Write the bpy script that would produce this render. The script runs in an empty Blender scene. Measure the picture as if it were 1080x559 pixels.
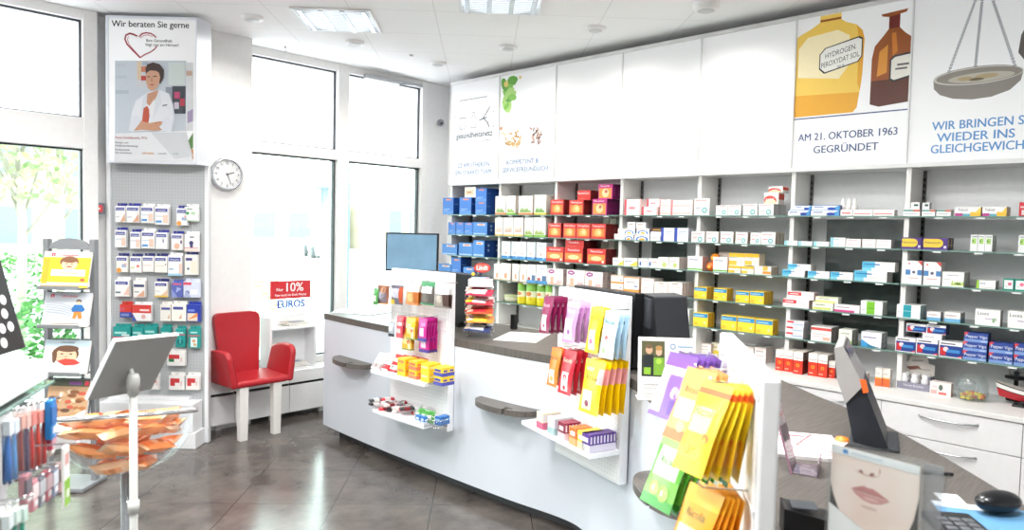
import bpy, bmesh, math, random
from mathutils import Vector, Matrix
random.seed(7)
S = bpy.context.scene
C = S.collection
PI = math.pi
def R(d): return math.radians(d)

# ------------------------------------------------------------------ camera
FPX = 745.9
CAM_YAW, CAM_PITCH, CAM_ROLL, CAM_H = 0.769164, -0.05068, 0.023073, 1.8
_f = Vector((math.cos(CAM_PITCH)*math.cos(CAM_YAW), math.cos(CAM_PITCH)*math.sin(CAM_YAW), math.sin(CAM_PITCH)))
_r0 = _f.cross(Vector((0, 0, 1))).normalized(); _u0 = _r0.cross(_f)
_r = _r0*math.cos(CAM_ROLL) + _u0*math.sin(CAM_ROLL)
_u = -_r0*math.sin(CAM_ROLL) + _u0*math.cos(CAM_ROLL)
EYE = Vector((0, 0, CAM_H))
cd = bpy.data.cameras.new('camera'); cam = bpy.data.objects.new('camera', cd); C.objects.link(cam)
cd.sensor_width = 36; cd.lens = FPX*36/1080; cd.clip_start = 0.05; cd.clip_end = 300
cam.matrix_world = Matrix(((_r.x, _u.x, -_f.x, 0), (_r.y, _u.y, -_f.y, 0), (_r.z, _u.z, -_f.z, CAM_H), (0, 0, 0, 1)))
cd.dof.use_dof = True; cd.dof.focus_distance = 4.6; cd.dof.aperture_fstop = 3.2
S.camera = cam
def ray(x, y): return _f + _r*((x-540)/FPX) - _u*((y-279.5)/FPX)
def onz(x, y, z): d = ray(x, y); return EYE + d*((z-CAM_H)/d.z)
def onx(x, y, X): d = ray(x, y); return EYE + d*(X/d.x)
def ony(x, y, Y): d = ray(x, y); return EYE + d*(Y/d.y)

class Fr:
    """a wall-like frame: local x runs to the right along it, local y into it, z up"""
    def __init__(s, ox, oy, deg):
        s.o = Vector((ox, oy, 0)); s.a = R(deg)
        s.t = Vector((math.cos(s.a), math.sin(s.a), 0)); s.n = Vector((-math.sin(s.a), math.cos(s.a), 0))
    def w(s, x, y, z=0): return s.o + s.t*x + s.n*y + Vector((0, 0, z))
    def hit(s, px, py, y=0):
        d = ray(px, py); p = s.o + s.n*y
        q = EYE + d*((p-EYE).dot(s.n)/d.dot(s.n))
        return (q-s.o).dot(s.t), q.z
    def hitx(s, px, py, x):
        d = ray(px, py); p = s.o + s.t*x
        q = EYE + d*((p-EYE).dot(s.t)/d.dot(s.t))
        return (q-s.o).dot(s.n), q.z

# ------------------------------------------------------------------ materials
MATS = {}
PRINT = .93                                     # printed inks and plastics reflect a little less than their swatches
def lin(h):
    h = h.lstrip('#'); c = [int(h[i:i+2], 16)/255 for i in (0, 2, 4)]
    return [x/12.92 if x <= .04045 else ((x+.055)/1.055)**2.4 for x in c] + [1]
def pm(h, rough=.45, metal=0, var=.04, scale=25, emit=0, bump=0, name=None):
    """plain painted / printed / moulded surface with a slight procedural mottling"""
    k = (h, rough, metal, var, scale, emit, bump)
    if k in MATS: return MATS[k]
    m = bpy.data.materials.new(name or 'surface_'+h.strip('#')); m.use_nodes = True
    nt = m.node_tree; b = nt.nodes['Principled BSDF']; c = lin(h)
    if not name and not emit: c = [x*PRINT for x in c[:3]] + [1]
    tc = nt.nodes.new('ShaderNodeTexCoord'); nz = nt.nodes.new('ShaderNodeTexNoise')
    nz.inputs['Scale'].default_value = scale; nz.inputs['Detail'].default_value = 2
    nt.links.new(tc.outputs['Object'], nz.inputs['Vector'])
    mx = nt.nodes.new('ShaderNodeMix'); mx.data_type = 'RGBA'
    mx.inputs['A'].default_value = [min(1, x*(1-var)) for x in c[:3]] + [1]
    mx.inputs['B'].default_value = [min(1, x*(1+var)) for x in c[:3]] + [1]
    nt.links.new(nz.outputs['Fac'], mx.inputs['Factor'])
    nt.links.new(mx.outputs['Result'], b.inputs['Base Color'])
    b.inputs['Roughness'].default_value = rough; b.inputs['Metallic'].default_value = metal
    if emit:
        nt.links.new(mx.outputs['Result'], b.inputs['Emission Color']); b.inputs['Emission Strength'].default_value = emit
    if bump:
        bp = nt.nodes.new('ShaderNodeBump'); bp.inputs['Strength'].default_value = bump
        nt.links.new(nz.outputs['Fac'], bp.inputs['Height']); nt.links.new(bp.outputs['Normal'], b.inputs['Normal'])
    MATS[k] = m; return m
def glassm(name, tint='#f4fffb', ior=1.45, rough=0.02, absorb=0.0, tintmix=None):
    """thin clear sheet: transparent with a fresnel-like gloss"""
    k = ('glass', name)
    if k in MATS: return MATS[k]
    m = bpy.data.materials.new(name); m.use_nodes = True; nt = m.node_tree; nt.nodes.clear()
    out = nt.nodes.new('ShaderNodeOutputMaterial'); tr = nt.nodes.new('ShaderNodeBsdfTransparent'); gl = nt.nodes.new('ShaderNodeBsdfGlossy')
    tr.inputs['Color'].default_value = lin(tint); gl.inputs['Roughness'].default_value = rough
    lw = nt.nodes.new('ShaderNodeFresnel'); lw.inputs['IOR'].default_value = ior or 1.1
    mx = nt.nodes.new('ShaderNodeMixShader')
    if absorb:
        df = nt.nodes.new('ShaderNodeBsdfDiffuse'); df.inputs['Color'].default_value = lin(tintmix or tint)
        m2 = nt.nodes.new('ShaderNodeMixShader'); m2.inputs[0].default_value = absorb
        nt.links.new(tr.outputs[0], m2.inputs[1]); nt.links.new(df.outputs[0], m2.inputs[2]); base = m2.outputs[0]
    else: base = tr.outputs[0]
    if ior: nt.links.new(lw.outputs[0], mx.inputs[0])
    else: mx.inputs[0].default_value = .05
    nt.links.new(base, mx.inputs[1]); nt.links.new(gl.outputs[0], mx.inputs[2])
    nt.links.new(mx.outputs[0], out.inputs['Surface'])
    MATS[k] = m; return m
def nodes_mat(name, fn):
    if name in MATS: return MATS[name]
    m = bpy.data.materials.new(name); m.use_nodes = True
    fn(m.node_tree, m.node_tree.nodes['Principled BSDF']); MATS[name] = m; return m
def N(nt, t, **kw):
    n = nt.nodes.new(t)
    for k, v in kw.items(): setattr(n, k, v)
    return n

WHITE = pm('#e9eaec', .4, name='white_laminate'); PAINT = pm('#f0f0f0', .6, name='white_wall_paint')
GREY = pm('#b4b6b8', .5, name='grey_panel'); DGREY = pm('#55565a', .5); BLACK = pm('#131417', .35, name='black_plastic')
ALU = pm('#f3f2f1', .4, name='pale_window_frame'); CHROME = pm('#d8d8da', .15, 1, name='chrome'); STEEL = pm('#b8babc', .3, .8, name='brushed_steel')
GASKET = pm('#3a3f46', .5, name='dark_gasket')
GLASS = glassm('window_glass')
def _frost(nt, b):
    b.inputs['Base Color'].default_value = lin('#f6f8fa'); b.inputs['Roughness'].default_value = .5
    tl = N(nt, 'ShaderNodeBsdfTranslucent'); tl.inputs['Color'].default_value = lin('#f8fafc'); mx = N(nt, 'ShaderNodeMixShader'); mx.inputs[0].default_value = .75
    nt.links.new(b.outputs[0], mx.inputs[1]); nt.links.new(tl.outputs[0], mx.inputs[2]); nt.links.new(mx.outputs[0], nt.nodes['Material Output'].inputs['Surface'])
FROST = nodes_mat('frosted_pane', _frost)
ACRYL = glassm('clear_acrylic', '#fafcfc', ior=1.15, absorb=.03, tintmix='#ffffff')
SHELFGLASS = glassm('shelf_glass', '#d3e6de', absorb=.12, tintmix='#a8c0b8'); GEDGE = pm('#6f8f86', .15, name='green_glass_edge')

# ------------------------------------------------------------------ mesh builder
_TXT = {}
def text_mesh(s):
    if s in _TXT: return _TXT[s]
    cu = bpy.data.curves.new('t', 'FONT'); cu.body = s; cu.size = 1; cu.resolution_u = 3; cu.offset = 0
    ob = bpy.data.objects.new('t', cu); C.objects.link(ob)
    dg = bpy.context.evaluated_depsgraph_get(); me = ob.evaluated_get(dg).to_mesh()
    v = [(p.co.x, p.co.y) for p in me.vertices]; f = [tuple(p.vertices) for p in me.polygons]
    ob.evaluated_get(dg).to_mesh_clear(); bpy.data.objects.remove(ob); bpy.data.curves.remove(cu)
    x0 = min([p[0] for p in v] or [0]); x1 = max([p[0] for p in v] or [1])
    _TXT[s] = ([((p[0]-x0), p[1]) for p in v], f, x1-x0); return _TXT[s]

class MB:
    def __init__(s): s.v, s.f, s.mi, s.sm, s.mats = [], [], [], [], []
    def m(s, mat):
        if mat not in s.mats: s.mats.append(mat)
        return s.mats.index(mat)
    def add(s, vs, fs, mat, smooth=False, M=None):
        b = len(s.v); i = s.m(mat)
        for p in vs:
            p = Vector(p)
            s.v.append(tuple(M @ p if M else p))
        for k, f in enumerate(fs):
            s.f.append([b+q for q in f]); s.mi.append(i); s.sm.append(smooth)
        return s
    def box(s, x0, y0, z0, x1, y1, z1, mat, bev=0, M=None):
        if x0 > x1: x0, x1 = x1, x0
        if y0 > y1: y0, y1 = y1, y0
        if z0 > z1: z0, z1 = z1, z0
        if not bev:
            vs = [(x, y, z) for z in (z0, z1) for y in (y0, y1) for x in (x0, x1)]
            fs = [(0, 2, 3, 1), (4, 5, 7, 6), (0, 1, 5, 4), (1, 3, 7, 5), (3, 2, 6, 7), (2, 0, 4, 6)]
            return s.add(vs, fs, mat, False, M)
        bev = min(bev, (x1-x0)*.45, (y1-y0)*.45, (z1-z0)*.45)
        bm = bmesh.new(); bmesh.ops.create_cube(bm, size=1)
        for v in bm.verts: v.co = Vector(((x0+x1)/2+v.co.x*(x1-x0), (y0+y1)/2+v.co.y*(y1-y0), (z0+z1)/2+v.co.z*(z1-z0)))
        bmesh.ops.bevel(bm, geom=list(bm.edges), offset=bev, segments=2, affect='EDGES', profile=.5)
        bm.verts.index_update()
        r = s.add([v.co for v in bm.verts], [[v.index for v in f.verts] for f in bm.faces], mat, False, M); bm.free(); return r
    def prism(s, poly, a, b, mat, axis='y', M=None, smooth=False):
        n = len(poly)
        def P(p, h): return {'y': (p[0], h, p[1]), 'z': (p[0], p[1], h), 'x': (h, p[0], p[1])}[axis]
        vs = [P(p, a) for p in poly] + [P(p, b) for p in poly]
        s.add(vs, [list(range(n)), list(range(2*n-1, n-1, -1))], mat, False, M)
        return s.add(vs, [(i, (i+1) % n, n+(i+1) % n, n+i) for i in range(n)], mat, smooth, M)
    def tube(s, pts, r, mat, n=8, closed=False, M=None):
        pts = [Vector(p) for p in pts]; k = len(pts); vs, fs = [], []
        up = Vector((0, 0, 1))
        for i, p in enumerate(pts):
            d = (pts[(i+1) % k]-pts[i-1]) if closed else (pts[min(i+1, k-1)]-pts[max(i-1, 0)])
            d.normalize(); a = d.cross(up if abs(d.z) < .95 else Vector((1, 0, 0))).normalized(); b = d.cross(a)
            rr = r[i] if isinstance(r, (list, tuple)) else r
            for j in range(n): vs.append(p + a*math.cos(2*PI*j/n)*rr + b*math.sin(2*PI*j/n)*rr)
        for i in range(k if closed else k-1):
            for j in range(n): fs.append((i*n+j, i*n+(j+1) % n, ((i+1) % k)*n+(j+1) % n, ((i+1) % k)*n+j))
        if not closed: fs += [list(range(n))[::-1], list(range((k-1)*n, k*n))]
        return s.add(vs, fs, mat, True, M)
    def lathe(s, prof, mat, n=24, c=(0, 0, 0), M=None, smooth=True):
        vs, fs = [], []
        for r, z in prof:
            for j in range(n): vs.append((c[0]+r*math.cos(2*PI*j/n), c[1]+r*math.sin(2*PI*j/n), c[2]+z))
        for i in range(len(prof)-1):
            for j in range(n): fs.append((i*n+j, i*n+(j+1) % n, (i+1)*n+(j+1) % n, (i+1)*n+j))
        return s.add(vs, fs, mat, smooth, M)
    def ball(s, c, r, mat, n=10, M=None):
        if not isinstance(r, (list, tuple)): r = (r, r, r)
        vs, fs = [], []
        for i in range(n+1):
            t = PI*i/n
            for j in range(2*n): 
                a = PI*j/n; vs.append((c[0]+r[0]*math.sin(t)*math.cos(a), c[1]+r[1]*math.sin(t)*math.sin(a), c[2]-r[2]*math.cos(t)))
        for i in range(n):
            for j in range(2*n): fs.append((i*2*n+j, i*2*n+(j+1) % (2*n), (i+1)*2*n+(j+1) % (2*n), (i+1)*2*n+j))
        return s.add(vs, fs, mat, True, M)
    def rect(s, x0, z0, x1, z1, y, mat, M=None): return s.add([(x0, y, z0), (x1, y, z0), (x1, y, z1), (x0, y, z1)], [(0, 1, 2, 3)], mat, False, M)
    def poly(s, pts, y, mat, M=None): return s.add([(p[0], y, p[1]) for p in pts], [list(range(len(pts)))], mat, False, M)
    def disc(s, cx, cz, rx, y, mat, rz=None, n=20, M=None):
        rz = rz or rx
        return s.poly([(cx+rx*math.cos(2*PI*i/n), cz+rz*math.sin(2*PI*i/n)) for i in range(n)], y, mat, M)
    def ring(s, cx, cz, r0, r1, y, mat, n=24, a0=0, a1=360, M=None):
        vs, fs = [], []
        for i in range(n+1):
            a = R(a0+(a1-a0)*i/n)
            vs += [(cx+r0*math.cos(a), y, cz+r0*math.sin(a)), (cx+r1*math.cos(a), y, cz+r1*math.sin(a))]
        for i in range(n): fs.append((2*i, 2*i+1, 2*i+3, 2*i+2))
        return s.add(vs, fs, mat, False, M)
    def stroke(s, pts, w, y, mat):
        for a, b in zip(pts, pts[1:]):
            d = Vector((b[0]-a[0], b[1]-a[1])); L = d.length or 1; d /= L; q = Vector((-d.y, d.x))*w/2; e = d*w*.3
            s.poly([(a[0]-e.x-q.x, a[1]-e.y-q.y), (b[0]+e.x-q.x, b[1]+e.y-q.y), (b[0]+e.x+q.x, b[1]+e.y+q.y), (a[0]-e.x+q.x, a[1]-e.y+q.y)], y, mat)
        return s
    def text(s, t, x, z, h, y, mat, al='c', w=None, fn=None, M=None, bold=True):
        if bold and not fn:
            s.text(t, x+.05*h, z, h, y-.0001, mat, al, w, fn, M, False); s.text(t, x+.02*h, z+.02*h, h, y-.0002, mat, al, w, fn, M, False)
        v, f, L = text_mesh(t); k = h/.7; sx = k
        if w and L*k > w: sx = w/L
        ox = {'l': 0, 'c': -L*sx/2, 'r': -L*sx}[al]
        vs = [(x+ox+p[0]*sx, z+p[1]*k) for p in v]
        return s.add([fn(*q) if fn else (q[0], y, q[1]) for q in vs], f, mat, False, M)
    def build(s, name, parent=None, loc=None, rz=None):
        me = bpy.data.meshes.new(name); me.from_pydata(s.v, [], s.f)
        for m in s.mats: me.materials.append(m)
        me.polygons.foreach_set('material_index', s.mi); me.polygons.foreach_set('use_smooth', s.sm); me.update()
        o = bpy.data.objects.new(name, me); C.objects.link(o)
        if parent: o.parent = parent
        if loc is not None: o.location = loc
        if rz is not None: o.rotation_euler.z = rz
        return o
def tag(o, label=None, cat=None, group=None, kind=None):
    if label: o['label'] = label
    if cat: o['category'] = cat
    if group: o['group'] = group
    if kind: o['kind'] = kind
    return o
def empty(name, loc=(0, 0, 0), rz=0, label=None, cat=None, group=None):
    o = bpy.data.objects.new(name, None); C.objects.link(o); o.empty_display_size = .05
    o.location = loc; o.rotation_euler.z = rz; return tag(o, label, cat, group)
def struct(o): o['kind'] = 'structure'; return o
def dup(o, loc=None, rz=None, label=None, group=None, parent=None):
    c = o.copy(); C.objects.link(c)
    if parent: c.parent = parent
    if loc is not None: c.location = loc
    if rz is not None: c.rotation_euler.z = rz
    if label: c['label'] = label
    if group: c['group'] = group
    for ch in [x for x in bpy.data.objects if x.parent == o]: dup(ch, parent=c)
    return c
ORD = ['zeroth', 'first', 'second', 'third', 'fourth', 'fifth', 'sixth', 'seventh', 'eighth', 'ninth', 'tenth', 'eleventh', 'twelfth']
LAMP, WS, EXPO = 40, 5.6, 0.86
# ------------------------------------------------------------------ the room
CEIL = 3.41; XW = 5.36; YW = 6.3
GA = R(46.4)                                   # the ceiling and floor tiles run at 46 degrees to the walls
def grid_mat(name, base, line, pitch, lw, rough, offs=(0, 0), mott=.06, mscale=3, dark=None, bump=0, rough_var=0):
    def fn(nt, b):
        tc = N(nt, 'ShaderNodeTexCoord'); mp = N(nt, 'ShaderNodeMapping'); mp.vector_type = 'POINT'
        mp.inputs['Rotation'].default_value = (0, 0, -GA if name != 'x' else 0)
        nt.links.new(tc.outputs['Object'], mp.inputs['Vector'])
        sp = N(nt, 'ShaderNodeSeparateXYZ'); nt.links.new(mp.outputs[0], sp.inputs[0])
        masks = []
        for ax in (0, 1):
            a = N(nt, 'ShaderNodeMath', operation='ADD'); a.inputs[1].default_value = 50*pitch-offs[ax]; nt.links.new(sp.outputs[ax], a.inputs[0])
            d = N(nt, 'ShaderNodeMath', operation='DIVIDE'); d.inputs[1].default_value = pitch; nt.links.new(a.outputs[0], d.inputs[0])
            f = N(nt, 'ShaderNodeMath', operation='FRACT'); nt.links.new(d.outputs[0], f.inputs[0])
            p = N(nt, 'ShaderNodeMath', operation='PINGPONG'); p.inputs[1].default_value = .5; nt.links.new(f.outputs[0], p.inputs[0])
            l = N(nt, 'ShaderNodeMath', operation='LESS_THAN'); l.inputs[1].default_value = lw/pitch/2; nt.links.new(p.outputs[0], l.inputs[0])
            masks.append(l)
        mx = N(nt, 'ShaderNodeMath', operation='MAXIMUM'); nt.links.new(masks[0].outputs[0], mx.inputs[0]); nt.links.new(masks[1].outputs[0], mx.inputs[1])
        nz = N(nt, 'ShaderNodeTexNoise'); nz.inputs['Scale'].default_value = mscale; nz.inputs['Detail'].default_value = 8; nz.inputs['Roughness'].default_value = .65
        nt.links.new(tc.outputs['Object'], nz.inputs['Vector'])
        cr = N(nt, 'ShaderNodeValToRGB'); c = lin(base); c2 = lin(dark) if dark else [x*(1-mott) for x in c[:3]]+[1]
        cr.color_ramp.elements[0].color = c2; cr.color_ramp.elements[1].color = c
        cr.color_ramp.elements[0].position = .3; cr.color_ramp.elements[1].position = .7
        nt.links.new(nz.outputs['Fac'], cr.inputs[0])
        m2 = N(nt, 'ShaderNodeMix', data_type='RGBA'); m2.inputs['B'].default_value = lin(line)
        nt.links.new(mx.outputs[0], m2.inputs['Factor']); nt.links.new(cr.outputs[0], m2.inputs['A'])
        nt.links.new(m2.outputs['Result'], b.inputs['Base Color']); b.inputs['Roughness'].default_value = rough
        if rough_var:
            mr = N(nt, 'ShaderNodeMapRange'); mr.inputs['To Min'].default_value = rough-rough_var; mr.inputs['To Max'].default_value = rough+rough_var
            nt.links.new(nz.outputs['Fac'], mr.inputs['Value']); nt.links.new(mr.outputs[0], b.inputs['Roughness'])
    return nodes_mat(name, fn)
TILEC = grid_mat('ceiling_tiles', '#f4f4f4', '#d9d9d9', .632, .006, .7, (5.385, -1.495+.632*4), mott=.02)
SLATE = grid_mat('slate_floor_tiles', '#69625d', '#36322f', .632, .006, .2, (.1, .3), mscale=3.6, dark='#433e3b', rough_var=.05)

o = struct(MB().box(-3, -3, -.1, XW+.1, YW+.1, 0, SLATE).build('floor'))
o = struct(MB().box(-3, -3, CEIL, XW+.1, YW+.1, CEIL+.12, TILEC).build('ceiling'))
struct(MB().box(XW, -3, 0, XW+.1, YW+.1, CEIL, PAINT).build('wall_right'))
struct(MB().box(-3.1, -3, 0, -3, YW+.1, CEIL, PAINT).build('wall_left'))
struct(MB().box(-3, -3.1, 0, XW+.1, -3, CEIL, PAINT).build('wall_back'))
# window wall: a pier behind the advertising pillar, parapet under the panes, narrow wall at the right end
b = MB(); b.box(1.74, YW+.04, 0, 2.92, YW+.12, CEIL, PAINT); b.box(5.03, YW-.05, 0, XW, YW+.12, CEIL, PAINT)
b.box(2.92, YW, 0, 5.03, YW+.12, .44, PAINT); b.box(-3, YW-.05, 0, -2.6, YW+.12, CEIL, PAINT)
struct(b.build('wall_front'))
# advertising pillar's white column
struct(MB().box(2.32, 6.03, 0, 2.9, YW-.05, CEIL, PAINT, .004).build('wall_column'))

def window(idx, x0, x1, z0, tr0, tr1, z1, mull, bottoms):
    w = empty('window_%d' % idx, ((x0+x1)/2, YW, z0)); struct(w); ox = (x0+x1)/2
    fr = MB()
    fr.box(x0-ox, -.06, 0, x1-ox, .08, bottoms-z0, ALU, .004); fr.box(x0-ox, -.06, z1-z0, x1-ox, .08, CEIL-z0, ALU, .004)
    fr.box(x0-ox, -.065, tr0-z0, x1-ox, .08, tr1-z0, ALU, .004)
    for a, c in mull: fr.box(a-ox, -.07, 0, c-ox, .085, CEIL-z0, ALU, .004)
    fr.build('window_frame', w)
    gs = MB(); pn = MB()
    for (a, c), (a2, c2) in zip(mull, mull[1:]):
        for k, (lo, hi) in enumerate(((bottoms, tr0), (tr1, z1))):
            t = .012
            for q in ((c-ox, lo-z0, c+t-ox, hi-z0), (a2-t-ox, lo-z0, a2-ox, hi-z0), (c-ox, lo-z0, a2-ox, lo+t-z0), (c-ox, hi-t-z0, a2-ox, hi-z0)):
                gs.box(q[0], -.02, q[1], q[2], .03, q[3], GASKET)
            p = MB().box(c-ox, .004, lo-z0, a2-ox, .01, hi-z0, GLASS if k == 0 else FROST).build('pane', w)
    gs.build('gasket', w); return w
w1 = window(1, -2.6, 1.74, .02, 2.345, 2.585, 3.335, [(-2.6, -2.5), (-.62, -.52), (1.64, 1.74)], .12)
w2 = window(2, 2.9, 5.03, .42, 2.452, 2.552, 3.335, [(2.86, 2.94), (3.892, 4.02), (4.955, 5.03)], .5)
# the right casement's own thicker head rail and the closer arm
cl = empty('window_closer', (4.5, YW-.07, 3.33), 0, 'slim grey window opener bar above the right casement', 'window opener')
MB().box(-.32, -.05, .0, .42, 0, .022, STEEL, .004).build('rail', cl)
MB().box(-.34, -.07, -.03, .1, -.03, .012, STEEL, .008).build('housing', cl)
MB().tube([(.0, -.05, -.03), (.12, -.045, -.01), (.3, -.03, .005)], .006, DGREY).build('arm', cl)

# ceiling fixtures: square louvred lights in the tile grid
FU = pm('#ffffff', .4, emit=.35, name='lit_diffuser'); LOUV = pm('#b9c3ca', .25, .8, name='bright_louvre')
e1 = Vector((math.cos(GA), math.sin(GA), 0)); e2 = Vector((math.sin(GA), -math.cos(GA), 0))
def louvre(p, label):
    t = empty('ceiling_light', (p.x, p.y, CEIL), GA, label, 'ceiling light', 'louvred ceiling lights')
    h = .3
    b = MB()
    for q in ((-h, -h, h, -h+.02), (-h, h-.02, h, h), (-h, -h+.02, -h+.02, h-.02), (h-.02, -h+.02, h, h-.02)): b.box(q[0], q[1], -.012, q[2], q[3], -.001, WHITE, .002)
    b.build('frame', t)
    MB().box(-h+.02, -h+.02, -.006, h-.02, h-.02, -.001, FU).build('diffuser', t)
    for k in range(4): MB().box(-h+.02, -.24+.16*k-.018, -.018, h-.02, -.24+.16*k+.018, -.006, LOUV, .004).build('reflector', t)
    b = MB()
    for k in range(15): b.box(-.266+.038*k-.0015, -h+.02, -.014, -.266+.038*k+.0015, h-.02, -.006, LOUV)
    b.build('louvre', t)
    L = bpy.data.lights.new('ceiling_lamp', 'AREA'); L.shape = 'SQUARE'; L.size = .56; L.energy = LAMP*(.02 if 'behind' not in label else 1.6); L.color = (1, .985, .97)
    lo = bpy.data.objects.new('ceiling_lamp', L); C.objects.link(lo); lo.location = (p.x, p.y, CEIL-.0075)
    return t

def tilec(i, j): return e1*(5.385+.632*(i+.5)) + e2*(-1.495+.632*(j+.5))
louvre(tilec(0, 0), 'louvred square ceiling light near the window wall, left of the two')
louvre(tilec(-1, 2), 'louvred square ceiling light cut by the top edge, nearer the shelf wall')
louvre(tilec(-1, -3), 'louvred square ceiling light above the left window')
for i, j in ((-4, 0), (-4, 3), (-4, -3), (-7, 0), (-7, 3), (-7, -3)): louvre(tilec(i, j), 'unseen louvred ceiling light added behind the viewer to brighten the room')  # extra fixtures added out of view to carry most of the lamp light
DW = pm('#f2f2f2', .3, name='downlight_ring'); DI = pm('#c9cbcc', .35, name='downlight_lens')
dls = [((2.595, 5.403), 'nearest the advertising pillar'), ((3.531, 5.403), 'in front of the window mullion'), ((4.502, 5.43), 'in the corner by the logo panel'),
       ((4.5, 4.469), 'above the herb panel'), ((4.52, 3.515), 'above the first blank panel'), ((4.545, 2.563), 'large with deep housing above the third blank panel')]
for k, ((x, y), lb) in enumerate(dls):
    t = empty('downlight', (x, y, CEIL), 0, 'round white ceiling downlight, ' + lb, 'downlight', 'round ceiling downlights')
    g = 1.0 if k < 5 else 1.1; d = .025 if k < 5 else .05
    MB().lathe([(.0, -d), (.07*g, -d), (.082*g, -d*.6), (.085*g, 0)], DW, 28).build('ring', t)
    MB().lathe([(0, -d-.004), (.05*g, -d-.004), (.056*g, -d-.001)], DI, 24).build('lens', t)
    L = bpy.data.lights.new('downlight_lamp', 'SPOT'); L.energy = 34; L.spot_size = R(160); L.spot_blend = .9; L.shadow_soft_size = .05; L.color = (1, .96, .9)
    lo = bpy.data.objects.new('downlight_lamp', L); C.objects.link(lo); lo.location = (x, y, CEIL-d-.01)
hk = tag(MB().ball((0, 0, -.012), (.012, .012, .012), STEEL).tube([(0, 0, -.02), (.006, 0, -.05), (.0, 0, -.06), (-.008, 0, -.05)], .002, STEEL).build('ceiling_hook', loc=onz(301, 48.5, CEIL)), 'small metal hook in the ceiling before the window', 'hook')
for px, py, lb in ((434, 58, 'small white sprinkler button between two downlights'),):
    p = onz(px, py, CEIL); tag(MB().lathe([(0, -.012), (.018, -.012), (.022, 0)], STEEL, 14).build('ceiling_sensor', loc=p), lb, 'sensor')
# security camera high in the corner
t = empty('security_camera', (5.19, 6.245, 2.98), 0, 'small grey dome camera high on the white wall in the corner', 'camera')
MB().lathe([(.03, 0), (.03, .03), (0, .03)], WHITE, 16, M=Matrix.Rotation(R(90), 4, 'X')).build('mount', t)
MB().ball((0, -.05, 0), .04, pm('#8d9299', .3)).build('body', t); MB().ball((-.015, -.083, -.012), .014, BLACK).build('lens', t)
# clock
p = ony(238, 184, 6.03)
t = empty('wall_clock', p, 0, 'round white wall clock with silver rim on the column', 'clock')
MB().lathe([(0, .0), (.135, .0), (.142, .02), (.136, .036), (.122, .04), (.12, .03)], pm('#c8cdd2', .25, .6), 40, M=Matrix.Rotation(R(90), 4, 'X')).build('rim', t)
MB().disc(0, 0, .121, -.03, pm('#f1f3f5', .5), n=40).build('dial', t)
DK = pm('#2c2f36', .5)
b = MB()
for k in range(12):
    a = R(30*k); b.text(str(k or 12), .095*math.sin(a), .095*math.cos(a)-.01, .02, -.0315, DK)
    a2 = a; b.stroke([(.108*math.sin(a2), .108*math.cos(a2)), (.115*math.sin(a2), .115*math.cos(a2))], .004, -.0316, DK)
b.build('numerals', t)
for nm, ang, L, w in (('hour_hand', 72, .06, .008), ('minute_hand', 160, .09, .006)):
    a = R(ang); MB().stroke([(-.012*math.sin(a), -.012*math.cos(a)), (L*math.sin(a), L*math.cos(a))], w, -.034 if L < .07 else -.036, DK).build(nm, t)

# ------------------------------------------------------------------ shelf wall
W = Fr(5.0, 5.818, -90)                        # x along the wall to the right, y into it
BAY = .742; SH = [1.942, 1.731, 1.508, 1.289, 1.07]; CT = .83
UP = pm('#e9e6e3', .45, name='upright_laminate'); BACKP = pm('#eaebec', .6, name='grey_back_panel'); SIDEP = pm('#c9c1bc', .5, name='taupe_upright_side')
DARKGL = pm('#5c6664', .07, 0, .35, 9, name='dark_glass_hatch')
PN = ['logo', 'herb', 'first blank', 'second blank', 'third blank', 'bottle', 'scales', 'offscreen']
NB = 8
for k in range(NB):
    t = empty('wall_shelf_bay', W.w(k*BAY, 0, CT), W.a, 'grey shelf bay with five glass shelves under the %s panel' % PN[k], 'shelf unit', 'shelf bays along the shelf wall')
    MB().box(.0, .03, 0, .03, .352, 2.25-CT, UP, .002).build('upright', t)
    MB().box(.031, .31, 0, BAY-.001, .352, 2.25-CT, BACKP).build('back_panel', t)
    b = MB().box(.031, .295, 0, .05, .309, 2.25-CT, pm('#6d6b6a', .5))
    for q in range(34): b.box(.034, .292, .03+q*.04, .046, .2955, .05+q*.04, BLACK)
    b.build('slotted_rail', t)
    if k in (3, 5):
        x0, x1 = (.16, .50) if k == 3 else (.16, .66)
        MB().box(x0, .3, SH[4]-CT+.05, x1, .309, SH[0]-CT-.02, DARKGL).build('dark_glass_hatch', t)
    for z in SH:
        g = MB().box(.003, .002, z-CT-.008, BAY-.003, .29, z-CT, SHELFGLASS)
        g.box(.003, -.001, z-CT-.0085, BAY-.003, .002, z-CT+.0002, GEDGE)
        s = g.build('glass_shelf', t)
        for u in (.18, .40, .60): MB().box(u, -.006, z-CT-.018, u+.045, .004, z-CT-.0085, pm('#e8eaea', .3)).build('label_clip', s)
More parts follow.
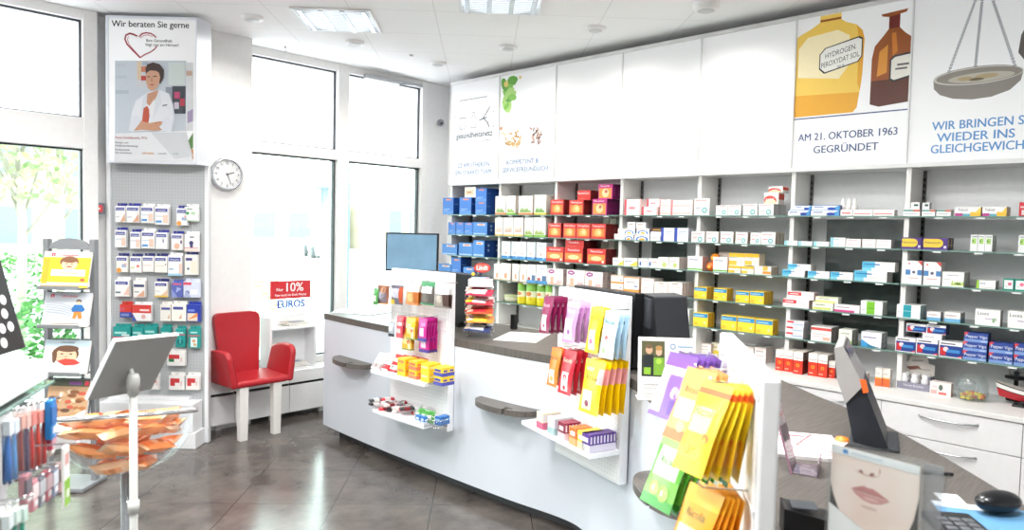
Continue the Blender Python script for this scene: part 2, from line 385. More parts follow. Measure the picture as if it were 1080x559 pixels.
# header light panels
LPF = pm('#dcdcdc', .4, name='header_frame'); LIT = pm('#d4d5d6', .5, emit=.2, var=.0, name='lit_white_panel'); LITG = pm('#fafafa', .5, emit=.1, var=.02, scale=2, name='lit_sheen_panel')
INK = {}
def ink(h, e=.35):
    c = lin(h); c = [x**1.1*.62 for x in c[:3]]; h2 = '#%02x%02x%02x' % tuple(int(255*(x*12.92 if x < .0031308 else 1.055*x**(1/2.4)-.055)) for x in c)
    return pm(h2, .5, emit=round(e*.45, 3), var=.03)
def panel(k):
    t = empty('header_light_panel', W.w(k*BAY, 0, 2.25), W.a, {'logo': 'backlit header panel with grey bracket logo and 22 Apotheken line', 'herb': 'backlit header panel with green herbs and dried roots',
        'first blank': 'blank white backlit header panel right beside the herb panel', 'second blank': 'middle one of the three blank white backlit header panels', 'third blank': 'blank white backlit header panel left of the bottle picture',
        'bottle': 'backlit header panel picturing yellow and amber pharmacy bottles', 'scales': 'backlit header panel picturing a brass scale pan on chains', 'offscreen': 'backlit header panel beyond the right edge of view'}[PN[k]], 'light panel', 'backlit header panels over the shelves')
    H = 3.345-2.25; b = MB()
    b.box(0, 0, 0, BAY, .3, .03, LPF, .002); b.box(0, 0, H-.03, BAY, .3, H, LPF, .002)
    b.box(0, 0, .03, .005, .3, H-.03, LPF); b.box(BAY-.005, 0, .03, BAY, .3, H-.03, LPF)
    b.build('frame', t)
    f = MB(); f.box(.005, .012, .03, BAY-.005, .02, H-.03, LIT); y = .0115
    def hit(px, py): x, z = W.hit(px, py, y); return x-k*BAY, z-2.25
    if PN[k] == 'logo':
        g = ink('#8b939c', 0); bl = ink('#6f98c9', 0)
        f.box(.14, .011, .885, .56, .0115, .893, g)
        for s0, sg in ((.075, 1), (.665, -1)): f.stroke([(s0+sg*.02, .73), (s0, .73), (s0, .58), (s0+sg*.02, .58)], .008, y, g)
        f.stroke([(.15, .705), (.16, .59), (.23, .59), (.245, .70), (.15, .705)], .01, y, g); f.stroke([(.17, .705), (.2, .74), (.21, .70)], .006, y, g)   # mortar
        f.stroke([(.33, .59), (.325, .68), (.35, .71), (.35, .75), (.375, .75), (.375, .71), (.40, .68), (.395, .59), (.33, .59)], .01, y, g)           # bottle
        for a, c in (((.45, .66), (.56, .68)), ((.5, .67), (.58, .75)), ((.52, .67), (.58, .62)), ((.56, .73), (.6, .78)), ((.57, .63), (.6, .58))): f.stroke([a, c], .016, y, g)
        [f.text('gesundheitsnetz', .37+q*.002, .49+q*.002, .06, y-.0003*q, g, w=.6) for q in (0, 1, 2)]; f.text('schweiz', .64, .44, .03, y, g, 'r')
        f.text('22 APOTHEKEN', .37, .185, .048, y, bl); f.text('EIN STARKES TEAM', .37, .11, .045, y, bl, w=.55)
    if PN[k] == 'herb':
        rnd = random.Random(3); gr = [ink('#8fcf55'), ink('#b6e27f'), ink('#6fb444')]
        for q in range(26):
            x = .06+.13*rnd.random(); z = .74+.27*rnd.random(); a = rnd.random()*6.28; L = .045+.03*rnd.random()
            if x > .14 and z < .80: continue
            f.poly([(x+L*math.cos(a)*math.cos(t_)-L*.55*math.sin(a)*math.sin(t_), z+L*math.sin(a)*math.cos(t_)+L*.55*math.cos(a)*math.sin(t_)) for t_ in [i*PI/5 for i in range(10)]], y-.0001*q, gr[q % 3])
        f.disc(.09, .98, .03, y-.003, ink('#f6dc80')); f.disc(.28, 1.02, .016, y-.003, ink('#f4d98a'))
        f.ring(.45, .6, .07, .075, y, pm('#e3e5e7', .5, name='sheen'), 14, 200, 330)
        for q in range(26):
            x = .1+.2*rnd.random(); z = .34+.15*rnd.random(); a = rnd.random()*3; L = .03+.04*rnd.random()
            f.stroke([(x, z), (x+L*math.cos(a), z+L*math.sin(a)*.7)], .018, y-.0001*q, ink(['#e0b878', '#caa266', '#eed9ac'][q % 3]))
        for q in range(24):
            x = .44+.12*rnd.random(); z = .36+.15*rnd.random(); a = rnd.random()*3; L = .03
            f.stroke([(x, z), (x+L*math.cos(a), z+L*math.sin(a))], .017, y-.0001*q, ink(['#8b7068', '#b98f84', '#6d5a58', '#d8b6a4'][q % 4]))
        f.disc(.03, .55, .02, y, ink('#d9a98a')); bl = ink('#6f98c9', 0)
        f.text('KOMPETENT &', .33, .185, .045, y, bl); f.text('SERVICEFREUNDLICH', .36, .11, .045, y, bl, w=.6)
    if PN[k] in ('first blank', 'second blank', 'third blank'):
        # faint embossed curve of a bowl printed very pale
        pass
    if PN[k] == 'bottle':
        Z0 = .375; ye, yl, yw, am, ad, bl = ink('#f6b93a', .45), ink('#ffd968', .5), ink('#fff3c9', .6), ink('#b4610c', .2), ink('#6d2f08', .1), ink('#4a5f8f', .25)
        f.box(.005, .0112, Z0-.008, BAY-.005, .0118, Z0, bl)
        X0, X1 = .006, .455
        body = [(X0, Z0+.01), (.40, Z0+.01), (.425, Z0+.04), (.45, Z0+.25), (X1, .86), (.44, .92), (.40, .965), (.33, .995), (.30, 1.02), (.30, 1.062), (.16, 1.062), (.16, 1.02), (.10, .985), (.03, .955), (X0, .94)]
        f.poly(body, y, yl)
        f.poly([(X0, Z0+.01), (.40, Z0+.01), (.425, Z0+.04), (.435, Z0+.14), (X0, Z0+.16)], y-.0002, ye)
        f.poly([(.44, Z0+.15), (.45, Z0+.25), (X1, .86), (.44, .92), (.40, .965), (.42, .86), (.42, Z0+.2)], y-.0002, ye)
        f.poly([(.02, .66), (.3, .62), (.36, .7), (.36, .9), (.28, .95), (.08, .93), (.02, .86)], y-.0003, yw)
        f.poly([(.16, 1.02), (.3, 1.02), (.3, 1.035), (.16, 1.035)], y-.0004, am)
        pl = [(.165, .70), (.20, .665), (.42, .715), (.445, .75), (.445, .87), (.42, .885), (.20, .84), (.165, .80)]
        cx = sum(p[0] for p in pl)/8; cz = sum(p[1] for p in pl)/8
        f.poly(pl, y-.0006, ink('#2d2d2d', .1)); f.poly([(cx+(p[0]-cx)*.95, cz+(p[1]-cz)*.91) for p in pl], y-.0008, ink('#fbfbf5', .55))
        sh = lambda x, z: (x, y-.001, z+(x-.3)*.2)
        f.text('HYDROGEN.', .305, .785, .035, y, ink('#222222', .05), fn=sh, w=.2); f.text('PEROXYDAT SOL.', .305, .728, .035, y, ink('#222222', .05), fn=sh, w=.25); f.text('30 %', .31, .693, .018, y, ink('#222222', .05), fn=sh)
        a2 = [(.505, Z0+.05), (.56, Z0+.03), (BAY-.006, Z0+.045), (BAY-.006, .83), (.70, .86), (.665, .90), (.665, .985), (.70, .99), (.71, 1.01), (.55, 1.0), (.56, .985), (.60, .975), (.60, .90), (.57, .86), (.52, .80), (.505, .72)]
        f.poly(a2, y, am)
        f.poly([(.505, Z0+.05), (.56, Z0+.03), (BAY-.006, Z0+.045), (BAY-.006, Z0+.2), (.505, Z0+.2)], y-.0002, ad); f.poly([(.6, .90), (.665, .9), (.665, .985), (.6, .975)], y-.0002, ink('#8d2410', .15))
        f.poly([(.54, .60), (.60, .62), (.60, .80), (.55, .76)], y-.0003, ink('#f0a63c', .4)); f.poly([(.62, .87), (.645, .87), (.66, .75), (.63, .72)], y-.0003, ink('#e08a1e', .35))
        pl = [(.615, .575), (.64, .555), (BAY-.006, .575), (BAY-.006, .735), (.64, .725), (.615, .70)]
        f.poly(pl, y-.0005, ink('#2d2d2d', .1)); f.poly([(.625, .58), (.645, .567), (BAY-.006, .587), (BAY-.006, .722), (.645, .713), (.625, .695)], y-.0007, ink('#f4f2e8', .5))
        f.box(.66, .0105, .655, .73, .0106, .668, ink('#777777', .1)); f.box(.65, .0105, .63, .72, .0106, .642, ink('#777777', .1))
        ib = ink('#5a6f9c', .15)
        f.text('AM 21. OKTOBER 1963', .36, .215, .05, y, ib, w=.64); f.text('GEGRÜNDET', .36, .125, .05, y, ib)
    if PN[k] == 'scales':
        ps, pd, pb = ink('#a49d96', .15), ink('#6f6862', .1), ink('#c8b58c', .25)
        cx, cz = .36, .535
        f.disc(cx, cz, .23, y, pd, .055, 40)
        f.poly([(cx-.23, cz), (cx-.225, cz-.055), (cx-.19, cz-.095), (cx-.12, cz-.125), (cx-.02, cz-.14), (cx+.08, cz-.135), (cx+.17, cz-.105), (cx+.22, cz-.055), (cx+.23, cz)], y-.0002, ps)
        f.disc(cx, cz, .23, y-.0004, ink('#e0dcd6', .3), .052, 40); f.disc(cx+.005, cz+.0, .22, y-.0006, ink('#aaa39a', .12), .045, 40)
        f.disc(cx+.02, cz-.012, .17, y-.0008, ink('#d0c9bb', .3), .028, 30); f.disc(cx-.06, cz-.012, .04, y-.001, pb, .012); f.disc(cx+.05, cz-.008, .06, y-.001, pb, .014); f.disc(cx+.0, cz-.022, .04, y-.001, ink('#8a7a58', .1), .009)
        gd = ink('#8e96a0', .15)
        for a, c in (((cx-.15, cz+.035), (cx-.005, H-.032)), ((cx-.01, cz+.05), (cx+.01, H-.032)), ((cx+.19, cz+.025), (cx+.03, H-.032))):
            n = 26
            for q in range(n):
                u = (q+.5)/n; f.ring(a[0]+(c[0]-a[0])*u, a[1]+(c[1]-a[1])*u, .0035, .0085, y-.0012-(q % 2)*.0002, gd, 8)
        f.poly([(.56, .64), (.60, .58), (.68, .6), (.70, .7), (.68, .85), (.70, 1.0), (.60, 1.0), (.62, .85), (.57, .74)], y-.002, pd); f.disc(.64, .75, .03, y-.0022, ps, .1)
        ib = ink('#63a3df', .3)
        f.text('WIR BRINGEN SIE', .395, .225, .052, y, ib, w=.52); f.text('WIEDER INS', .365, .152, .052, y, ib); f.text('GLEICHGEWICHT', .395, .082, .052, y, ib, w=.52)
    f.build('lit_face', t)
for k in range(NB): panel(k)
# dark shadow gap above the header is a real recess between panel top and ceiling
# lower drawer cabinets and their continuous top
CX = 4.72; CW = Fr(CX, 5.818, -90); CABW = .72
CAB = pm('#efeeee', .35, name='white_cabinet_front')
ys = 1.357
tag(MB().box(0, -.012, -.03, NB*BAY, .632, 0, pm('#f1efec', .35), .003).build('cabinet_worktop', loc=CW.w(0, 0, CT), rz=CW.a), 'long white cabinet top running under the glass shelves', 'worktop')
x_seams = [5.818-ys-CABW*i for i in (6, 5, 4, 3, 2, 1, 0, -1, -2)]
for i, x0 in enumerate(x_seams[:-1]):
    nm = ['below the logo panel', 'below the herb panel', 'below the first blank panel', 'below the second blank panel', 'below the third blank panel', 'below the red and white boxes', 'with a bowed steel handle below the scales panel', 'at the right picture edge']
    t = empty('drawer_cabinet', CW.w(x0, 0, 0), CW.a, 'white drawer cabinet ' + nm[i], 'cabinet', 'white drawer cabinets under the shelves')
    MB().box(.001, .02, .09, CABW-.001, .63, CT-.031, CAB).box(.001, .06, 0, CABW-.001, .6, .09, DGREY).build('body', t)
    for z0, z1 in ((.61, CT-.036), (.35, .604), (.1, .344)):
        d = MB().box(.002, 0, z0, CABW-.002, .019, z1, CAB, .0015).build('drawer', t)
        zc = z1-.055; MB().tube([(.21, -.002, zc+.008), (.225, -.02, zc+.006), (.30, -.03, zc), (.36, -.032, zc-.001), (.42, -.03, zc), (.495, -.02, zc+.006), (.51, -.002, zc+.008)], .0055, STEEL).build('handle', d)
# ------------------------------------------------------------------ cartons on the shelves
# a style: base colour, side colour, drawing ops on the front in 0..1 units, side ops
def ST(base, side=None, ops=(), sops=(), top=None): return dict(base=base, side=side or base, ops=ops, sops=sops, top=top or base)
LINES = lambda c, u=.1, v=.5: [('r', u, v, u+.5, v+.05, c), ('r', u, v-.12, u+.35, v-.08, c)]
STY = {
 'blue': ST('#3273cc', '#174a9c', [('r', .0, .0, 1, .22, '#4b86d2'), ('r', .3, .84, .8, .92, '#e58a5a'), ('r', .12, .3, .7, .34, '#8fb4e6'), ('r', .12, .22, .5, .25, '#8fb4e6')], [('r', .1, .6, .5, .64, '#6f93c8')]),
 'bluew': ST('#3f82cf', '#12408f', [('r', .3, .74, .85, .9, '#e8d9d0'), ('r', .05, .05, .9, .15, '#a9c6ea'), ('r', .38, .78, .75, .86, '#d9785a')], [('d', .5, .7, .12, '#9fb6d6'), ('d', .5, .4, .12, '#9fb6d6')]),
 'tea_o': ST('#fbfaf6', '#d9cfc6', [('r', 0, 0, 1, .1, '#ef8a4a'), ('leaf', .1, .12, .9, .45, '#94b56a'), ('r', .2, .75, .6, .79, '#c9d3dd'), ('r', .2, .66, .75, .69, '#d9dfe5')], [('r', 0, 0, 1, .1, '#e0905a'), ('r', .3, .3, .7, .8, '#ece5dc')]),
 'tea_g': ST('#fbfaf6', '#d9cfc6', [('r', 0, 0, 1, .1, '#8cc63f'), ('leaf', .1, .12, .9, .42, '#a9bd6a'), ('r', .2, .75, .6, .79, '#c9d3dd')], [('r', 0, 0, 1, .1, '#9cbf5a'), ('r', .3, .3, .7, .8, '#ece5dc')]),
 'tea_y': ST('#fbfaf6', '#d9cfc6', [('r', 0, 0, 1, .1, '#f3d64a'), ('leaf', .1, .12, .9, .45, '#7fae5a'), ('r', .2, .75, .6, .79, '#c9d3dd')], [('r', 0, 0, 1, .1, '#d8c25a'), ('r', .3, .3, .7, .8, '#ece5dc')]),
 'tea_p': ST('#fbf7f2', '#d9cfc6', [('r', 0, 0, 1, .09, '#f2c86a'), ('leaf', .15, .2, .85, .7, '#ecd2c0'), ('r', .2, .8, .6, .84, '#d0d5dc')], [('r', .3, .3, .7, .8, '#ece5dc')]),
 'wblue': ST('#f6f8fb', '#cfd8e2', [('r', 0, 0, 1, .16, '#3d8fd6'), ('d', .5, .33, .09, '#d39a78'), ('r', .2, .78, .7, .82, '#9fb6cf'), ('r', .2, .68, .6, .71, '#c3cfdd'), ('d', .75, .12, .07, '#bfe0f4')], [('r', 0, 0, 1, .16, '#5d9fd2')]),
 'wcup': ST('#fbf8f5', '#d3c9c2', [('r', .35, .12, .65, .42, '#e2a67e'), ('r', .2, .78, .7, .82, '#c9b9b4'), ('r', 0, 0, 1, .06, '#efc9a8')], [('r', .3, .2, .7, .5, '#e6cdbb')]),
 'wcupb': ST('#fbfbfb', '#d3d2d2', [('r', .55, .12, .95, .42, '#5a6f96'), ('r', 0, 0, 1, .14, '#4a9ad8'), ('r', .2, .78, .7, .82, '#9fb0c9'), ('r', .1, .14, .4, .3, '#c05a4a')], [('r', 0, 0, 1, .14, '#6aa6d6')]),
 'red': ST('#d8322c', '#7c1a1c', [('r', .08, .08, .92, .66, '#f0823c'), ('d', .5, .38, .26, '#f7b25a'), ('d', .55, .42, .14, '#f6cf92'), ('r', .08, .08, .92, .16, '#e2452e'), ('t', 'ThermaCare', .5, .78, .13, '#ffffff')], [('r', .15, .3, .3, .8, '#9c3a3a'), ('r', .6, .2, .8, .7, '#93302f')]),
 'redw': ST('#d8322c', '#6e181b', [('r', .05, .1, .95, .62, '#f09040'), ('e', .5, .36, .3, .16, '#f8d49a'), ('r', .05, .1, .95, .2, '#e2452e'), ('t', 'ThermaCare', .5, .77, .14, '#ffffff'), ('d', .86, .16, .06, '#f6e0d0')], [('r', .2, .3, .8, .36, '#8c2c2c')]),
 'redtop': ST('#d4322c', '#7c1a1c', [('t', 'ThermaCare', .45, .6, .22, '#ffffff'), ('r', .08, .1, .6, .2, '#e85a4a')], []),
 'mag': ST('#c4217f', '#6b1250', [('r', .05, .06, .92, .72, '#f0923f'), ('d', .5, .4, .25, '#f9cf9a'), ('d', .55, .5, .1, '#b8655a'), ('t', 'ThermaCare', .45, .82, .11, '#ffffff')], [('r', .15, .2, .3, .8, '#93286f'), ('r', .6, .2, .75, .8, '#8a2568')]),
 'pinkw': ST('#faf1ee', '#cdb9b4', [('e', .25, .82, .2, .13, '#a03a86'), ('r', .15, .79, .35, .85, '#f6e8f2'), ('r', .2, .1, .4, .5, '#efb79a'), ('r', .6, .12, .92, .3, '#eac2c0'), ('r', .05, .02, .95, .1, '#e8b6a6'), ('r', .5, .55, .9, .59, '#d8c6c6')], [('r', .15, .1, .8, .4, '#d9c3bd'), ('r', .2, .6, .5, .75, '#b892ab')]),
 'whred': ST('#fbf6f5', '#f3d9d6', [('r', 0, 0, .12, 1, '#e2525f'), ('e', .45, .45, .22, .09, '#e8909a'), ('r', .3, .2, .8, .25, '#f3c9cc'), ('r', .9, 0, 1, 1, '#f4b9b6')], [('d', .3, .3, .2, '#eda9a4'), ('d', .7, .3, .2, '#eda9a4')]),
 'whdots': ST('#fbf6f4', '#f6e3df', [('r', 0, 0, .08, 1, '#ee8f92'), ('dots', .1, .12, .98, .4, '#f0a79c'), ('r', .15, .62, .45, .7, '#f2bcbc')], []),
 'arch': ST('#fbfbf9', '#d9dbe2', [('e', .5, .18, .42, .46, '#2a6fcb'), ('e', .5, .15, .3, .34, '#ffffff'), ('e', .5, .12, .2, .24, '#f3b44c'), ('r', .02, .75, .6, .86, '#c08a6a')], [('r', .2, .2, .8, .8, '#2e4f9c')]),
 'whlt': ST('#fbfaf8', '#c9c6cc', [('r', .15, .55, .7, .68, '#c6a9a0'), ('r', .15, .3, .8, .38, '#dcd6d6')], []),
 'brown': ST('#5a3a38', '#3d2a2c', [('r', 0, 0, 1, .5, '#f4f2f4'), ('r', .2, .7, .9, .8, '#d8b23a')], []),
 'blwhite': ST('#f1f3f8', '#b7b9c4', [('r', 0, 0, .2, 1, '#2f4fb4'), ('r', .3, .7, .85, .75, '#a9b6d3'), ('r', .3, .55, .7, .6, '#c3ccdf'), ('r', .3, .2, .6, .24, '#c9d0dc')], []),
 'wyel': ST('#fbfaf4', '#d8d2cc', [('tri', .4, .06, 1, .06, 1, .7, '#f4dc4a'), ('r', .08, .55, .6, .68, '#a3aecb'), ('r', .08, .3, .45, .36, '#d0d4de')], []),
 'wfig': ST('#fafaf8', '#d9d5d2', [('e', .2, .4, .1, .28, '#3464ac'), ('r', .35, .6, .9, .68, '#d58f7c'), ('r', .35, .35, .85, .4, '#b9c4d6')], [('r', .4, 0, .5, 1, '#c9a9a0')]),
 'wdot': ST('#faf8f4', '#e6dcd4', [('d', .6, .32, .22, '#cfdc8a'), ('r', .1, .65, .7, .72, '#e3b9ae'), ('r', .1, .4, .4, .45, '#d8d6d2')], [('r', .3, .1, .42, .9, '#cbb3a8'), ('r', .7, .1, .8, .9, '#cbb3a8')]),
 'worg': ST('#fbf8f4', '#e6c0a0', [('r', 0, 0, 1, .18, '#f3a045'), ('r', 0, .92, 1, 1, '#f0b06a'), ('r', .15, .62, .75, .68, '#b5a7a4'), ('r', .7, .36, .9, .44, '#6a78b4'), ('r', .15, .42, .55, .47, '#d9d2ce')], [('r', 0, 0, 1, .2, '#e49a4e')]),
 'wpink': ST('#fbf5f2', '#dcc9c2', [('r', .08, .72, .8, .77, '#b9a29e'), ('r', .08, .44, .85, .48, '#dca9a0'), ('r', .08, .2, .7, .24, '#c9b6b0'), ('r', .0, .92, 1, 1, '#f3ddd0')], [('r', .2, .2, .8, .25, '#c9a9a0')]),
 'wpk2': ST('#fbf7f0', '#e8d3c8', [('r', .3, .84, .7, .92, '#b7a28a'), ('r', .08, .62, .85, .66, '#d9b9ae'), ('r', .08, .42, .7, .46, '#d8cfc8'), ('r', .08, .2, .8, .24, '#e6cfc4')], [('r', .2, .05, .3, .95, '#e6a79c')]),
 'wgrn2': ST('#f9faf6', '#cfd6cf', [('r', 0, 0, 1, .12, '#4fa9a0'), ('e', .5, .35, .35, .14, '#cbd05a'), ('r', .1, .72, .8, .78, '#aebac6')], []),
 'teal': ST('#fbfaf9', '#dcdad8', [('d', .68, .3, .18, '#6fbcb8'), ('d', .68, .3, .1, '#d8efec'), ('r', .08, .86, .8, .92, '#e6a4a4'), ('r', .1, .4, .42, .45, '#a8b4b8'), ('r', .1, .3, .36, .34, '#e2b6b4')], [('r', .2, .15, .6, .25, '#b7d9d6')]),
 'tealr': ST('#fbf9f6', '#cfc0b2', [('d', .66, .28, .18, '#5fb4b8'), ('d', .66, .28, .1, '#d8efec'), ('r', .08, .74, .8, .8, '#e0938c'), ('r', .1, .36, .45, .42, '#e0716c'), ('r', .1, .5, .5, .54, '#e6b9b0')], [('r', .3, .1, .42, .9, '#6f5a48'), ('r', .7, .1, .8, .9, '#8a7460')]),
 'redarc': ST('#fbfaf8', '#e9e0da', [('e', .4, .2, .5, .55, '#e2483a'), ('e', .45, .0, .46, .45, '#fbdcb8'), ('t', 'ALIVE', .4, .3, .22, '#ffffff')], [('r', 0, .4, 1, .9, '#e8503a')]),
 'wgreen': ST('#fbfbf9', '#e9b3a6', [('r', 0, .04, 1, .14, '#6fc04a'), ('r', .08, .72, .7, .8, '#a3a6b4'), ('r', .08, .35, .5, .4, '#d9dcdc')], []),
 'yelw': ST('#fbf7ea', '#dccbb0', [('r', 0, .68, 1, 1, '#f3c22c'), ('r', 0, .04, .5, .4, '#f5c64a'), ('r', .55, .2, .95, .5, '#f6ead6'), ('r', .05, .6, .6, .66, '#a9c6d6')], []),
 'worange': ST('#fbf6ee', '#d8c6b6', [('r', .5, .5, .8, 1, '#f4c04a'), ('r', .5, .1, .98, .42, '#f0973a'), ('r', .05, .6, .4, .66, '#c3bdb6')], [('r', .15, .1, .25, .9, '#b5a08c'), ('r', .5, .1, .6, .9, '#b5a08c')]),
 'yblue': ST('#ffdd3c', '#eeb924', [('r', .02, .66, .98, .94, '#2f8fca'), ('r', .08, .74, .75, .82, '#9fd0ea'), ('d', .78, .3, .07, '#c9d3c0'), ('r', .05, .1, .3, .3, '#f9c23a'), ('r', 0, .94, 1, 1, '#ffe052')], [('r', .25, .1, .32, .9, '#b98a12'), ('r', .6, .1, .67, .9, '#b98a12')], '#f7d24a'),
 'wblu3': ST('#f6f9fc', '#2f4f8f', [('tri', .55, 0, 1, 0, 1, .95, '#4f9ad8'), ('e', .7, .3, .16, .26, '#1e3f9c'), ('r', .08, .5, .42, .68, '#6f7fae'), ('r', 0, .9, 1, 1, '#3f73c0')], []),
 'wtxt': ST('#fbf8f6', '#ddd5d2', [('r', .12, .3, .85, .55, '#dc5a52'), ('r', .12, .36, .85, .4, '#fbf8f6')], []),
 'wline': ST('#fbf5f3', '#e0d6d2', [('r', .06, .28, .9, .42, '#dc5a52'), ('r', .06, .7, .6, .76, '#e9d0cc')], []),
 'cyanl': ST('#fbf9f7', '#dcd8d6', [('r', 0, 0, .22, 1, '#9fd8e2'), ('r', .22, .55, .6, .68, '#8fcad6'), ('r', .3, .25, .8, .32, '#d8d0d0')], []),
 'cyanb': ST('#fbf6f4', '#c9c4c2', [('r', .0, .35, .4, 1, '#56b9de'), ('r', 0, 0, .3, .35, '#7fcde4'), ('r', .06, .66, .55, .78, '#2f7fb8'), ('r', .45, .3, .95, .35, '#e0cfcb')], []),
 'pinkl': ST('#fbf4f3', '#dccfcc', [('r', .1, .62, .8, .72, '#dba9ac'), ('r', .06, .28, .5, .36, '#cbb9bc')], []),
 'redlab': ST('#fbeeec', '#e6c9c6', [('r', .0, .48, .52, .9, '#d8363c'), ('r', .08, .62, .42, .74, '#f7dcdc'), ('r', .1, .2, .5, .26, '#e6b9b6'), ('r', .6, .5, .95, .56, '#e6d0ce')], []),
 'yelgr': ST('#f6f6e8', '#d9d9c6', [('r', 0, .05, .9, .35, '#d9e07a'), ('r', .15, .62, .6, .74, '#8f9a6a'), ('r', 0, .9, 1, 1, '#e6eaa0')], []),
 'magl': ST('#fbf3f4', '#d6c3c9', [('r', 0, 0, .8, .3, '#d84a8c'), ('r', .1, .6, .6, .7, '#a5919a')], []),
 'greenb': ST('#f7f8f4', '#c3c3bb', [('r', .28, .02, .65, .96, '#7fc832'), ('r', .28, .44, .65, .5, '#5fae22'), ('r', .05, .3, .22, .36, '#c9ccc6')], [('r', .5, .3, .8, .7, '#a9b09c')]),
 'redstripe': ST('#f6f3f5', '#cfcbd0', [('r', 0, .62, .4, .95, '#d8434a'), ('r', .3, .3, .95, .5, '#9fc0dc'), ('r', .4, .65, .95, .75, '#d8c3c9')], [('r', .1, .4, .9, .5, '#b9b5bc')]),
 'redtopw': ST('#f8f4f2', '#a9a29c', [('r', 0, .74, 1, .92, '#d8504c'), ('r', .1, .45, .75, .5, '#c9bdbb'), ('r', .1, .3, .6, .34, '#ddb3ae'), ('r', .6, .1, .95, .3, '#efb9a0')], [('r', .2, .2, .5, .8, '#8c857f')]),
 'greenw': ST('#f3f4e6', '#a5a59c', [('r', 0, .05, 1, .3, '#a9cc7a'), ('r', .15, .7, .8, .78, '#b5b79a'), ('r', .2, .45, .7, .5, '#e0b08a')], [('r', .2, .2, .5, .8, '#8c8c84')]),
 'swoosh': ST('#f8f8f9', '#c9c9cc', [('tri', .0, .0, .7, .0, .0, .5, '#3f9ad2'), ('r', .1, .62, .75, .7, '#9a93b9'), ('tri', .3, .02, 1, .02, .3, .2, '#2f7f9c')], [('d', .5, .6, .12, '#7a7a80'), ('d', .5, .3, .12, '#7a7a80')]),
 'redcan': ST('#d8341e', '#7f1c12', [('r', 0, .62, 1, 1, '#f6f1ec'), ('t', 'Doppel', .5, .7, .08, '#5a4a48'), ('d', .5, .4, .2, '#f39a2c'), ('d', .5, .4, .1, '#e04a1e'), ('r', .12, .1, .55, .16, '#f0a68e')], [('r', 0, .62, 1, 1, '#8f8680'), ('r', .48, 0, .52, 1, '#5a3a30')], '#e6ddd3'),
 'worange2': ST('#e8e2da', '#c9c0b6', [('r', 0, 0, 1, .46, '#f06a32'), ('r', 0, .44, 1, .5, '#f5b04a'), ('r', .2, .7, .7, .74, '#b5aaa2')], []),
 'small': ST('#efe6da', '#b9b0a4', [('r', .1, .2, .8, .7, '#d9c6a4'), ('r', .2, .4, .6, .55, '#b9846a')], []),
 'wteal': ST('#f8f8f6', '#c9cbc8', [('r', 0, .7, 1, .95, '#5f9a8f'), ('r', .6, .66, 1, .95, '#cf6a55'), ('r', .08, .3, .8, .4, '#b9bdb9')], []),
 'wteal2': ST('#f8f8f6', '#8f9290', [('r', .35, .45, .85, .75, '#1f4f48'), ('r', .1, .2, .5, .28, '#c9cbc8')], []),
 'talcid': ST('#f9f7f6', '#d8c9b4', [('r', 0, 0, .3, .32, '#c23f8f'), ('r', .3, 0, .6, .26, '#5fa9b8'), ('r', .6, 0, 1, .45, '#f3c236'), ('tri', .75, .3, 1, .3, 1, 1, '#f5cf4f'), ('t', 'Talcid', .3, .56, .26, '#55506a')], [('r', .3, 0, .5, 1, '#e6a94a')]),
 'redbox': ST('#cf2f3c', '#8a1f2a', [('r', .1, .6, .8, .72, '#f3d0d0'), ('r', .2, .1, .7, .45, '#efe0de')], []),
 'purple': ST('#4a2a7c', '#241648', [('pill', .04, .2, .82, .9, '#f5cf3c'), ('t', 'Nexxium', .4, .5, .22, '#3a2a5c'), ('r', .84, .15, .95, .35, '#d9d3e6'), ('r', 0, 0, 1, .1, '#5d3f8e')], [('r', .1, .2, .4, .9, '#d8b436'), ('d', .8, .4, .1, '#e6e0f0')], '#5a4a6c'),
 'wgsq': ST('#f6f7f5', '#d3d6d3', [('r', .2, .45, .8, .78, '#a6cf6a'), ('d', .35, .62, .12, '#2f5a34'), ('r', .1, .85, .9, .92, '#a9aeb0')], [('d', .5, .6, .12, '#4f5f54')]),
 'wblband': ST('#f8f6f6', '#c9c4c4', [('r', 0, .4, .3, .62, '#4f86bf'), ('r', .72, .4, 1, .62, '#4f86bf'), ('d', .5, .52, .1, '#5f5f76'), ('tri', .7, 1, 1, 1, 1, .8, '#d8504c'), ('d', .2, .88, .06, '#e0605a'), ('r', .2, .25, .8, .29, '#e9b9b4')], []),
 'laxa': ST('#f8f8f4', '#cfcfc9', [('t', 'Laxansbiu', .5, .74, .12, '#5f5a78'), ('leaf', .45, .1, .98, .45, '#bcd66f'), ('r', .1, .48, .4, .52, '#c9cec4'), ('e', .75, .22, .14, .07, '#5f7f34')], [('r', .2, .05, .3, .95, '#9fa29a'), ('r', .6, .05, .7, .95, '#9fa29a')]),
 'liva': ST('#f9f8f5', '#b9b7b3', [('t', 'Livia', .3, .55, .28, '#4f5f9c'), ('r', 0, 0, .14, 1, '#9fd04f'), ('r', .14, .1, .9, .2, '#e3e0da')], []),
 'tealfr': ST('#1f9a86', '#12705f', [('r', .1, .12, .92, .88, '#f7f7f5'), ('d', .62, .55, .2, '#e67f9a'), ('r', .18, .3, .45, .36, '#b5c3c0')], []),
 'tealblk': ST('#f6f7f6', '#a9c3c3', [('r', .28, .05, .62, .98, '#1f9fae'), ('r', .28, .5, .62, .55, '#8fd3d8'), ('r', .05, .4, .2, .45, '#c9cecd')], [('r', .0, 0, .25, 1, '#2f9aa6')]),
 'bluebot': ST('#f8f3f1', '#b9b6b9', [('r', 0, 0, 1, .35, '#6fb4dc'), ('r', .1, .62, .75, .7, '#b79a9a'), ('r', .1, .5, .5, .55, '#d8cac9')], [('r', 0, 0, 1, .35, '#5f9fc6')]),
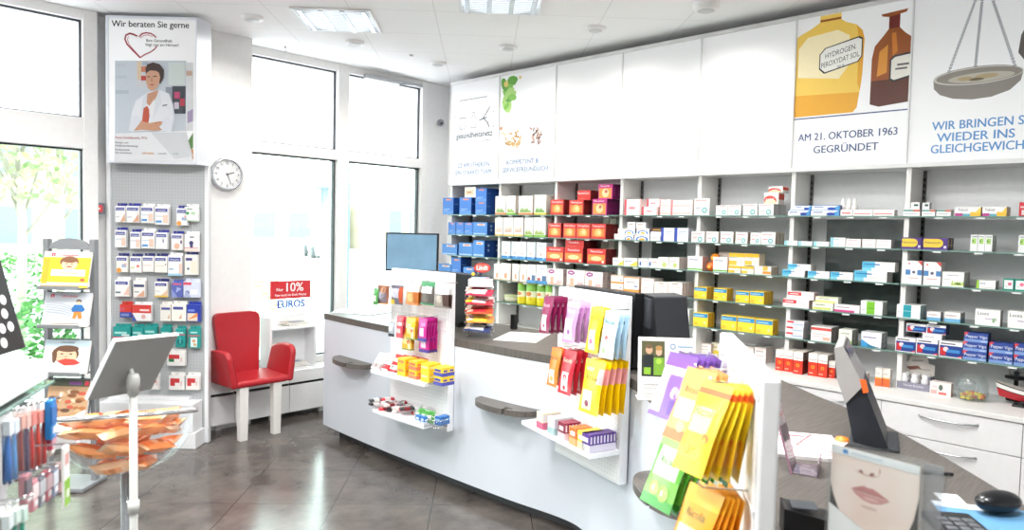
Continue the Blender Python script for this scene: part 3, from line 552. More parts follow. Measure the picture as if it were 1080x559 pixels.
 'lasea': ST('#faf9f6', '#a9a6a2', [('t', 'Lasea', .32, .66, .2, '#4a4a50'), ('r', .4, .4, .7, .46, '#b9a6c3'), ('e', .75, .35, .06, .16, '#9ab58f'), ('e', .82, .42, .05, .1, '#b9cbb0')], []),
 'grippe': ST('#1f3f8f', '#1a2f66', [('r', 0, .74, 1, 1, '#f7f6f5'), ('r', .08, .82, .7, .9, '#5f5a66'), ('r', .06, .1, .3, .6, '#d22f36'), ('d', .3, .5, .12, '#f3dada'), ('r', .35, .3, .9, .5, '#3f8fd0'), ('tri', .7, 0, 1, 0, 1, .18, '#e84a3f'), ('r', 0, 0, 1, .05, '#f4f2f2'), ('r', 0, 0, .04, 1, '#f4f2f2')], [], '#f0efee'),
 'whiteflat': ST('#f6f4f2', '#c9c6c6', [('r', .1, .3, .6, .5, '#c9c6cc')], []),
 'pepper': ST('#2f4a9c', '#1c2f6c', [('r', 0, 0, 1, .3, '#7f9fd6'), ('t', 'Pepper Vigo', .52, .46, .3, '#f4f6fc'), ('tri', 0, .6, .22, 1, 0, 1, '#e04a55'), ('r', .7, .06, .95, .2, '#b9c9e6')], [('r', .2, 0, .3, 1, '#7f93c6')]),
 'pinkcut': ST('#f4e6e2', '#cdb7b2', [('e', .52, .62, .1, .22, '#5f6f66'), ('r', .05, .1, .35, .4, '#e6a9a4'), ('r', .42, .1, .8, .28, '#d86a6a'), ('r', .1, .6, .35, .68, '#dcb9b6')], []),
 'palegr': ST('#cfd9c6', '#b3bfae', [('r', .2, .4, .8, .6, '#dfe6d6')], []),
 'yelw2': ST('#f4f0d6', '#d9cfa6', [('r', 0, 0, 1, .4, '#e9d24a'), ('r', .2, .6, .7, .7, '#c3b98c')], []),
 'greenkid': ST('#f6f6f3', '#d9d6d0', [('tri', 0, .25, .55, 1, 0, 1, '#4fb062'), ('e', .55, .3, .3, .2, '#e6efe4'), ('tri', .4, 1, 1, 1, 1, .8, '#bfe0c0')], []),
 'whrd2': ST('#f8f4f2', '#e6d9d4', [('e', .3, .3, .14, .14, '#dc6a76'), ('r', .5, .2, .8, .5, '#e9c3c3'), ('r', .1, .7, .6, .76, '#c9bdbd')], []),
}
def carton(M, x0, x1, z0, z1, y0, dep, sty, name='medicine_box'):
    """returns a mesh object; origin at the middle of its base"""
    s = STY[sty]; w, h = x1-x0, z1-z0; b = MB()
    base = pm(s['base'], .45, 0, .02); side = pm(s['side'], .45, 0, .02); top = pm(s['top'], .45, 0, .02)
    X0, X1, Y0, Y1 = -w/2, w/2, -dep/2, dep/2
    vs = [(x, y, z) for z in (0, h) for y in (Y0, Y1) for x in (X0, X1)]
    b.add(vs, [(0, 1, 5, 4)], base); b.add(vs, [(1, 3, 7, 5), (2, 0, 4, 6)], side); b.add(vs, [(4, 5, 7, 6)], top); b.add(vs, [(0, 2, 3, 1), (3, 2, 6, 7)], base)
    def draw(ops, fn, W_, H_):
        for i, q in enumerate(ops):
            e = -.0004-.00025*i; k = q[0]
            P = lambda u, v: fn(u, v, e)
            if k == 'r': b.add([P(q[1], q[2]), P(q[3], q[2]), P(q[3], q[4]), P(q[1], q[4])], [(0, 1, 2, 3)], pm(q[5], .45, 0, .02))
            elif k == 'tri': b.add([P(q[1], q[2]), P(q[3], q[4]), P(q[5], q[6])], [(0, 1, 2)], pm(q[7], .45, 0, .02))
            elif k in 'de':
                rx, rz, c = (q[3], q[3]*W_/H_ if q[3]*W_/H_ < .45 else .45, q[4]) if k == 'd' else (q[3], q[4], q[5])
                n = 14; b.add([P(min(1, max(0, q[1]+rx*math.cos(2*PI*j/n))), min(1, max(0, q[2]+rz*math.sin(2*PI*j/n)))) for j in range(n)], [list(range(n))], pm(c, .45, 0, .02))
            elif k == 'pill':
                n = 16; rr = (q[4]-q[2])/2; cv = (q[2]+q[4])/2; ru = rr*H_/W_
                pts = [(q[3]-ru+ru*math.cos(a), cv+rr*math.sin(a)) for a in [-PI/2+PI*j/8 for j in range(9)]] + [(q[1]+.02, q[4]), (q[1], q[4]-.1), (q[1], q[2]+.1), (q[1]+.02, q[2])]
                b.add([P(*p) for p in pts], [list(range(len(pts)))], pm(q[5], .45, 0, .02))
            elif k == 't':
                v_, f_, L = text_mesh(q[1]); hh = q[4]; kx = hh*H_/W_/.7; kx = min(kx, .9/L if L*kx > .9 else kx)
                b.add([P(q[2]-L*kx/2+p[0]*kx, q[3]+p[1]*hh/.7) for p in v_], f_, pm(q[5], .45, 0, .02))
            elif k == 'leaf':
                rnd = random.Random(len(q[5])+int(q[1]*100)); c = q[5]
                for j in range(9):
                    u = q[1]+(q[3]-q[1])*(j+.5)/9; hgt = (q[4]-q[2])*(.4+.6*rnd.random()); t = .06
                    b.add([P(u-t, q[2]), P(u+t, q[2]), P(u+t*.6, q[2]+hgt*.7), P(u, q[2]+hgt), P(u-t*.6, q[2]+hgt*.6)], [(0, 1, 2, 3, 4)], pm(c, .45, 0, .05))
            elif k == 'dots':
                for j in range(10):
                    for l in range(2):
                        u = q[1]+(q[3]-q[1])*(j+.5)/10; v = q[2]+(q[4]-q[2])*(l+.5)/2
                        b.add([P(u-.03, v-.04), P(u+.03, v-.04), P(u+.03, v+.05), P(u-.03, v+.05)], [(0, 1, 2, 3)], pm(q[5], .45, 0, .02))
    draw(s['ops'], lambda u, v, e: (X0+u*w, Y0+e, v*h), w, h)
    draw(s['sops'], lambda u, v, e: (X1-e, Y0+u*dep, v*h), dep, h)
    o = b.build(name); o.location = M.w((x0+x1)/2, y0+dep/2, z0); o.rotation_euler.z = M.a
    return o

SHN = ['top shelf', 'second shelf', 'third shelf', 'fourth shelf', 'lowest shelf', 'cabinet top']
# (bay, shelf, px left, px right, py top, py bottom or None, style, stack, boxes deep, box depth, description)
G = []
def row(bay, sh, *items):
    for it in items: G.append((bay, sh)+it)
BL = 'blue carton'
row(0, 0, (467.2, 478.3, 208.5, None, 'blue', 1, 1, .14, 'blue carton with pale blue foot'), (484.8, 497.2, 208.2, None, 'blue', 1, 2, .12, 'blue carton with dark side'), (489.4, 501, 197, 207.6, 'small', 1, 1, .06, 'small beige pictured packet'), (501.8, 513.3, 198.7, None, 'blue', 2, 2, .12, 'blue carton in tall stack'))
row(0, 1, (473, 480.6, 234.4, None, 'blue', 1, 1, .1, 'slim blue carton'), (481.2, 489.4, 234.4, None, 'blue', 1, 1, .1, 'slim blue carton'), (489.9, 498.8, 234.6, None, 'blue', 1, 1, .1, 'slim blue carton'), (499.2, 513.8, 234.4, None, 'bluew', 1, 2, .12, 'wide blue carton with pale label'))
row(0, 2, (466.5, 482.2, 257.4, None, 'bluew', 1, 1, .12, 'blue carton with pale label'), (484, 498.8, 256, None, 'bluew', 1, 1, .12, 'blue carton with pale label'), (499.2, 511, 253.5, None, 'bluew', 1, 2, .12, 'tall blue carton with pale label'))
row(0, 3, (462.6, 475.7, 278.5, None, 'bluew', 1, 1, .12, 'low blue carton'), (476.3, 486, 271.8, None, 'blue', 1, 1, .16, 'tall blue carton'), (488.7, 500, 282, None, 'bluew', 1, 1, .12, 'flat blue carton'))
T = 'white herbal tea carton'
row(1, 0, (522.7, 533.6, 206.8, None, 'tea_o', 1, 2, .07, T+' with orange foot'), (534.4, 543.6, 206.6, None, 'tea_g', 1, 2, .07, T+' with green foot'), (547.2, 561.8, 206.5, None, 'tea_o', 1, 2, .07, T+' with orange foot'), (563.8, 576.2, 205.6, None, 'tea_y', 1, 2, .07, T+' with yellow foot'))
row(1, 1, (522.4, 530.5, 229.3, None, 'tea_p', 1, 1, .07, 'pale blush tea carton'), (531.2, 541.5, 229.3, None, 'tea_p', 1, 1, .07, 'pale blush tea carton'), (542, 552, 229.3, None, 'tea_p', 1, 1, .07, 'pale blush tea carton'), (553.4, 562.5, 229.3, None, 'tea_g', 1, 2, .07, T+' with green foot'), (563.2, 575.6, 229.3, None, 'tea_g', 1, 2, .07, T+' with green foot'))
row(1, 2, (529.2, 538.4, 254.6, None, 'wblue', 1, 1, .07, 'white carton with blue foot'), (539.7, 547, 254.8, None, 'wblue', 1, 1, .07, 'white carton with blue foot'), (547.4, 555, 254.9, None, 'wblue', 1, 1, .07, 'white carton with blue foot'), (556, 564.5, 255.4, None, 'wblue', 1, 1, .07, 'white carton with blue foot'), (566, 576.2, 255.8, None, 'wblue', 1, 2, .07, 'white carton with blue foot'))
row(1, 3, (521.2, 528, 278, None, 'wcup', 1, 1, .06, 'white carton with tan picture'), (528.6, 538.6, 277.7, None, 'wcup', 1, 1, .06, 'white carton with tan picture'), (540.5, 547.6, 278.5, None, 'wcup', 1, 1, .06, 'white carton with tan picture'), (548.6, 555.6, 278.7, None, 'wcup', 1, 1, .06, 'white carton with tan picture'), (556.2, 565, 279, None, 'wcupb', 1, 1, .06, 'white and blue cup carton'), (565.8, 577, 279.4, None, 'wcupb', 1, 2, .06, 'white and blue cup carton'))
row(1, 5, (532.6, 550.5, 322.6, 341, 'greenkid', 1, 1, .09, 'white carton with green corner'), (551, 561.5, 325, 342, 'whrd2', 1, 1, .08, 'white carton with pink flower'), (562, 574, 326, 343, 'whrd2', 1, 2, .07, 'white carton with pink flower'))
row(2, 0, (580.9, 594.6, 210.5, None, 'red', 1, 2, .09, 'red heat wrap carton'), (600.5, 615.5, 211, None, 'red', 1, 3, .06, 'red heat wrap carton'), (608.3, 622, 200.7, 210, 'redtop', 1, 2, .09, 'flat red heat wrap carton'), (625, 640.3, 209.8, None, 'mag', 1, 3, .06, 'magenta heat wrap carton'), (630.5, 645.5, 194, 209.3, 'mag', 1, 1, .13, 'magenta heat wrap carton on top'))
row(2, 1, (578.3, 592, 235.4, None, 'red', 1, 2, .08, 'red heat wrap carton'), (594.2, 607.7, 235.6, None, 'red', 1, 1, .1, 'red heat wrap carton'), (608, 622.7, 235.8, None, 'red', 1, 1, .1, 'red heat wrap carton'), (623.6, 639, 236, None, 'red', 1, 3, .06, 'red heat wrap carton'))
row(2, 2, (576.3, 594.6, 260.5, None, 'redw', 1, 1, .1, 'wide red heat wrap carton'), (595.5, 614.9, 261.2, None, 'redw', 1, 2, .1, 'wide red heat wrap carton'), (595.7, 614.9, 253.3, 260.8, 'redtop', 1, 1, .2, 'flat red carton on top'), (619.4, 639, 262.6, None, 'redw', 1, 2, .08, 'wide red heat wrap carton'))
row(2, 3, (577.6, 594, 283.5, None, 'pinkw', 1, 1, .1, 'blush carton with purple oval'), (597.9, 616.8, 284.8, None, 'pinkw', 1, 1, .09, 'blush carton with purple oval'), (617.5, 635.7, 286.8, None, 'pinkw', 1, 3, .06, 'blush carton with purple oval'))
row(3, 0, (659, 676.5, 210.2, None, 'whred', 1, 2, .08, 'tall white carton with red edge'), (677.2, 694, 218, None, 'whred', 1, 2, .08, 'white carton with red edge'), (681.8, 696, 209.6, 217.6, 'whred', 1, 1, .08, 'white carton with red edge'), (696, 707.4, 210.6, None, 'whdots', 2, 1, .08, 'white carton with pink dots'), (708.2, 730.6, 211, None, 'whdots', 2, 1, .09, 'long white carton with pink dots'))
row(3, 1, (648, 657.8, 246.8, None, 'whlt', 1, 1, .06, 'small white and tan packet'), (658.3, 668, 246.6, None, 'arch', 1, 2, .06, 'packet with blue arch'), (669.4, 685, 246.8, None, 'arch', 1, 2, .06, 'packet with blue arch'), (686, 696.2, 248.6, None, 'whlt', 1, 1, .06, 'small white and tan packet'), (651, 656.6, 241, 246.4, 'whlt', 1, 1, .05, 'small packet on top'), (657, 668.7, 240.8, 246.3, 'arch', 1, 1, .05, 'blue arch packet stacked higher'), (670.7, 683.8, 240.8, 246.4, 'arch', 1, 1, .05, 'blue arch packet stacked higher'), (685.6, 697, 240.2, 248.2, 'brown', 1, 1, .06, 'brown and white packet'), (661, 669.4, 234, 240.5, 'whlt', 1, 1, .04, 'white packet crowning the pile'), (670.2, 680.5, 234.4, 240.5, 'whlt', 1, 1, .04, 'white packet crowning the pile'), (697.5, 711.2, 240.3, None, 'blwhite', 1, 1, .07, 'white carton with blue spine'), (711.8, 726.2, 240.5, None, 'blwhite', 1, 1, .07, 'white carton with blue spine'))
row(3, 2, (646.3, 657.4, 272, None, 'wyel', 1, 1, .07, 'white packet with yellow corner'), (658, 672, 272.3, None, 'wyel', 1, 1, .07, 'white packet with yellow corner'), (673.7, 683.2, 272.6, None, 'wfig', 1, 1, .07, 'white packet with blue figure'), (683.8, 693.8, 272.8, None, 'wfig', 1, 1, .07, 'white packet with blue figure'), (694.3, 705.3, 271.4, None, 'wdot', 1, 1, .07, 'white packet with green dot'), (706, 716.4, 271.6, None, 'wdot', 1, 3, .06, 'white packet with green dot'))
row(3, 3, (644.6, 657.6, 290.3, None, 'worg', 2, 1, .07, 'white packet with orange foot'), (658.3, 674, 292.2, None, 'worg', 1, 2, .07, 'white carton with orange foot'), (676.6, 689.6, 293.5, None, 'wpink', 2, 2, .07, 'white packet with pink lines'), (690.3, 704, 297.4, None, 'wpk2', 1, 1, .07, 'cream packet with fine lines'), (704.7, 719.7, 297.8, None, 'wpk2', 1, 4, .045, 'cream packet with fine lines'))
row(3, 4, (701, 711.4, 325, None, 'wgrn2', 1, 2, .07, 'white packet with teal foot'), (712, 727, 325.6, None, 'wgrn2', 1, 2, .07, 'white packet with teal foot'))
row(3, 5, (711, 727, 351, 361, 'yelw2', 1, 2, .08, 'yellow footed packet'))
row(4, 0, (732.6, 748.6, 209.3, None, 'teal', 1, 1, .12, 'tall white carton with teal ring'), (755.3, 767.7, 216.5, None, 'teal', 1, 1, .07, 'white carton with teal ring'), (768.3, 781.6, 216.3, None, 'teal', 1, 1, .08, 'white carton with teal ring'), (784, 799, 215.3, None, 'teal', 1, 1, .07, 'white carton with teal ring'), (800.3, 816, 215.3, None, 'teal', 1, 3, .07, 'white carton with teal ring'), (805.5, 820.6, 203, 214.6, 'redarc', 1, 1, .1, 'white carton with red arc'), (810, 825, 196.5, 202.8, 'redarc', 1, 1, .1, 'flat white carton with red arc'))
row(4, 1, (729.5, 743.3, 244, None, 'tealr', 1, 1, .07, 'cream carton with teal ring'), (745, 757.9, 244.2, None, 'tealr', 1, 1, .07, 'cream carton with teal ring'), (760, 773.5, 244.4, None, 'tealr', 1, 1, .07, 'cream carton with teal ring'), (776, 788.6, 244.8, None, 'tealr', 1, 2, .07, 'cream carton with teal ring'), (791.8, 802.8, 245.4, None, 'tealr', 1, 1, .07, 'cream carton with teal ring'), (803.4, 818, 244.8, None, 'tealr', 1, 3, .05, 'cream carton with teal ring'))
row(4, 2, (725.6, 741, 270.4, None, 'wgreen', 1, 1, .1, 'white carton with green line'), (752.4, 767.4, 271.2, None, 'wgreen', 1, 1, .1, 'white carton with green line'), (768.3, 781.4, 280.5, None, 'yelw', 1, 1, .1, 'flat yellow topped carton'), (782, 795, 281, None, 'yelw', 1, 1, .1, 'flat yellow topped carton'), (768.3, 785, 267, 280, 'yelw', 1, 1, .1, 'yellow topped carton stacked higher'), (785.4, 800, 267.6, 281, 'yelw', 1, 1, .1, 'yellow topped carton stacked higher'), (795.8, 813.4, 281, None, 'worange', 1, 3, .04, 'white and orange carton'))
row(4, 3, (732.2, 745.5, 302.7, None, 'yblue', 1, 2, .06, 'yellow carton with blue band'), (753, 766.8, 304.2, None, 'yblue', 1, 2, .05, 'yellow carton with blue band'), (776, 790.3, 307, None, 'yblue', 1, 1, .07, 'yellow carton with blue band'), (791, 806, 307.4, None, 'yblue', 1, 3, .05, 'yellow carton with blue band'))
row(4, 4, (731.4, 746.8, 329.8, None, 'yblue', 1, 2, .05, 'yellow carton with blue band'), (760.8, 777.2, 333, None, 'yblue', 1, 1, .09, 'yellow carton with blue band'), (778, 796.2, 334.8, None, 'yblue', 1, 1, .09, 'yellow carton with blue band'), (797, 815.3, 337, None, 'yblue', 1, 1, .1, 'yellow carton with blue band'))
row(4, 5, (734, 750, 362, 374, 'wpink', 1, 2, .08, 'pale pink packet'), (750.6, 758.5, 361.5, 375, 'yelw2', 1, 1, .08, 'yellow packet'), (782, 795, 365.5, 381, 'wpink', 1, 1, .08, 'pale pink packet'), (796, 808, 366.5, 383, 'wpink', 1, 2, .06, 'pale pink packet'))
row(5, 0, (831.2, 854.6, 221.4, None, 'wblu3', 1, 1, .08, 'long white and blue carton'), (855.6, 885.3, 221.4, None, 'wblu3', 1, 1, .08, 'long white and blue carton'), (837.6, 855.2, 216.5, 221.1, 'wblu3', 1, 1, .08, 'white and blue carton on top'), (855.8, 885.3, 216.3, 221.1, 'wblu3', 1, 1, .08, 'white and blue carton on top'), (886.6, 899, 221.2, None, 'wtxt', 1, 1, .05, 'small white carton with red word'), (899.7, 920.6, 221.4, None, 'wline', 1, 1, .07, 'flat white carton with red line'), (921.2, 943.4, 221.4, None, 'wline', 1, 1, .07, 'flat white carton with red line'))
row(5, 1, (827.4, 841.3, 253.8, None, 'cyanl', 1, 1, .07, 'white carton with cyan edge'), (842, 856.6, 254.6, None, 'cyanl', 1, 1, .07, 'white carton with cyan edge'), (857.9, 874.2, 254.8, None, 'cyanl', 1, 1, .07, 'white carton with cyan edge'), (876, 891.8, 250.6, None, 'cyanl', 2, 1, .07, 'white carton with cyan edge'), (892.5, 908, 252, None, 'pinkl', 2, 1, .07, 'white carton with pink lines'), (909.5, 923.8, 252.3, None, 'pinkl', 2, 1, .07, 'white carton with pink lines'), (924.5, 940, 252.8, None, 'pinkl', 2, 1, .07, 'white carton with pink lines'))
row(5, 2, (825.2, 848.7, 284.8, None, 'cyanb', 1, 1, .09, 'long white and cyan carton'), (830.4, 854.6, 278.8, 284.4, 'cyanb', 1, 1, .09, 'white and cyan carton on top'), (852, 874.9, 286.2, None, 'cyanb', 1, 1, .06, 'long white and cyan carton'), (876, 899.7, 287.2, None, 'cyanb', 1, 1, .06, 'long white and cyan carton'), (901, 935.6, 286, None, 'cyanb', 1, 2, .06, 'extra long white and cyan carton'), (908.8, 943.4, 276.5, 285.6, 'cyanb', 1, 1, .09, 'extra long cyan carton on top'))
row(5, 3, (825.9, 853.3, 315.7, None, 'redlab', 1, 1, .08, 'long white carton with red label'), (830.4, 857.9, 307.8, 315.3, 'redlab', 1, 1, .08, 'red labelled carton on top'), (857, 878.8, 319.2, None, 'yelgr', 1, 1, .07, 'white and yellow green carton'), (859.5, 883.3, 313.4, 318.9, 'yelgr', 1, 1, .07, 'yellow green carton on top'), (880, 906.8, 321.8, None, 'magl', 1, 1, .06, 'white carton with magenta foot'), (908, 931, 317.7, None, 'greenb', 1, 2, .05, 'white carton with green block'))
row(5, 4, (829.8, 847.6, 338.6, None, 'redstripe', 3, 1, .09, 'white packet with red stripe'), (855.7, 877, 344.6, None, 'redtopw', 1, 2, .07, 'white carton with red top band'), (885, 898.8, 347.8, None, 'greenw', 1, 2, .06, 'cream and green carton'), (908.6, 930, 350.7, None, 'swoosh', 1, 2, .06, 'white carton with blue swoosh'))
row(5, 5, (818.5, 827, 369, 391, 'redcan', 1, 2, .07, 'red and white tonic carton'), (827.4, 836.6, 370, 392.5, 'redcan', 1, 2, .07, 'red and white tonic carton'), (837, 847, 371.5, 395, 'redcan', 1, 3, .07, 'red and white tonic carton'), (853, 862.8, 373, 397, 'redcan', 1, 2, .07, 'red and white tonic carton'), (863.3, 873, 374.5, 398.5, 'redcan', 1, 2, .07, 'red and white tonic carton'), (873.8, 881, 381, 399, 'redcan', 1, 1, .05, 'small red and white carton'), (902.7, 914.3, 393, 402.6, 'wpink', 1, 1, .06, 'small pink dotted packet'), (923.4, 930.6, 388.5, 407.5, 'worange2', 1, 1, .05, 'white and orange carton'), (931.2, 939, 389.4, 408.6, 'worange2', 1, 1, .05, 'white and orange carton'))
row(6, 0, (953, 970.5, 220.8, None, 'wteal', 1, 1, .06, 'flat white carton with teal top'), (972.4, 986.4, 220.9, None, 'wteal', 1, 1, .06, 'flat white carton with teal top'), (987.7, 1003, 221, None, 'wteal', 1, 1, .07, 'flat white carton with teal top'), (960.2, 969.4, 213.4, 220.4, 'wteal2', 1, 1, .05, 'tiny white box with dark square'), (972.4, 979.8, 213.6, 220.5, 'wteal2', 1, 1, .05, 'tiny white box with dark square'), (1007.6, 1034.7, 218.2, None, 'talcid', 1, 1, .06, 'white rainbow striped carton'), (1036.4, 1062, 218, None, 'talcid', 1, 2, .06, 'white rainbow striped carton'), (1075.2, 1090, 213.3, None, 'redbox', 1, 1, .08, 'red carton cut by the edge'))
row(6, 1, (950.6, 972.2, 250.5, None, 'purple', 1, 1, .1, 'purple carton with yellow lozenge'), (973.3, 1000, 250.8, None, 'purple', 1, 2, .07, 'purple carton with yellow lozenge'), (1024, 1031.4, 247.6, None, 'wgsq', 1, 2, .06, 'slim white carton with green square'), (1031.9, 1039, 247.7, None, 'wgsq', 1, 2, .06, 'slim white carton with green square'), (1039.4, 1047, 247.8, None, 'wgsq', 1, 2, .06, 'slim white carton with green square'), (1074.6, 1082, 248, None, 'wgsq', 1, 2, .06, 'slim white carton with green square'))
row(6, 2, (955.7, 973, 275.2, None, 'wblband', 1, 1, .07, 'tall white carton with blue band'), (974.6, 993, 276.5, None, 'wblband', 1, 1, .09, 'tall white carton with blue band'), (994, 1017, 287, None, 'laxa', 1, 3, .05, 'white carton with olive branch'), (1030, 1050.2, 295.9, None, 'liva', 1, 2, .05, 'white carton with green end'), (1058.4, 1069.6, 294, None, 'tealfr', 1, 1, .06, 'teal framed white packet'), (1070.4, 1083, 294.8, None, 'tealfr', 1, 1, .06, 'teal framed white packet'))
row(6, 3, (946, 971, 321.6, None, 'tealblk', 1, 2, .07, 'white carton with teal block'), (977.9, 992.2, 328.9, None, 'bluebot', 1, 1, .06, 'white packet with blue foot'), (996.4, 1013, 329.5, None, 'bluebot', 1, 2, .06, 'white packet with blue foot'), (1028.8, 1055.4, 326.8, None, 'lasea', 1, 1, .08, 'cream lavender carton'), (1063.4, 1090, 328.7, None, 'lasea', 1, 1, .08, 'cream lavender carton'))
row(6, 4, (944.8, 965.8, 356.2, None, 'grippe', 1, 1, .09, 'blue white and red carton'), (966.6, 989.4, 358, None, 'grippe', 1, 1, .09, 'blue white and red carton'), (990.6, 1015.4, 360.6, None, 'grippe', 1, 1, .1, 'blue white and red carton'), (955.7, 976.4, 341.8, 355.6, 'grippe', 1, 1, .09, 'blue and red carton on top'), (977, 997.5, 343, 351.6, 'grippe', 1, 1, .09, 'blue and red carton on top'), (972.5, 993, 352.3, 357.6, 'whiteflat', 1, 1, .08, 'flat white carton'), (1016.6, 1041.8, 351.2, None, 'pepper', 3, 1, .09, 'dark blue peppermint packet'), (1043.6, 1069, 361.8, None, 'pepper', 2, 1, .09, 'dark blue peppermint packet'), (1070, 1095, 363.5, None, 'pepper', 2, 1, .09, 'dark blue peppermint packet'))
row(6, 5, (981, 1003.3, 403.5, 418, 'pinkcut', 1, 1, .06, 'pale pink keyhole packet'),)
def place_boxes():
    for bay in range(7):
        for sh in range(6):
            its = [g for g in G if g[0] == bay and g[1] == sh]
            base = sorted([g for g in its if g[5] is None or sh == 5], key=lambda g: g[2])
            for g in its:
                _, _, a, c, yt, yb, sty, n, deep, dep, desc = g
                fy = .012 if sh < 5 else .03
                if sh == 5:
                    # stands further forward or back on the cabinet top: find where its foot meets it
                    for q in range(-24, 30):
                        fy = q*.01
                        if W.hit((a+c)/2, yb, fy)[1] <= CT: break
                x0, x1 = W.hit(a, yt, fy)[0], W.hit(c, yt, fy)[0]
                z0 = CT if sh == 5 else SH[sh]
                zt = W.hit((a+c)/2, yt, fy)[1]
                lev = ''
                if yb is not None and sh < 5:
                    z0 = W.hit((a+c)/2, yb, fy)[1]; fy += .012
                    # rest exactly on the box below
                    cand = [t for (q0, q1, t) in TOPS.get((bay, sh), []) if q0 < x1-.01 and q1 > x0+.01 and abs(t-z0) < .05]
                    if cand: z0 = max(cand)
                    lev = ' on the upper layer'
                hgt = (zt-z0)/n
                pos = [g2 for g2 in (base if not lev else [h for h in its if h[5] is not None])]
                pos = sorted(pos, key=lambda h: h[2]); k = pos.index(g)+1
                where = '%s from left, %s under %s panel' % (ORD[k], SHN[sh], PN[bay])
                grp = 'cartons on the %s below the %s panel' % (SHN[sh], PN[bay])
                first = None
                for s in range(n):
                    lv = lev if n == 1 else [' bottom', ' top'][min(s, 1)] if n == 2 else [' bottom', ' middle', ' top'][min(s, 2)]
                    lv = {'': '', ' on the upper layer': 'upper '}.get(lv, lv.strip()+' ')
                    jx = ((s*37) % 5-2)*.0015 if n > 1 else 0
                    for d in range(deep):
                        yy = fy+d*(dep+.003)
                        if yy+dep > .292: break
                        lb = '%s%s, %s' % (lv, desc, where) if d == 0 else '%s%s %s, %s' % (lv, desc, ['', 'one back', 'two back', 'three back'][d], where.replace('from left', 'column'))
                        if first is None:
                            first = o = carton(W, x0, x1, z0, z0+hgt, fy, dep, sty)
                        else:
                            o = dup(first, loc=W.w((x0+x1)/2+jx, yy+dep/2, z0+s*hgt))
                        tag(o, lb, 'box', grp)
                TOPS.setdefault((bay, sh), []).append((x0, x1, z0+n*hgt))
TOPS = {}
G.sort(key=lambda g: (g[0], g[1], g[5] is not None, -(g[5] or 0)))
place_boxes()

# cans, bottles and other round goods standing on the shelves
def wpos(px, py, sh, fy=.05):
    x, z = W.hit(px, py, fy); return x
cany, cang, canw = pm('#f2e22e', .4), pm('#8fc95a', .4), pm('#f4f3d6', .4)
for k, (a, c) in enumerate(((543.6, 551.4), (552, 562.6), (564, 572.4), (573.2, 580.6))):
    x0, x1 = W.hit(a, 310, .02)[0], W.hit(c, 310, .02)[0]; r = (x1-x0)/2*.96; h = W.hit((a+c)/2, 298.2, .03)[1]-SH[4]
    b = MB().lathe([(0, 0), (r*.96, 0), (r, .006), (r, h*.35)], cany, 20).lathe([(r, h*.35), (r, h*.62)], canw, 20).lathe([(r, h*.62), (r, h*.94)], cang, 20).lathe([(r, h*.94), (r*.97, h), (0, h)], cany, 20)
    b.ball((-.001, -r*.93, h*.5), (r*.5, r*.12, r*.4), pm('#d8803c')); b.ball((r*.2, -r*.93, h*.3), (r*.4, r*.1, r*.3), pm('#e9c32a'))
    tag(b.build('powder_can', loc=W.w((x0+x1)/2, .02+r, SH[4]), rz=W.a), 'yellow and green powder can, %s from left on the lowest shelf below the herb panel' % ORD[k+1], 'can', 'yellow cans below the herb panel')
x0, x1 = W.hit(528, 310, .05)[0], W.hit(541.5, 310, .05)[0]; r = (x1-x0)/2
t = empty('round_tin', W.w((x0+x1)/2, .05+r, SH[4]), W.a, 'squat cream round tin left of the yellow cans', 'tin')
MB().lathe([(0, 0), (r, 0), (r, .05), (0, .05)], pm('#e8e6c9'), 24).build('body', t); MB().lathe([(r, .05), (r*1.03, .052), (r*1.03, .07), (0, .072)], pm('#d9dcae'), 24).build('lid', t)
# white spray bottles behind the small red-word carton
for k, px in enumerate((889.5, 894.5, 900.2)):
    x = W.hit(px, 215, .09)[0]; h = W.hit(px, 209, .09)[1]-SH[0]
    t = empty('pump_bottle', W.w(x, .09+.012*k, SH[0]), W.a, 'white plastic bottle with narrow cap, %s of three under the bottle panel' % ['left', 'middle', 'right'][k], 'bottle', 'white bottles below the bottle panel')
    r = .022; MB().lathe([(0, 0), (r, 0), (r, h*.55), (r*.6, h*.68), (r*.5, h*.7)], pm('#f3f0ee', .35), 18).build('body', t)
    MB().lathe([(r*.62, h*.68), (r*.62, h*.84), (r*.4, h*.9), (r*.35, h), (0, h)], pm('#fbfafa', .35), 16).build('cap', t)
# orange ball shaped packs
for k, (px, py, lb) in enumerate(((747.6, 281, 'lower'), (749.8, 267.8, 'upper'))):
    x, z = W.hit(px, py, .0); r = .036
    if k == 0: z = SH[2]+r; z0 = z
    else: z = z0+2*r-.004
    b = MB().ball((0, 0, 0), r, pm('#f08a1e' if k else '#ea6a1e', .4), 12); b.disc(.0, .0, .012, -r-.001, pm('#f9c34a'), n=12)
    tag(b.build('orange_ball', loc=W.w(x+k*.006, .04+k*.02, z), rz=W.a), '%s one of two glossy orange balls between white cartons' % lb, 'ball', 'orange balls between cartons')
x0, z = W.hit(760, 268, .1)
tag(MB().tube([(0, 0, 0), (.10, 0, 0)], .03, pm('#e6d3c9'), 16).build('rolled_bandage', loc=W.w(x0-.03, .15, SH[2]+.125), rz=W.a), 'pale beige rolled bandage lying on white carton behind orange balls', 'bandage')
# pale green cartons at the back of the red heat-wrap bay
for k, (sh, a, c, yt) in enumerate(((1, 636, 642.5, 230.5), (1, 643.2, 650, 230.5), (2, 634.5, 641, 254), (2, 641.6, 648, 254))):
    x0, x1 = W.hit(a, yt, .2)[0], W.hit(c, yt, .2)[0]; zt = W.hit(a, yt, .2)[1]
    o = carton(W, x0, x1, SH[sh], zt, .2, .06, 'palegr'); tag(o, 'pale green carton at the back of the %s beside red cartons, %s one' % (SHN[sh], ['left', 'right'][k % 2]), 'box', 'pale green cartons behind red ones')

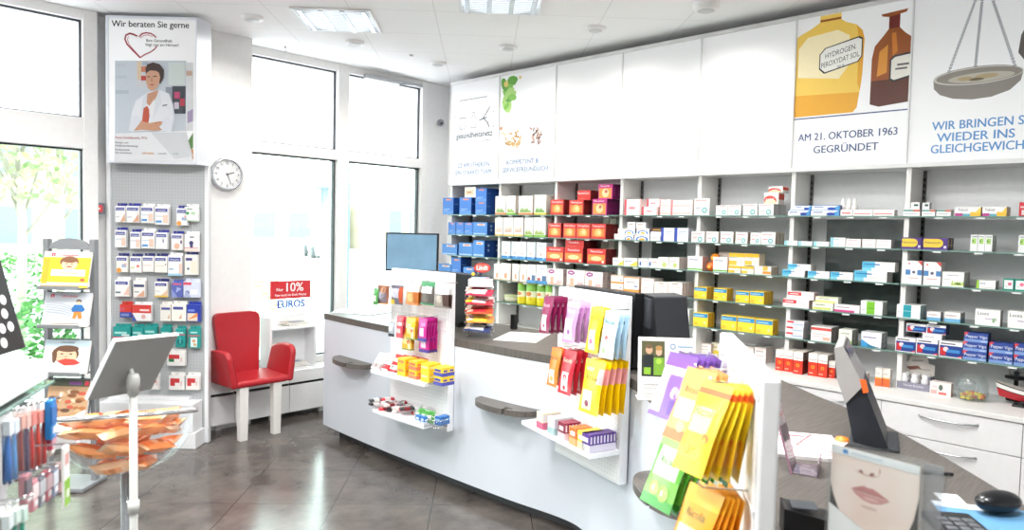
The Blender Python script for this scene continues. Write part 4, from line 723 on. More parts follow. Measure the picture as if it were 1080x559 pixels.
# counter display of small bottles, candy jar and model boat on the cabinet top
def foot(px, py):
    return onz(px, py, CT)
p = foot(963, 411); xl = W.o.y-p.y; yl = p.x-W.o.x
t = empty('bottle_display', p+Vector((.045, 0, 0)), W.a, 'grey cardboard counter display holding six small white bottles', 'display')
cg, cw = pm('#8e8c9c', .6), pm('#d9d2cb', .6)
b = MB(); b.box(-.095, -.05, 0, .095, .05, .012, cg); b.box(-.095, -.05, .012, .095, -.046, .045, cg); b.box(-.095, -.046, .012, -.091, .05, .09, cg); b.box(.091, -.046, .012, .095, .05, .09, cg)
b.text('Thymian Bronchial', 0, .02, .011, -.0505, pm('#e6e3ee'), w=.17); b.build('tray', t)
b = MB().prism([(-.095, .012), (.095, .012), (.095, .16), (.06, .165), (.055, .2), (.03, .212), (-.03, .212), (-.05, .2), (-.055, .17), (-.095, .155)], .046, .05, cw)
b.poly([(-.07, .13), (.0, .145), (.02, .125), (-.05, .11)], .0455, pm('#8a5a4c')); b.poly([(-.04, .165), (.03, .175), (.03, .185), (-.03, .18)], .0455, pm('#a59c94')); b.box(-.01, .0454, .12, .07, .0456, .126, pm('#a59c94')); b.build('back_card', t)
for r_ in range(2):
    for k in range(3):
        bt = MB().lathe([(0, 0), (.024, 0), (.024, .05), (.016, .06)], pm('#e6e6e8', .35), 16, c=(-.06+k*.06, -.018+r_*.04, .013+r_*.0+.0))
        o = bt.build('bottle', t)
        MB().lathe([(.0175, .056), (.0185, .06), (.0185, .082), (.015, .086), (0, .086)], pm('#f2f2f2', .35), 16, c=(-.06+k*.06, -.018+r_*.04, .013)).build('cap', o)
p = foot(1021, 424); p = p+Vector((.075, 0, 0))
t = empty('candy_jar', p, W.a, 'clear round glass jar with yellow capsules on the cabinet', 'jar')
MB().lathe([(0, .003), (.06, .003), (.082, .02), (.09, .05), (.088, .1), (.078, .135), (.06, .15), (.055, .15), (.073, .13), (.083, .1), (.085, .05), (.076, .024), (.05, .008), (0, .008)], glassm('jar_glass', '#f4f7f7', ior=0, absorb=.03, tintmix='#ffffff'), 32).build('glass', t)
b = MB().tube([(.05*math.cos(a), -.082+.0*a, .085+.05*math.sin(a)) for a in [2*PI*i/24 for i in range(24)]], .004, glassm('jar_glass', '#eef2f2'), 8, True); b.build('rim', t)
rnd = random.Random(5); b = MB()
for q in range(34):
    a = rnd.random()*6.28; r = .06*math.sqrt(rnd.random()); z = .018+.025*rnd.random()
    d = Vector((math.cos(q*2.1), math.sin(q*2.1), .2))*.012; c = Vector((r*math.cos(a), r*math.sin(a), z))
    b.tube([c-d, c], .0085, pm('#f5cf2c', .3), 8); b.tube([c, c+d], .0085, pm('#e8662c' if q % 3 == 0 else '#f7e04a', .3), 8)
o = b.build('capsules', t); o['kind'] = 'stuff'
# model boat
pa, pb = foot(1052, 425), foot(1085, 434)
t = empty('model_boat', foot(1068, 430)+Vector((.07, -.09, 0)), W.a, 'red and white model lifeboat on black stand by the jar', 'model boat')
L = .44; red, whi, dk = pm('#b3202c', .3), pm('#eceae6', .4), pm('#2c2c30', .4)
def hull(b, z0f, z1f, mat, grow=1.0, n=16):
    vs, fs = [], []
    for i in range(n+1):
        u = i/n; x = -.17+u*L; wd = .052*math.sin(PI*min(1, max(.0, u*.93+.035)))**.6; sheer = .035*(2*u-1)**2
        for v in (z0f, z1f):
            z = .028+v*(.07+sheer)*1.0 + (1-v)*.02*(2*u-1)**2; ww = wd*(.35+.65*v**.5)*grow; xx = x+(2*u-1)*.02*v
            vs += [(xx, -ww, z), (xx, ww, z)]
    for i in range(n):
        a = i*4; c = a+4
        fs += [(a, c, c+2, a+2), (a+1, a+3, c+3, c+1)]
    fs += [(0, 2, 3, 1), (n*4, n*4+1, n*4+3, n*4+2)] + [(i*4, i*4+1, i*4+5, i*4+4) for i in range(n)] + [(i*4+2, i*4+6, i*4+7, i*4+3) for i in range(n)]
    b.add(vs, fs, mat, False)
b = MB(); hull(b, 0, .55, red); hull(b, .55, .62, dk); hull(b, .62, .93, whi); hull(b, .93, 1, dk, 1.03); hull(b, .96, 1.03, pm('#c9c3b9'), .9)
h = b.build('hull', t)
b = MB(); b.ring(.06, .075, .012, .022, -.054, whi, 20); b.ring(.06, .075, .01, .024, -.053, red, 20); b.box(.052, -.055, .07, .068, -.0535, .08, red); b.build('ring_emblem', t)
b = MB(); b.box(-.02, -.03, .1, .12, .03, .118, pm('#b5b0a6'), .004); b.box(.0, -.02, .118, .05, .02, .13, pm('#9fb0a4'), .003); b.tube([(.14, 0, .09), (.14, 0, .22)], .003, dk); b.build('deck_house', t)
MB().box(-.1, -.04, 0, .25, .04, .012, BLACK, .003).box(-.06, -.03, .012, -.05, .03, .04, BLACK).box(.19, -.03, .012, .2, .03, .04, BLACK).build('stand', t)
p = W.w(*[W.hit(1072, 398, .2)[0], .2, 0]); z = W.hit(1072, 398, .2)[1]
t = empty('figurine', Vector((p.x, p.y, CT)), W.a, 'small clear figurine on tall black plinth behind the model boat', 'figurine')
MB().lathe([(.05, 0), (.05, .01), (.012, .014), (.012, z-CT-.01), (.06, z-CT-.008), (.06, z-CT+.004), (0, z-CT+.004)], BLACK, 20).build('plinth', t)
MB().ball((-.01, 0, z-CT+.03), (.03, .02, .025), ACRYL).ball((.02, 0, z-CT+.045), (.018, .016, .02), ACRYL).ball((.0, 0, z-CT+.025), (.014, .012, .014), pm('#55506a')).build('figure', t)
# ------------------------------------------------------------------ window side: pillar display, rack, bench, chair
CY = -45.9                                      # faces the customer entrance diagonally
p0 = onz(206, 474, 0)
PF = Fr(p0.x, p0.y, CY)
q = onz(217, 467, 0); DEP = max(.14, min(.3, (q-p0).dot(PF.n)))
XR = PF.hit(215.8, 300, DEP)[0]; XL = PF.hit(118, 300, DEP)[0]
PERF = None
def perf(nt, b):
    tc = N(nt, 'ShaderNodeTexCoord'); sp = N(nt, 'ShaderNodeSeparateXYZ'); nt.links.new(tc.outputs['Object'], sp.inputs[0]); ms = []
    for ax in (0, 2):
        d = N(nt, 'ShaderNodeMath', operation='DIVIDE'); d.inputs[1].default_value = .025; nt.links.new(sp.outputs[ax], d.inputs[0])
        f = N(nt, 'ShaderNodeMath', operation='FRACT'); nt.links.new(d.outputs[0], f.inputs[0])
        s = N(nt, 'ShaderNodeMath', operation='SUBTRACT'); s.inputs[1].default_value = .5; nt.links.new(f.outputs[0], s.inputs[0])
        p = N(nt, 'ShaderNodeMath', operation='MULTIPLY'); nt.links.new(s.outputs[0], p.inputs[0]); nt.links.new(s.outputs[0], p.inputs[1]); ms.append(p)
    a = N(nt, 'ShaderNodeMath', operation='ADD'); nt.links.new(ms[0].outputs[0], a.inputs[0]); nt.links.new(ms[1].outputs[0], a.inputs[1])
    l = N(nt, 'ShaderNodeMath', operation='LESS_THAN'); l.inputs[1].default_value = .022; nt.links.new(a.outputs[0], l.inputs[0])
    m = N(nt, 'ShaderNodeMix', data_type='RGBA'); m.inputs['A'].default_value = lin(PERFC[0]); m.inputs['B'].default_value = lin(PERFC[1])
    nt.links.new(l.outputs[0], m.inputs['Factor']); nt.links.new(m.outputs['Result'], b.inputs['Base Color']); b.inputs['Roughness'].default_value = .5
PERFC = ('#b4b7b9', '#979a9d'); PG = nodes_mat('grey_perforated_board', perf)
PERFC = ('#f4f4f5', '#dcdde0'); PW = nodes_mat('white_perforated_board', perf)
t = empty('pegboard_stand', PF.w((XL+XR)/2, DEP, 0), PF.a, 'tall grey pegboard stand with white plinth under the lit portrait poster', 'display stand')
hw = (XR-XL)/2; ZB = PF.hit(203, 426.5, 0)[1]; ZT = 2.2
MB().box(-hw+.0, -.0, .06, hw, .02, 3.3, PG).build('pegboard', t)
MB().box(-hw-.03, -.02, .0, -hw+.002, .05, 3.3, WHITE, .003).build('side_post', t); MB().box(hw-.002, -.0, .0, hw+.03, .05, 3.3, WHITE, .003).build('side_post', t)
MB().box(-hw-.03, .021, .0, hw+.03, .05, 3.3, WHITE).build('back_panel', t)
bx = -(XL+XR)/2
MB().box(-hw-.02, -DEP-.0, .13, bx-.02, -.001, ZB, WHITE, .006).build('plinth', t); MB().box(-hw-.02, -DEP, 0, bx, -.001, .13, WHITE, .006).build('plinth_base', t)
MB().box(-hw-.0, -.07, ZB, bx-.1, -.002, ZB+.03, pm('#ececee', .5), .004).build('literature_tray', t)
# lit portrait box
lz0 = PF.hit(160, 172.5, DEP-.13)[1]; lz1 = PF.hit(160, 17.5, DEP-.13)[1]
lx0 = PF.hit(112, 100, DEP-.13)[0]; lx1 = PF.hit(208, 100, DEP-.13)[0]
lb = empty('poster_lightbox', PF.w((lx0+lx1)/2, DEP-.13, lz0), PF.a, 'white lit portrait poster reading Wir beraten Sie gerne above the pegboard', 'light box')
H = lz1-lz0; w2 = (lx1-lx0)/2; LB = pm('#dfe3ea', .35, name='pale_blue_grey_frame')
b = MB(); b.prism([(-w2, 0), (w2, 0), (w2+.055, .12), (-w2-.0, .12)], 0, H, LB, 'z'); b.build('housing', lb)
b = MB(); b.box(-w2, -.006, 0, w2, 0, .02, LB); b.box(-w2, -.006, H-.02, w2, 0, H, LB); b.box(-w2, -.006, .02, -w2+.022, 0, H-.02, LB); b.box(w2-.01, -.006, .02, w2, 0, H-.02, LB); b.build('rim', lb)
f = MB(); f.box(-w2+.022, -.002, .02, w2-.01, -.0005, H-.02, pm('#d8d8d9', .5, emit=.2, var=0))
def P(px, py): x, z = PF.hit(px, py, DEP-.132); return x-(lx0+lx1)/2, z-lz0
def PP(*pts): return [P(*q) for q in pts]
yy = [-.0025]
def lay(c, *pts, e=.3): yy[0] -= .0002; f.poly(PP(*pts), yy[0], ink(c, e))
def txt(s, px, py, hpx, c, wpx=None, al='c', e=.1):
    yy[0] -= .0002; x, z = P(px, py); k = H/157; f.text(s, x, z, hpx*k, yy[0], ink(c, e), al, w=wpx and wpx*k)
txt('Wir beraten Sie gerne', 158.5, 28.8, 6.6, '#101014', 83, e=0)
# heart: two brush strokes
hs = [(147.6, 60.5), (140, 53), (134, 46.5), (131.8, 41), (133, 37), (137, 35.2), (141, 36.3), (144.5, 38)]
hr = [(147, 38.5), (150, 35.5), (154, 34.6), (159, 35.3), (162.5, 37.4), (164.5, 39.5)]
hr2 = [(147.8, 60.8), (153, 57.5), (159, 54.8), (163, 52), (165.3, 49)]
for pts, wd in ((hs, .012), (hr, .01), (hr2, .009)): yy[0] -= .0002; f.stroke(PP(*pts), wd, yy[0], ink('#c23a4e', .15))
for pts in ([(147.5, 59.5), (141.5, 53), (136.5, 47), (134.6, 42), (135.5, 38.5)], [(148, 40), (152, 37.3), (157, 37), (161, 38.8)]): yy[0] -= .0002; f.stroke(PP(*pts), .005, yy[0], ink('#dd8a95', .2))
txt('Ihre Gesundheit', 168, 44.4, 3.0, '#8f8f95', 36, e=0); txt('liegt uns am Herzen!', 171, 48.8, 3.0, '#8f8f95', 45, e=0)
# photograph: shelves in the background and a pharmacist with folded arms
lay('#d5dce4', (121.5, 64), (196.5, 64), (196.5, 138), (121.5, 145))
for k, (x0, y0, x1, y1, c) in enumerate(((144, 64, 157, 92, '#dcdde0'), (145, 65, 149, 84, '#e9d3b4'), (149, 70, 156, 76, '#d98a6a'), (149, 80, 156, 85, '#c9463c'), (150, 65, 156, 69, '#b9c6d2'), (122, 67, 132, 70, '#cfd6dd'), (122, 80, 134, 83, '#cbd3dc'), (122, 95, 136, 99, '#c3ccd6'), (124, 103, 134, 110, '#d3dbe4'), (175, 92, 184, 118, '#9ea3b0'), (182, 91, 196, 120, '#3f4650'), (184, 97, 190, 104, '#c94a7a'), (190, 104, 195, 112, '#c8405a'), (184, 108, 189, 115, '#d8d0e0'), (186, 72, 192, 77, '#7fc3b4'), (178, 66, 196, 90, '#e3ece9'))):
    lay(c, (x0, y0), (x1, y0), (x1, y1), (x0, y1))
lay('#eceef0', (197, 66), (204, 66), (204, 138), (197, 138)); lay('#d9b9a4', (197, 75), (203, 75), (203, 80), (197, 80)); lay('#b9a9c9', (198, 118), (204, 115), (204, 128), (198, 130)); lay('#6f9a5a', (198, 150), (204, 140), (204, 156), (199, 160)); lay('#e29a4a', (198, 160), (204, 157), (204, 168), (198, 170))
coat = '#f3f5f9'
lay('#dfe4ec', (136, 138), (139, 118), (143, 106), (150, 101), (157, 97), (170, 95), (179, 99), (183, 110), (185, 124), (183, 138))
lay(coat, (137, 138), (140, 118), (144, 106.5), (152, 101), (158, 97), (168, 95), (178, 99), (182, 111), (183.5, 124), (181, 138))
lay('#d9a585', (156, 99), (168, 95), (165, 104), (160, 114), (155, 109))                          # neck and chest
lay('#cf5d3c', (152, 113), (156, 112), (159, 118), (157, 130), (150, 130)); lay('#f7f7f9', (158, 112), (164, 104), (162, 122), (158, 121))
lay('#e6eaf1', (151, 104), (156, 98), (155, 112), (150, 116)); lay('#e9edf3', (165, 103), (169, 96), (171, 108), (161, 128))
lay('#4a3530', (156, 68), (162, 66), (169, 68), (173.5, 74), (173, 82), (169.5, 89), (166, 84), (158, 78), (154.5, 80), (154, 73))   # hair
lay('#dcab8d', (154.6, 76), (158, 73), (164, 72.5), (168, 76), (169.5, 82), (168, 89), (164, 95), (160, 96), (156.5, 93), (154.6, 86))   # face
lay('#4a3530', (154, 78), (154.5, 72), (160, 68.5), (167, 71), (170, 78), (165, 75), (159, 74.5))
lay('#6a4a3e', (156, 81), (159, 80.5), (159, 81.7), (156, 82)); lay('#6a4a3e', (162, 80.2), (166, 80), (166, 81.3), (162, 81.4)); lay('#c48a72', (160, 82), (161, 82), (161.8, 86), (159.6, 86.2)); lay('#b5655e', (158.3, 89.3), (161, 88.8), (163.8, 89), (161, 90.7))
lay('#d9a585', (139, 132), (147, 127), (158, 130), (170, 128), (173, 130), (168, 134), (172, 137), (164, 138), (150, 137), (141, 138))   # folded forearms
lay('#ecf0f6', (137, 138), (139, 124), (146, 122), (149, 129), (141, 139)); lay('#ecf0f6', (172, 138), (171, 127), (178, 122), (183, 130), (181, 139)); lay('#c9916f', (163, 129.5), (172, 128.5), (172, 129.5), (164, 131)); lay('#8a8f99', (172, 111), (177, 110), (177, 111.5), (172, 112.5))
lay('#f1f2f4', (121.5, 141), (197, 138), (204, 170), (121.5, 171)); lay('#dfe1e4', (160, 140), (197, 140), (204, 165), (185, 168))
txt('Paula Schildknecht, PTA', 122.5, 146.3, 2.5, '#c22f45', 35, 'l'); txt('Rezept- und', 122.5, 151.3, 2, '#55565c', 17, 'l'); txt('Medikationsberatung', 122.5, 154.6, 2, '#55565c', 29, 'l'); txt('Fachberaterin', 122.5, 158.8, 2, '#2c2c33', 17, 'l'); txt('Für Inkontinenz', 122.5, 162, 2, '#77787e', 23, 'l')
txt('ORTHOMOL', 157, 163, 2.2, '#e6a03c', 13); txt('nuovella', 172, 163, 2, '#8a9aa5', 9); txt('linola', 186, 163, 2, '#9cbfae', 10)
f.build('lit_poster', lb)
# hanging packets on the pegboard: px box, style
HC = {}
def hang_pack(px0, py0, px1, py1, base, ops, desc, where, off=.05, dep=.035, top=None):
    x0, z1 = PF.hit(px0, py0, DEP-off); x1, z0 = PF.hit(px1, py1, DEP-off); w, h = x1-x0, z1-z0
    t = empty('hanging_packet', PF.w((x0+x1)/2, DEP-off, z1), PF.a, '%s, %s' % (desc, where), 'packet', 'packets hanging on the grey pegboard')
    b = MB(); B = pm(base, .45, 0, .03); b.box(-w/2, 0, -h, w/2, dep, -.0, B, .003)
    for i, o in enumerate(ops):
        e = -.0006-.0003*i
        if o[0] == 'r': b.box(-w/2+o[1]*w, e, -h+o[2]*h, -w/2+o[3]*w, e+.0004, -h+o[4]*h, pm(o[5], .45, 0, .03))
        elif o[0] == 'd': b.disc(-w/2+o[1]*w, -h+o[2]*h, o[3]*w, e, pm(o[4], .45, 0, .03), o[3]*w, 12)
        elif o[0] == 'tri': b.poly([(-w/2+o[1]*w, -h+o[2]*h), (-w/2+o[3]*w, -h+o[4]*h), (-w/2+o[5]*w, -h+o[6]*h)], e, pm(o[7], .45, 0, .03))
        elif o[0] == 't': b.text(o[1], -w/2+o[2]*w, -h+o[3]*h, o[4]*h, e, pm(o[5], .45), w=.8*w)
    b.build('carton', t)
    c = MB(); c.box(-w*.46, dep-.003, -.001, w*.46, dep, .022, pm(top or base, .45, 0, .03)); c.build('hang_tab', t)
    MB().tube([(0, off-.003, .012), (0, .0, .012), (0, -.012, .022)], .0022, CHROME, 6).build('hook', t)
PS = lambda c: [('r', 0, .8, 1, .94, '#f8f8fa'), ('r', .06, .72, .9, .9, '#3a3f96'), ('t', 'Hansaplast', .48, .77, .08, '#e9ebf5')] + c
tan = [('tri', .5, .02, .98, .08, .95, .55, '#dda98a'), ('r', .1, .3, .4, .36, '#c3c9d6')]
blu = [('r', .08, .12, .5, .24, '#4a93cf'), ('r', .6, .1, .95, .55, '#eecfbd'), ('r', .1, .45, .6, .5, '#c9cfda')]
org = [('d', .25, .12, .22, '#eaa04a'), ('r', .5, .3, .9, .5, '#a9bcd8'), ('d', .8, .5, .1, '#f0b0a0')]
yel = [('r', 0, 0, 1, .1, '#f0c64a'), ('tri', .5, .1, 1, .1, 1, .5, '#edc9a9'), ('r', .1, .35, .4, .4, '#c9cfda')]
row1 = 'in the top pegboard row'
packs = [
 (121.3, 217, 132.3, 234.5, '#f6f4f3', PS(tan), 'white plaster packet with tan picture', 'leftmost '+row1, '#2c3391'), (133.2, 217, 147, 235, '#f6f4f3', PS(tan), 'white plaster packet with tan picture', 'second '+row1, '#2c3391'),
 (148.4, 217.3, 162, 235.4, '#f7f7f7', PS(blu), 'white plaster packet with blue strip', 'third '+row1, None), (163.2, 218, 178, 237.3, '#f7f5f3', PS(blu), 'wide white plaster packet with blue strip', 'fourth '+row1, None),
 (186, 219.5, 197.5, 238, '#f5f5f6', PS(org), 'white plaster packet with orange dot', 'fifth '+row1, '#2c3391'), (194.4, 218, 208.6, 233.4, '#f6f7f3', [('d', .25, .55, .12, '#4faa5a'), ('r', .5, .45, .8, .65, '#b9d9b4'), ('r', .2, .8, .6, .88, '#8d9a8d'), ('r', 0, 0, 1, .08, '#c9dcc3')], 'white packet with green marks', 'rightmost '+row1, None)]
r2 = 'in the second pegboard row'
packs += [(121, 242.5, 133, 261, '#f3f3f4', PS(blu[1:]), 'white plaster packet with plain face', 'leftmost '+r2, '#2c3391'), (137, 244.5, 148, 262.4, '#f3f3f4', PS(blu[1:]), 'white plaster packet with plain face', 'second '+r2, '#2c3391'),
 (149, 243.5, 163, 262.4, '#f7f7f7', PS(blu), 'white plaster packet with blue strip', 'third '+r2, None), (164.2, 245, 176.5, 263, '#f2f3f4', PS([('r', .6, .4, .7, .6, '#7a7fb0')]), 'grey white plaster packet', 'fourth '+r2, '#2c3391'),
 (180.6, 246.5, 192.6, 264, '#f7f2ee', PS([('d', .5, .25, .25, '#eab89a'), ('r', .8, .4, .95, .6, '#6a5a7a')]), 'white plaster packet with peach blot', 'fifth '+r2, '#2c3391'), (194.5, 247, 209, 265.6, '#fbf9f8', [('d', .5, .5, .16, '#3f3f6f'), ('r', .4, .2, .62, .4, '#4f4f7f'), ('r', 0, .18, 1, .24, '#e59a94'), ('r', .4, .8, .7, .88, '#8a8a8f'), ('r', 0, 0, 1, .14, '#f3ddd3')], 'white bottle shaped packet with purple mark', 'rightmost '+r2, None)]
r3 = 'in the third pegboard row'
packs += [(122.4, 270, 134.6, 287.2, '#f7f5ee', PS(org), 'white packet with orange and green print', 'leftmost '+r3, '#23296f'), (137, 270.4, 149.2, 287.6, '#f7f5f2', PS([('d', .7, .4, .14, '#e68a80'), ('r', .1, .25, .4, .35, '#d5dba0')]), 'white packet with red flower print', 'second '+r3, '#23296f'),
 (150.2, 270, 162, 287, '#f5f3f0', PS([('r', .1, .4, .8, .44, '#e6c3b4')]), 'cream plaster packet', 'third '+r3, '#23296f'), (163, 270.2, 176, 287.6, '#f6f5ec', PS([('r', .1, .4, .8, .44, '#dccfb0'), ('d', .9, .5, .06, '#6a5a8a')]), 'cream plaster packet', 'fourth '+r3, '#23296f'),
 (177, 269.4, 191.8, 291, '#f7f5f6', PS([('r', 0, 0, 1, .1, '#9fd0e6'), ('r', .1, .3, .4, .36, '#7fb0c9'), ('r', .8, .1, 1, .6, '#eccdbf')]), 'large white plaster packet with blue foot', 'fifth '+r3, None), (194.5, 268.5, 208, 290, '#f6f2ea', [('r', .1, .7, .6, .84, '#4a4a8c'), ('d', .3, .3, .1, '#6f7f8f'), ('r', .5, .1, .95, .7, '#f3ead8')], 'cream packet with blue cap', 'rightmost '+r3, '#3a3f8a')]
r4 = 'in the fourth pegboard row'
packs += [(121, 295, 136.4, 313, '#f7f5f3', PS([('r', .06, .2, .4, .3, '#5a7a7f'), ('tri', .6, .1, 1, .1, 1, .7, '#ecc6b4')]), 'white plaster packet with tan corner', 'leftmost '+r4, None), (140.4, 296, 152.8, 313.8, '#f6f1ee', [('r', .06, .62, .94, .78, '#3f4a6f'), ('tri', .3, .05, .95, .05, .95, .45, '#e0a98c'), ('r', .1, .3, .5, .36, '#8f9fa9')], 'white packet with dark name band', 'second '+r4, None),
 (163, 297, 176.8, 313.4, '#f6f3ec', PS(yel), 'white packet with yellow foot', 'third '+r4, '#23296f'), (180.6, 298, 192.7, 313.8, '#5f6cb6', [('tri', 0, 0, .6, 0, 0, .6, '#8d9ad2'), ('r', .1, .85, .9, .95, '#d85f7a'), ('tri', .4, .3, .9, .6, .5, .7, '#a9b4e0')], 'violet blue packet', 'fourth '+r4, None),
 (193.4, 296.8, 210.2, 314, '#d9dff0', [('r', 0, .78, .5, .95, '#e0586f'), ('d', .25, .3, .14, '#7f86b8'), ('r', .45, .2, .9, .5, '#f1f3fa'), ('tri', .0, .0, .5, .0, .2, .4, '#a9b4d6')], 'pale blue packet with red corner', 'rightmost '+r4, None)]
r5 = 'in the fifth pegboard row'
packs += [(126.4, 321, 138.6, 335, '#d8382f', [('r', 0, 0, 1, .42, '#33489f'), ('r', .1, .55, .4, .75, '#c9566f'), ('r', .1, .1, .8, .3, '#7f8fc9')], 'red and blue packet', 'leftmost '+r5, None), (139.4, 321.4, 159.4, 339, '#f4f2f3', [('r', 0, .5, 1, 1, '#dc3f38'), ('r', .4, .62, .9, .74, '#f7dcd6'), ('tri', 0, 0, .25, 0, 0, .5, '#4a5fae'), ('d', .6, .28, .12, '#e6b4b0')], 'wide red and white packet', 'second '+r5, None),
 (168.8, 321, 180, 338.8, '#f4f0e8', [('r', .12, .68, .95, .82, '#4a5096'), ('tri', .7, .15, .9, .15, .9, .45, '#e3b08c')], 'white plaster packet with tiny tan drop', 'third '+r5, None), (180.8, 320.6, 196.2, 339, '#f6f2ea', [('r', .12, .68, .8, .84, '#4a5096'), ('tri', .5, .15, .7, .15, .7, .45, '#e3b08c')], 'wide white plaster packet with tiny tan drop', 'fourth '+r5, None),
 (197, 321.2, 210.8, 339.6, '#2a3fa9', [('r', .05, .05, .82, .5, '#f2ddc6'), ('tri', .05, .1, .82, .3, .82, .55, '#ee9a5a'), ('r', .1, .6, .6, .72, '#7f95e0')], 'deep blue packet with orange picture', 'rightmost '+r5, None)]
r6 = 'in the teal pegboard row'
teal = lambda c: [('r', .1, .68, .8, .78, '#a9e0da'), ('r', .5, .6, .95, .66, '#f3f7f6'), ('r', 0, .48, 1, .56, '#c4506a'), ('r', .2, .05, .7, .44, c)]
packs += [(119, 344.6, 137.4, 368, '#1f9a94', teal('#7fcfc8'), 'wide teal blister packet', 'leftmost '+r6, None), (139, 345, 151.4, 367, '#1f9a94', teal('#4f8f8a'), 'teal blister packet with red strip', 'second '+r6, None), (151.8, 344.4, 165.4, 366, '#1f9a94', [('r', .1, .7, .8, .8, '#a9e0da'), ('r', 0, .5, 1, .58, '#d9e04a')], 'teal blister packet with lime strip', 'third '+r6, None), (169, 345.4, 180, 366, '#1f9a94', teal('#cfe6e3'), 'teal blister packet', 'fourth '+r6, None),
 (185, 347, 195.2, 366.4, '#1f9a94', [('r', .1, .75, .8, .84, '#a9e0da'), ('r', 0, .66, 1, .72, '#c4506a'), ('d', .5, .3, .32, '#0f6f72'), ('r', .4, .2, .6, .55, '#4fb0a9')], 'teal blister packet with dark disc', 'fifth '+r6, None), (198.6, 347, 210.4, 367.4, '#1f9a94', [('r', .2, .78, .8, .86, '#a9e0da'), ('r', 0, .62, 1, .68, '#d05f6a'), ('r', .2, .05, .8, .56, '#d9ece9'), ('d', .5, .38, .14, '#e39a6a'), ('d', .6, .2, .12, '#e3b46a')], 'teal blister packet with pale picture', 'rightmost '+r6, None)]
sq = lambda g: [('r', .1, .5, .7, .8, '#d23a3f'), ('r', .1, .28, .4, .5, g), ('r', .75, .3, .85, .6, '#e9c9bf')]
packs += [(176, 371, 195, 386, '#f5f1ee', sq('#2f7f4f'), 'square white packet with red and green sign', 'above the lowest pegboard row', None), (158, 396, 167.4, 411, '#f4efec', sq('#d23a3f'), 'square white packet half hidden by sign panel', 'in the lowest pegboard row', None), (178, 396, 194.2, 411.4, '#f5f1ee', sq('#d23a3f'), 'square white packet with red sign', 'middle of the lowest pegboard row', None), (196, 396, 210.2, 411.6, '#f5f1ee', sq('#d23a3f'), 'square white packet with red sign', 'rightmost in the lowest pegboard row', None)]
for a in packs: hang_pack(*a[:8], top=a[8])
# red fire button on the wall by the door
p = ony(103.6, 220, 6.24)
t = empty('alarm_button', p, 0, 'small red alarm button in a grey frame left of the pegboard', 'button')
MB().box(-.05, 0, -.045, .05, .03, .045, pm('#6f7480', .4), .006).build('frame', t); MB().box(-.032, -.006, -.028, .032, .001, .028, pm('#d8454a', .4), .004).build('cover', t); MB().box(-.012, -.008, -.008, .012, -.006, .008, pm('#f0d8d8', .4)).build('press_plate', t)

# magazine rack
pc = EYE + ray(72, 330)*4.75
RF = Fr(pc.x, pc.y, -47)
RK = pm('#84878a', .45, name='grey_rack_metal')
zt = RF.hit(72, 252, 0)[1]; xl = RF.hit(45, 300, 0)[0]; xr = RF.hit(99.8, 300, 0)[0]
rx = (xl+xr)/2; w2 = (xr-xl)/2
t = empty('magazine_rack', RF.w(rx, 0, 0), RF.a, 'tall narrow grey metal magazine rack beside the left window', 'magazine rack')
for s in (-1, 1): MB().box(s*(w2-.018)-.018, -.0, 0, s*(w2-.018)+.018, .05, zt, RK, .006).build('upright', t)
zc = RF.hit(72, 262.5, 0)[1]; n = 12
MB().prism([(-w2+.036, zc)] + [(w2-.036, zc)] + [((w2-.036)*math.cos(PI*i/n), zt-.07+.075*math.sin(PI*i/n)) for i in range(n+1)], .01, .03, RK).build('head_plate', t)
MB().box(-w2-.01, -.16, 0, w2+.01, .12, .03, RK, .008).build('foot_plate', t)
mags = [(51, 264.5, 96.5, 303, '#f6c83a', 'magazine with a smiling child on yellow cover', 'top'), (52.5, 307, 97, 343.5, '#d3d9e0', 'magazine with a boy in blue on grey cover', 'second'),
        (52.5, 356.5, 95.5, 393, '#e9ecee', 'magazine with a child biting melon on cover', 'third'), (56, 398.5, 94.5, 440, '#c9a27c', 'magazine with warm brown food cover', 'lowest')]
def page_block(b, wd, hg, th, mat, edge):
    b.box(-wd/2, 0, 0, wd/2, th, hg, edge, .001); b.rect(-wd/2, 0, wd/2, hg, -.0006, mat)
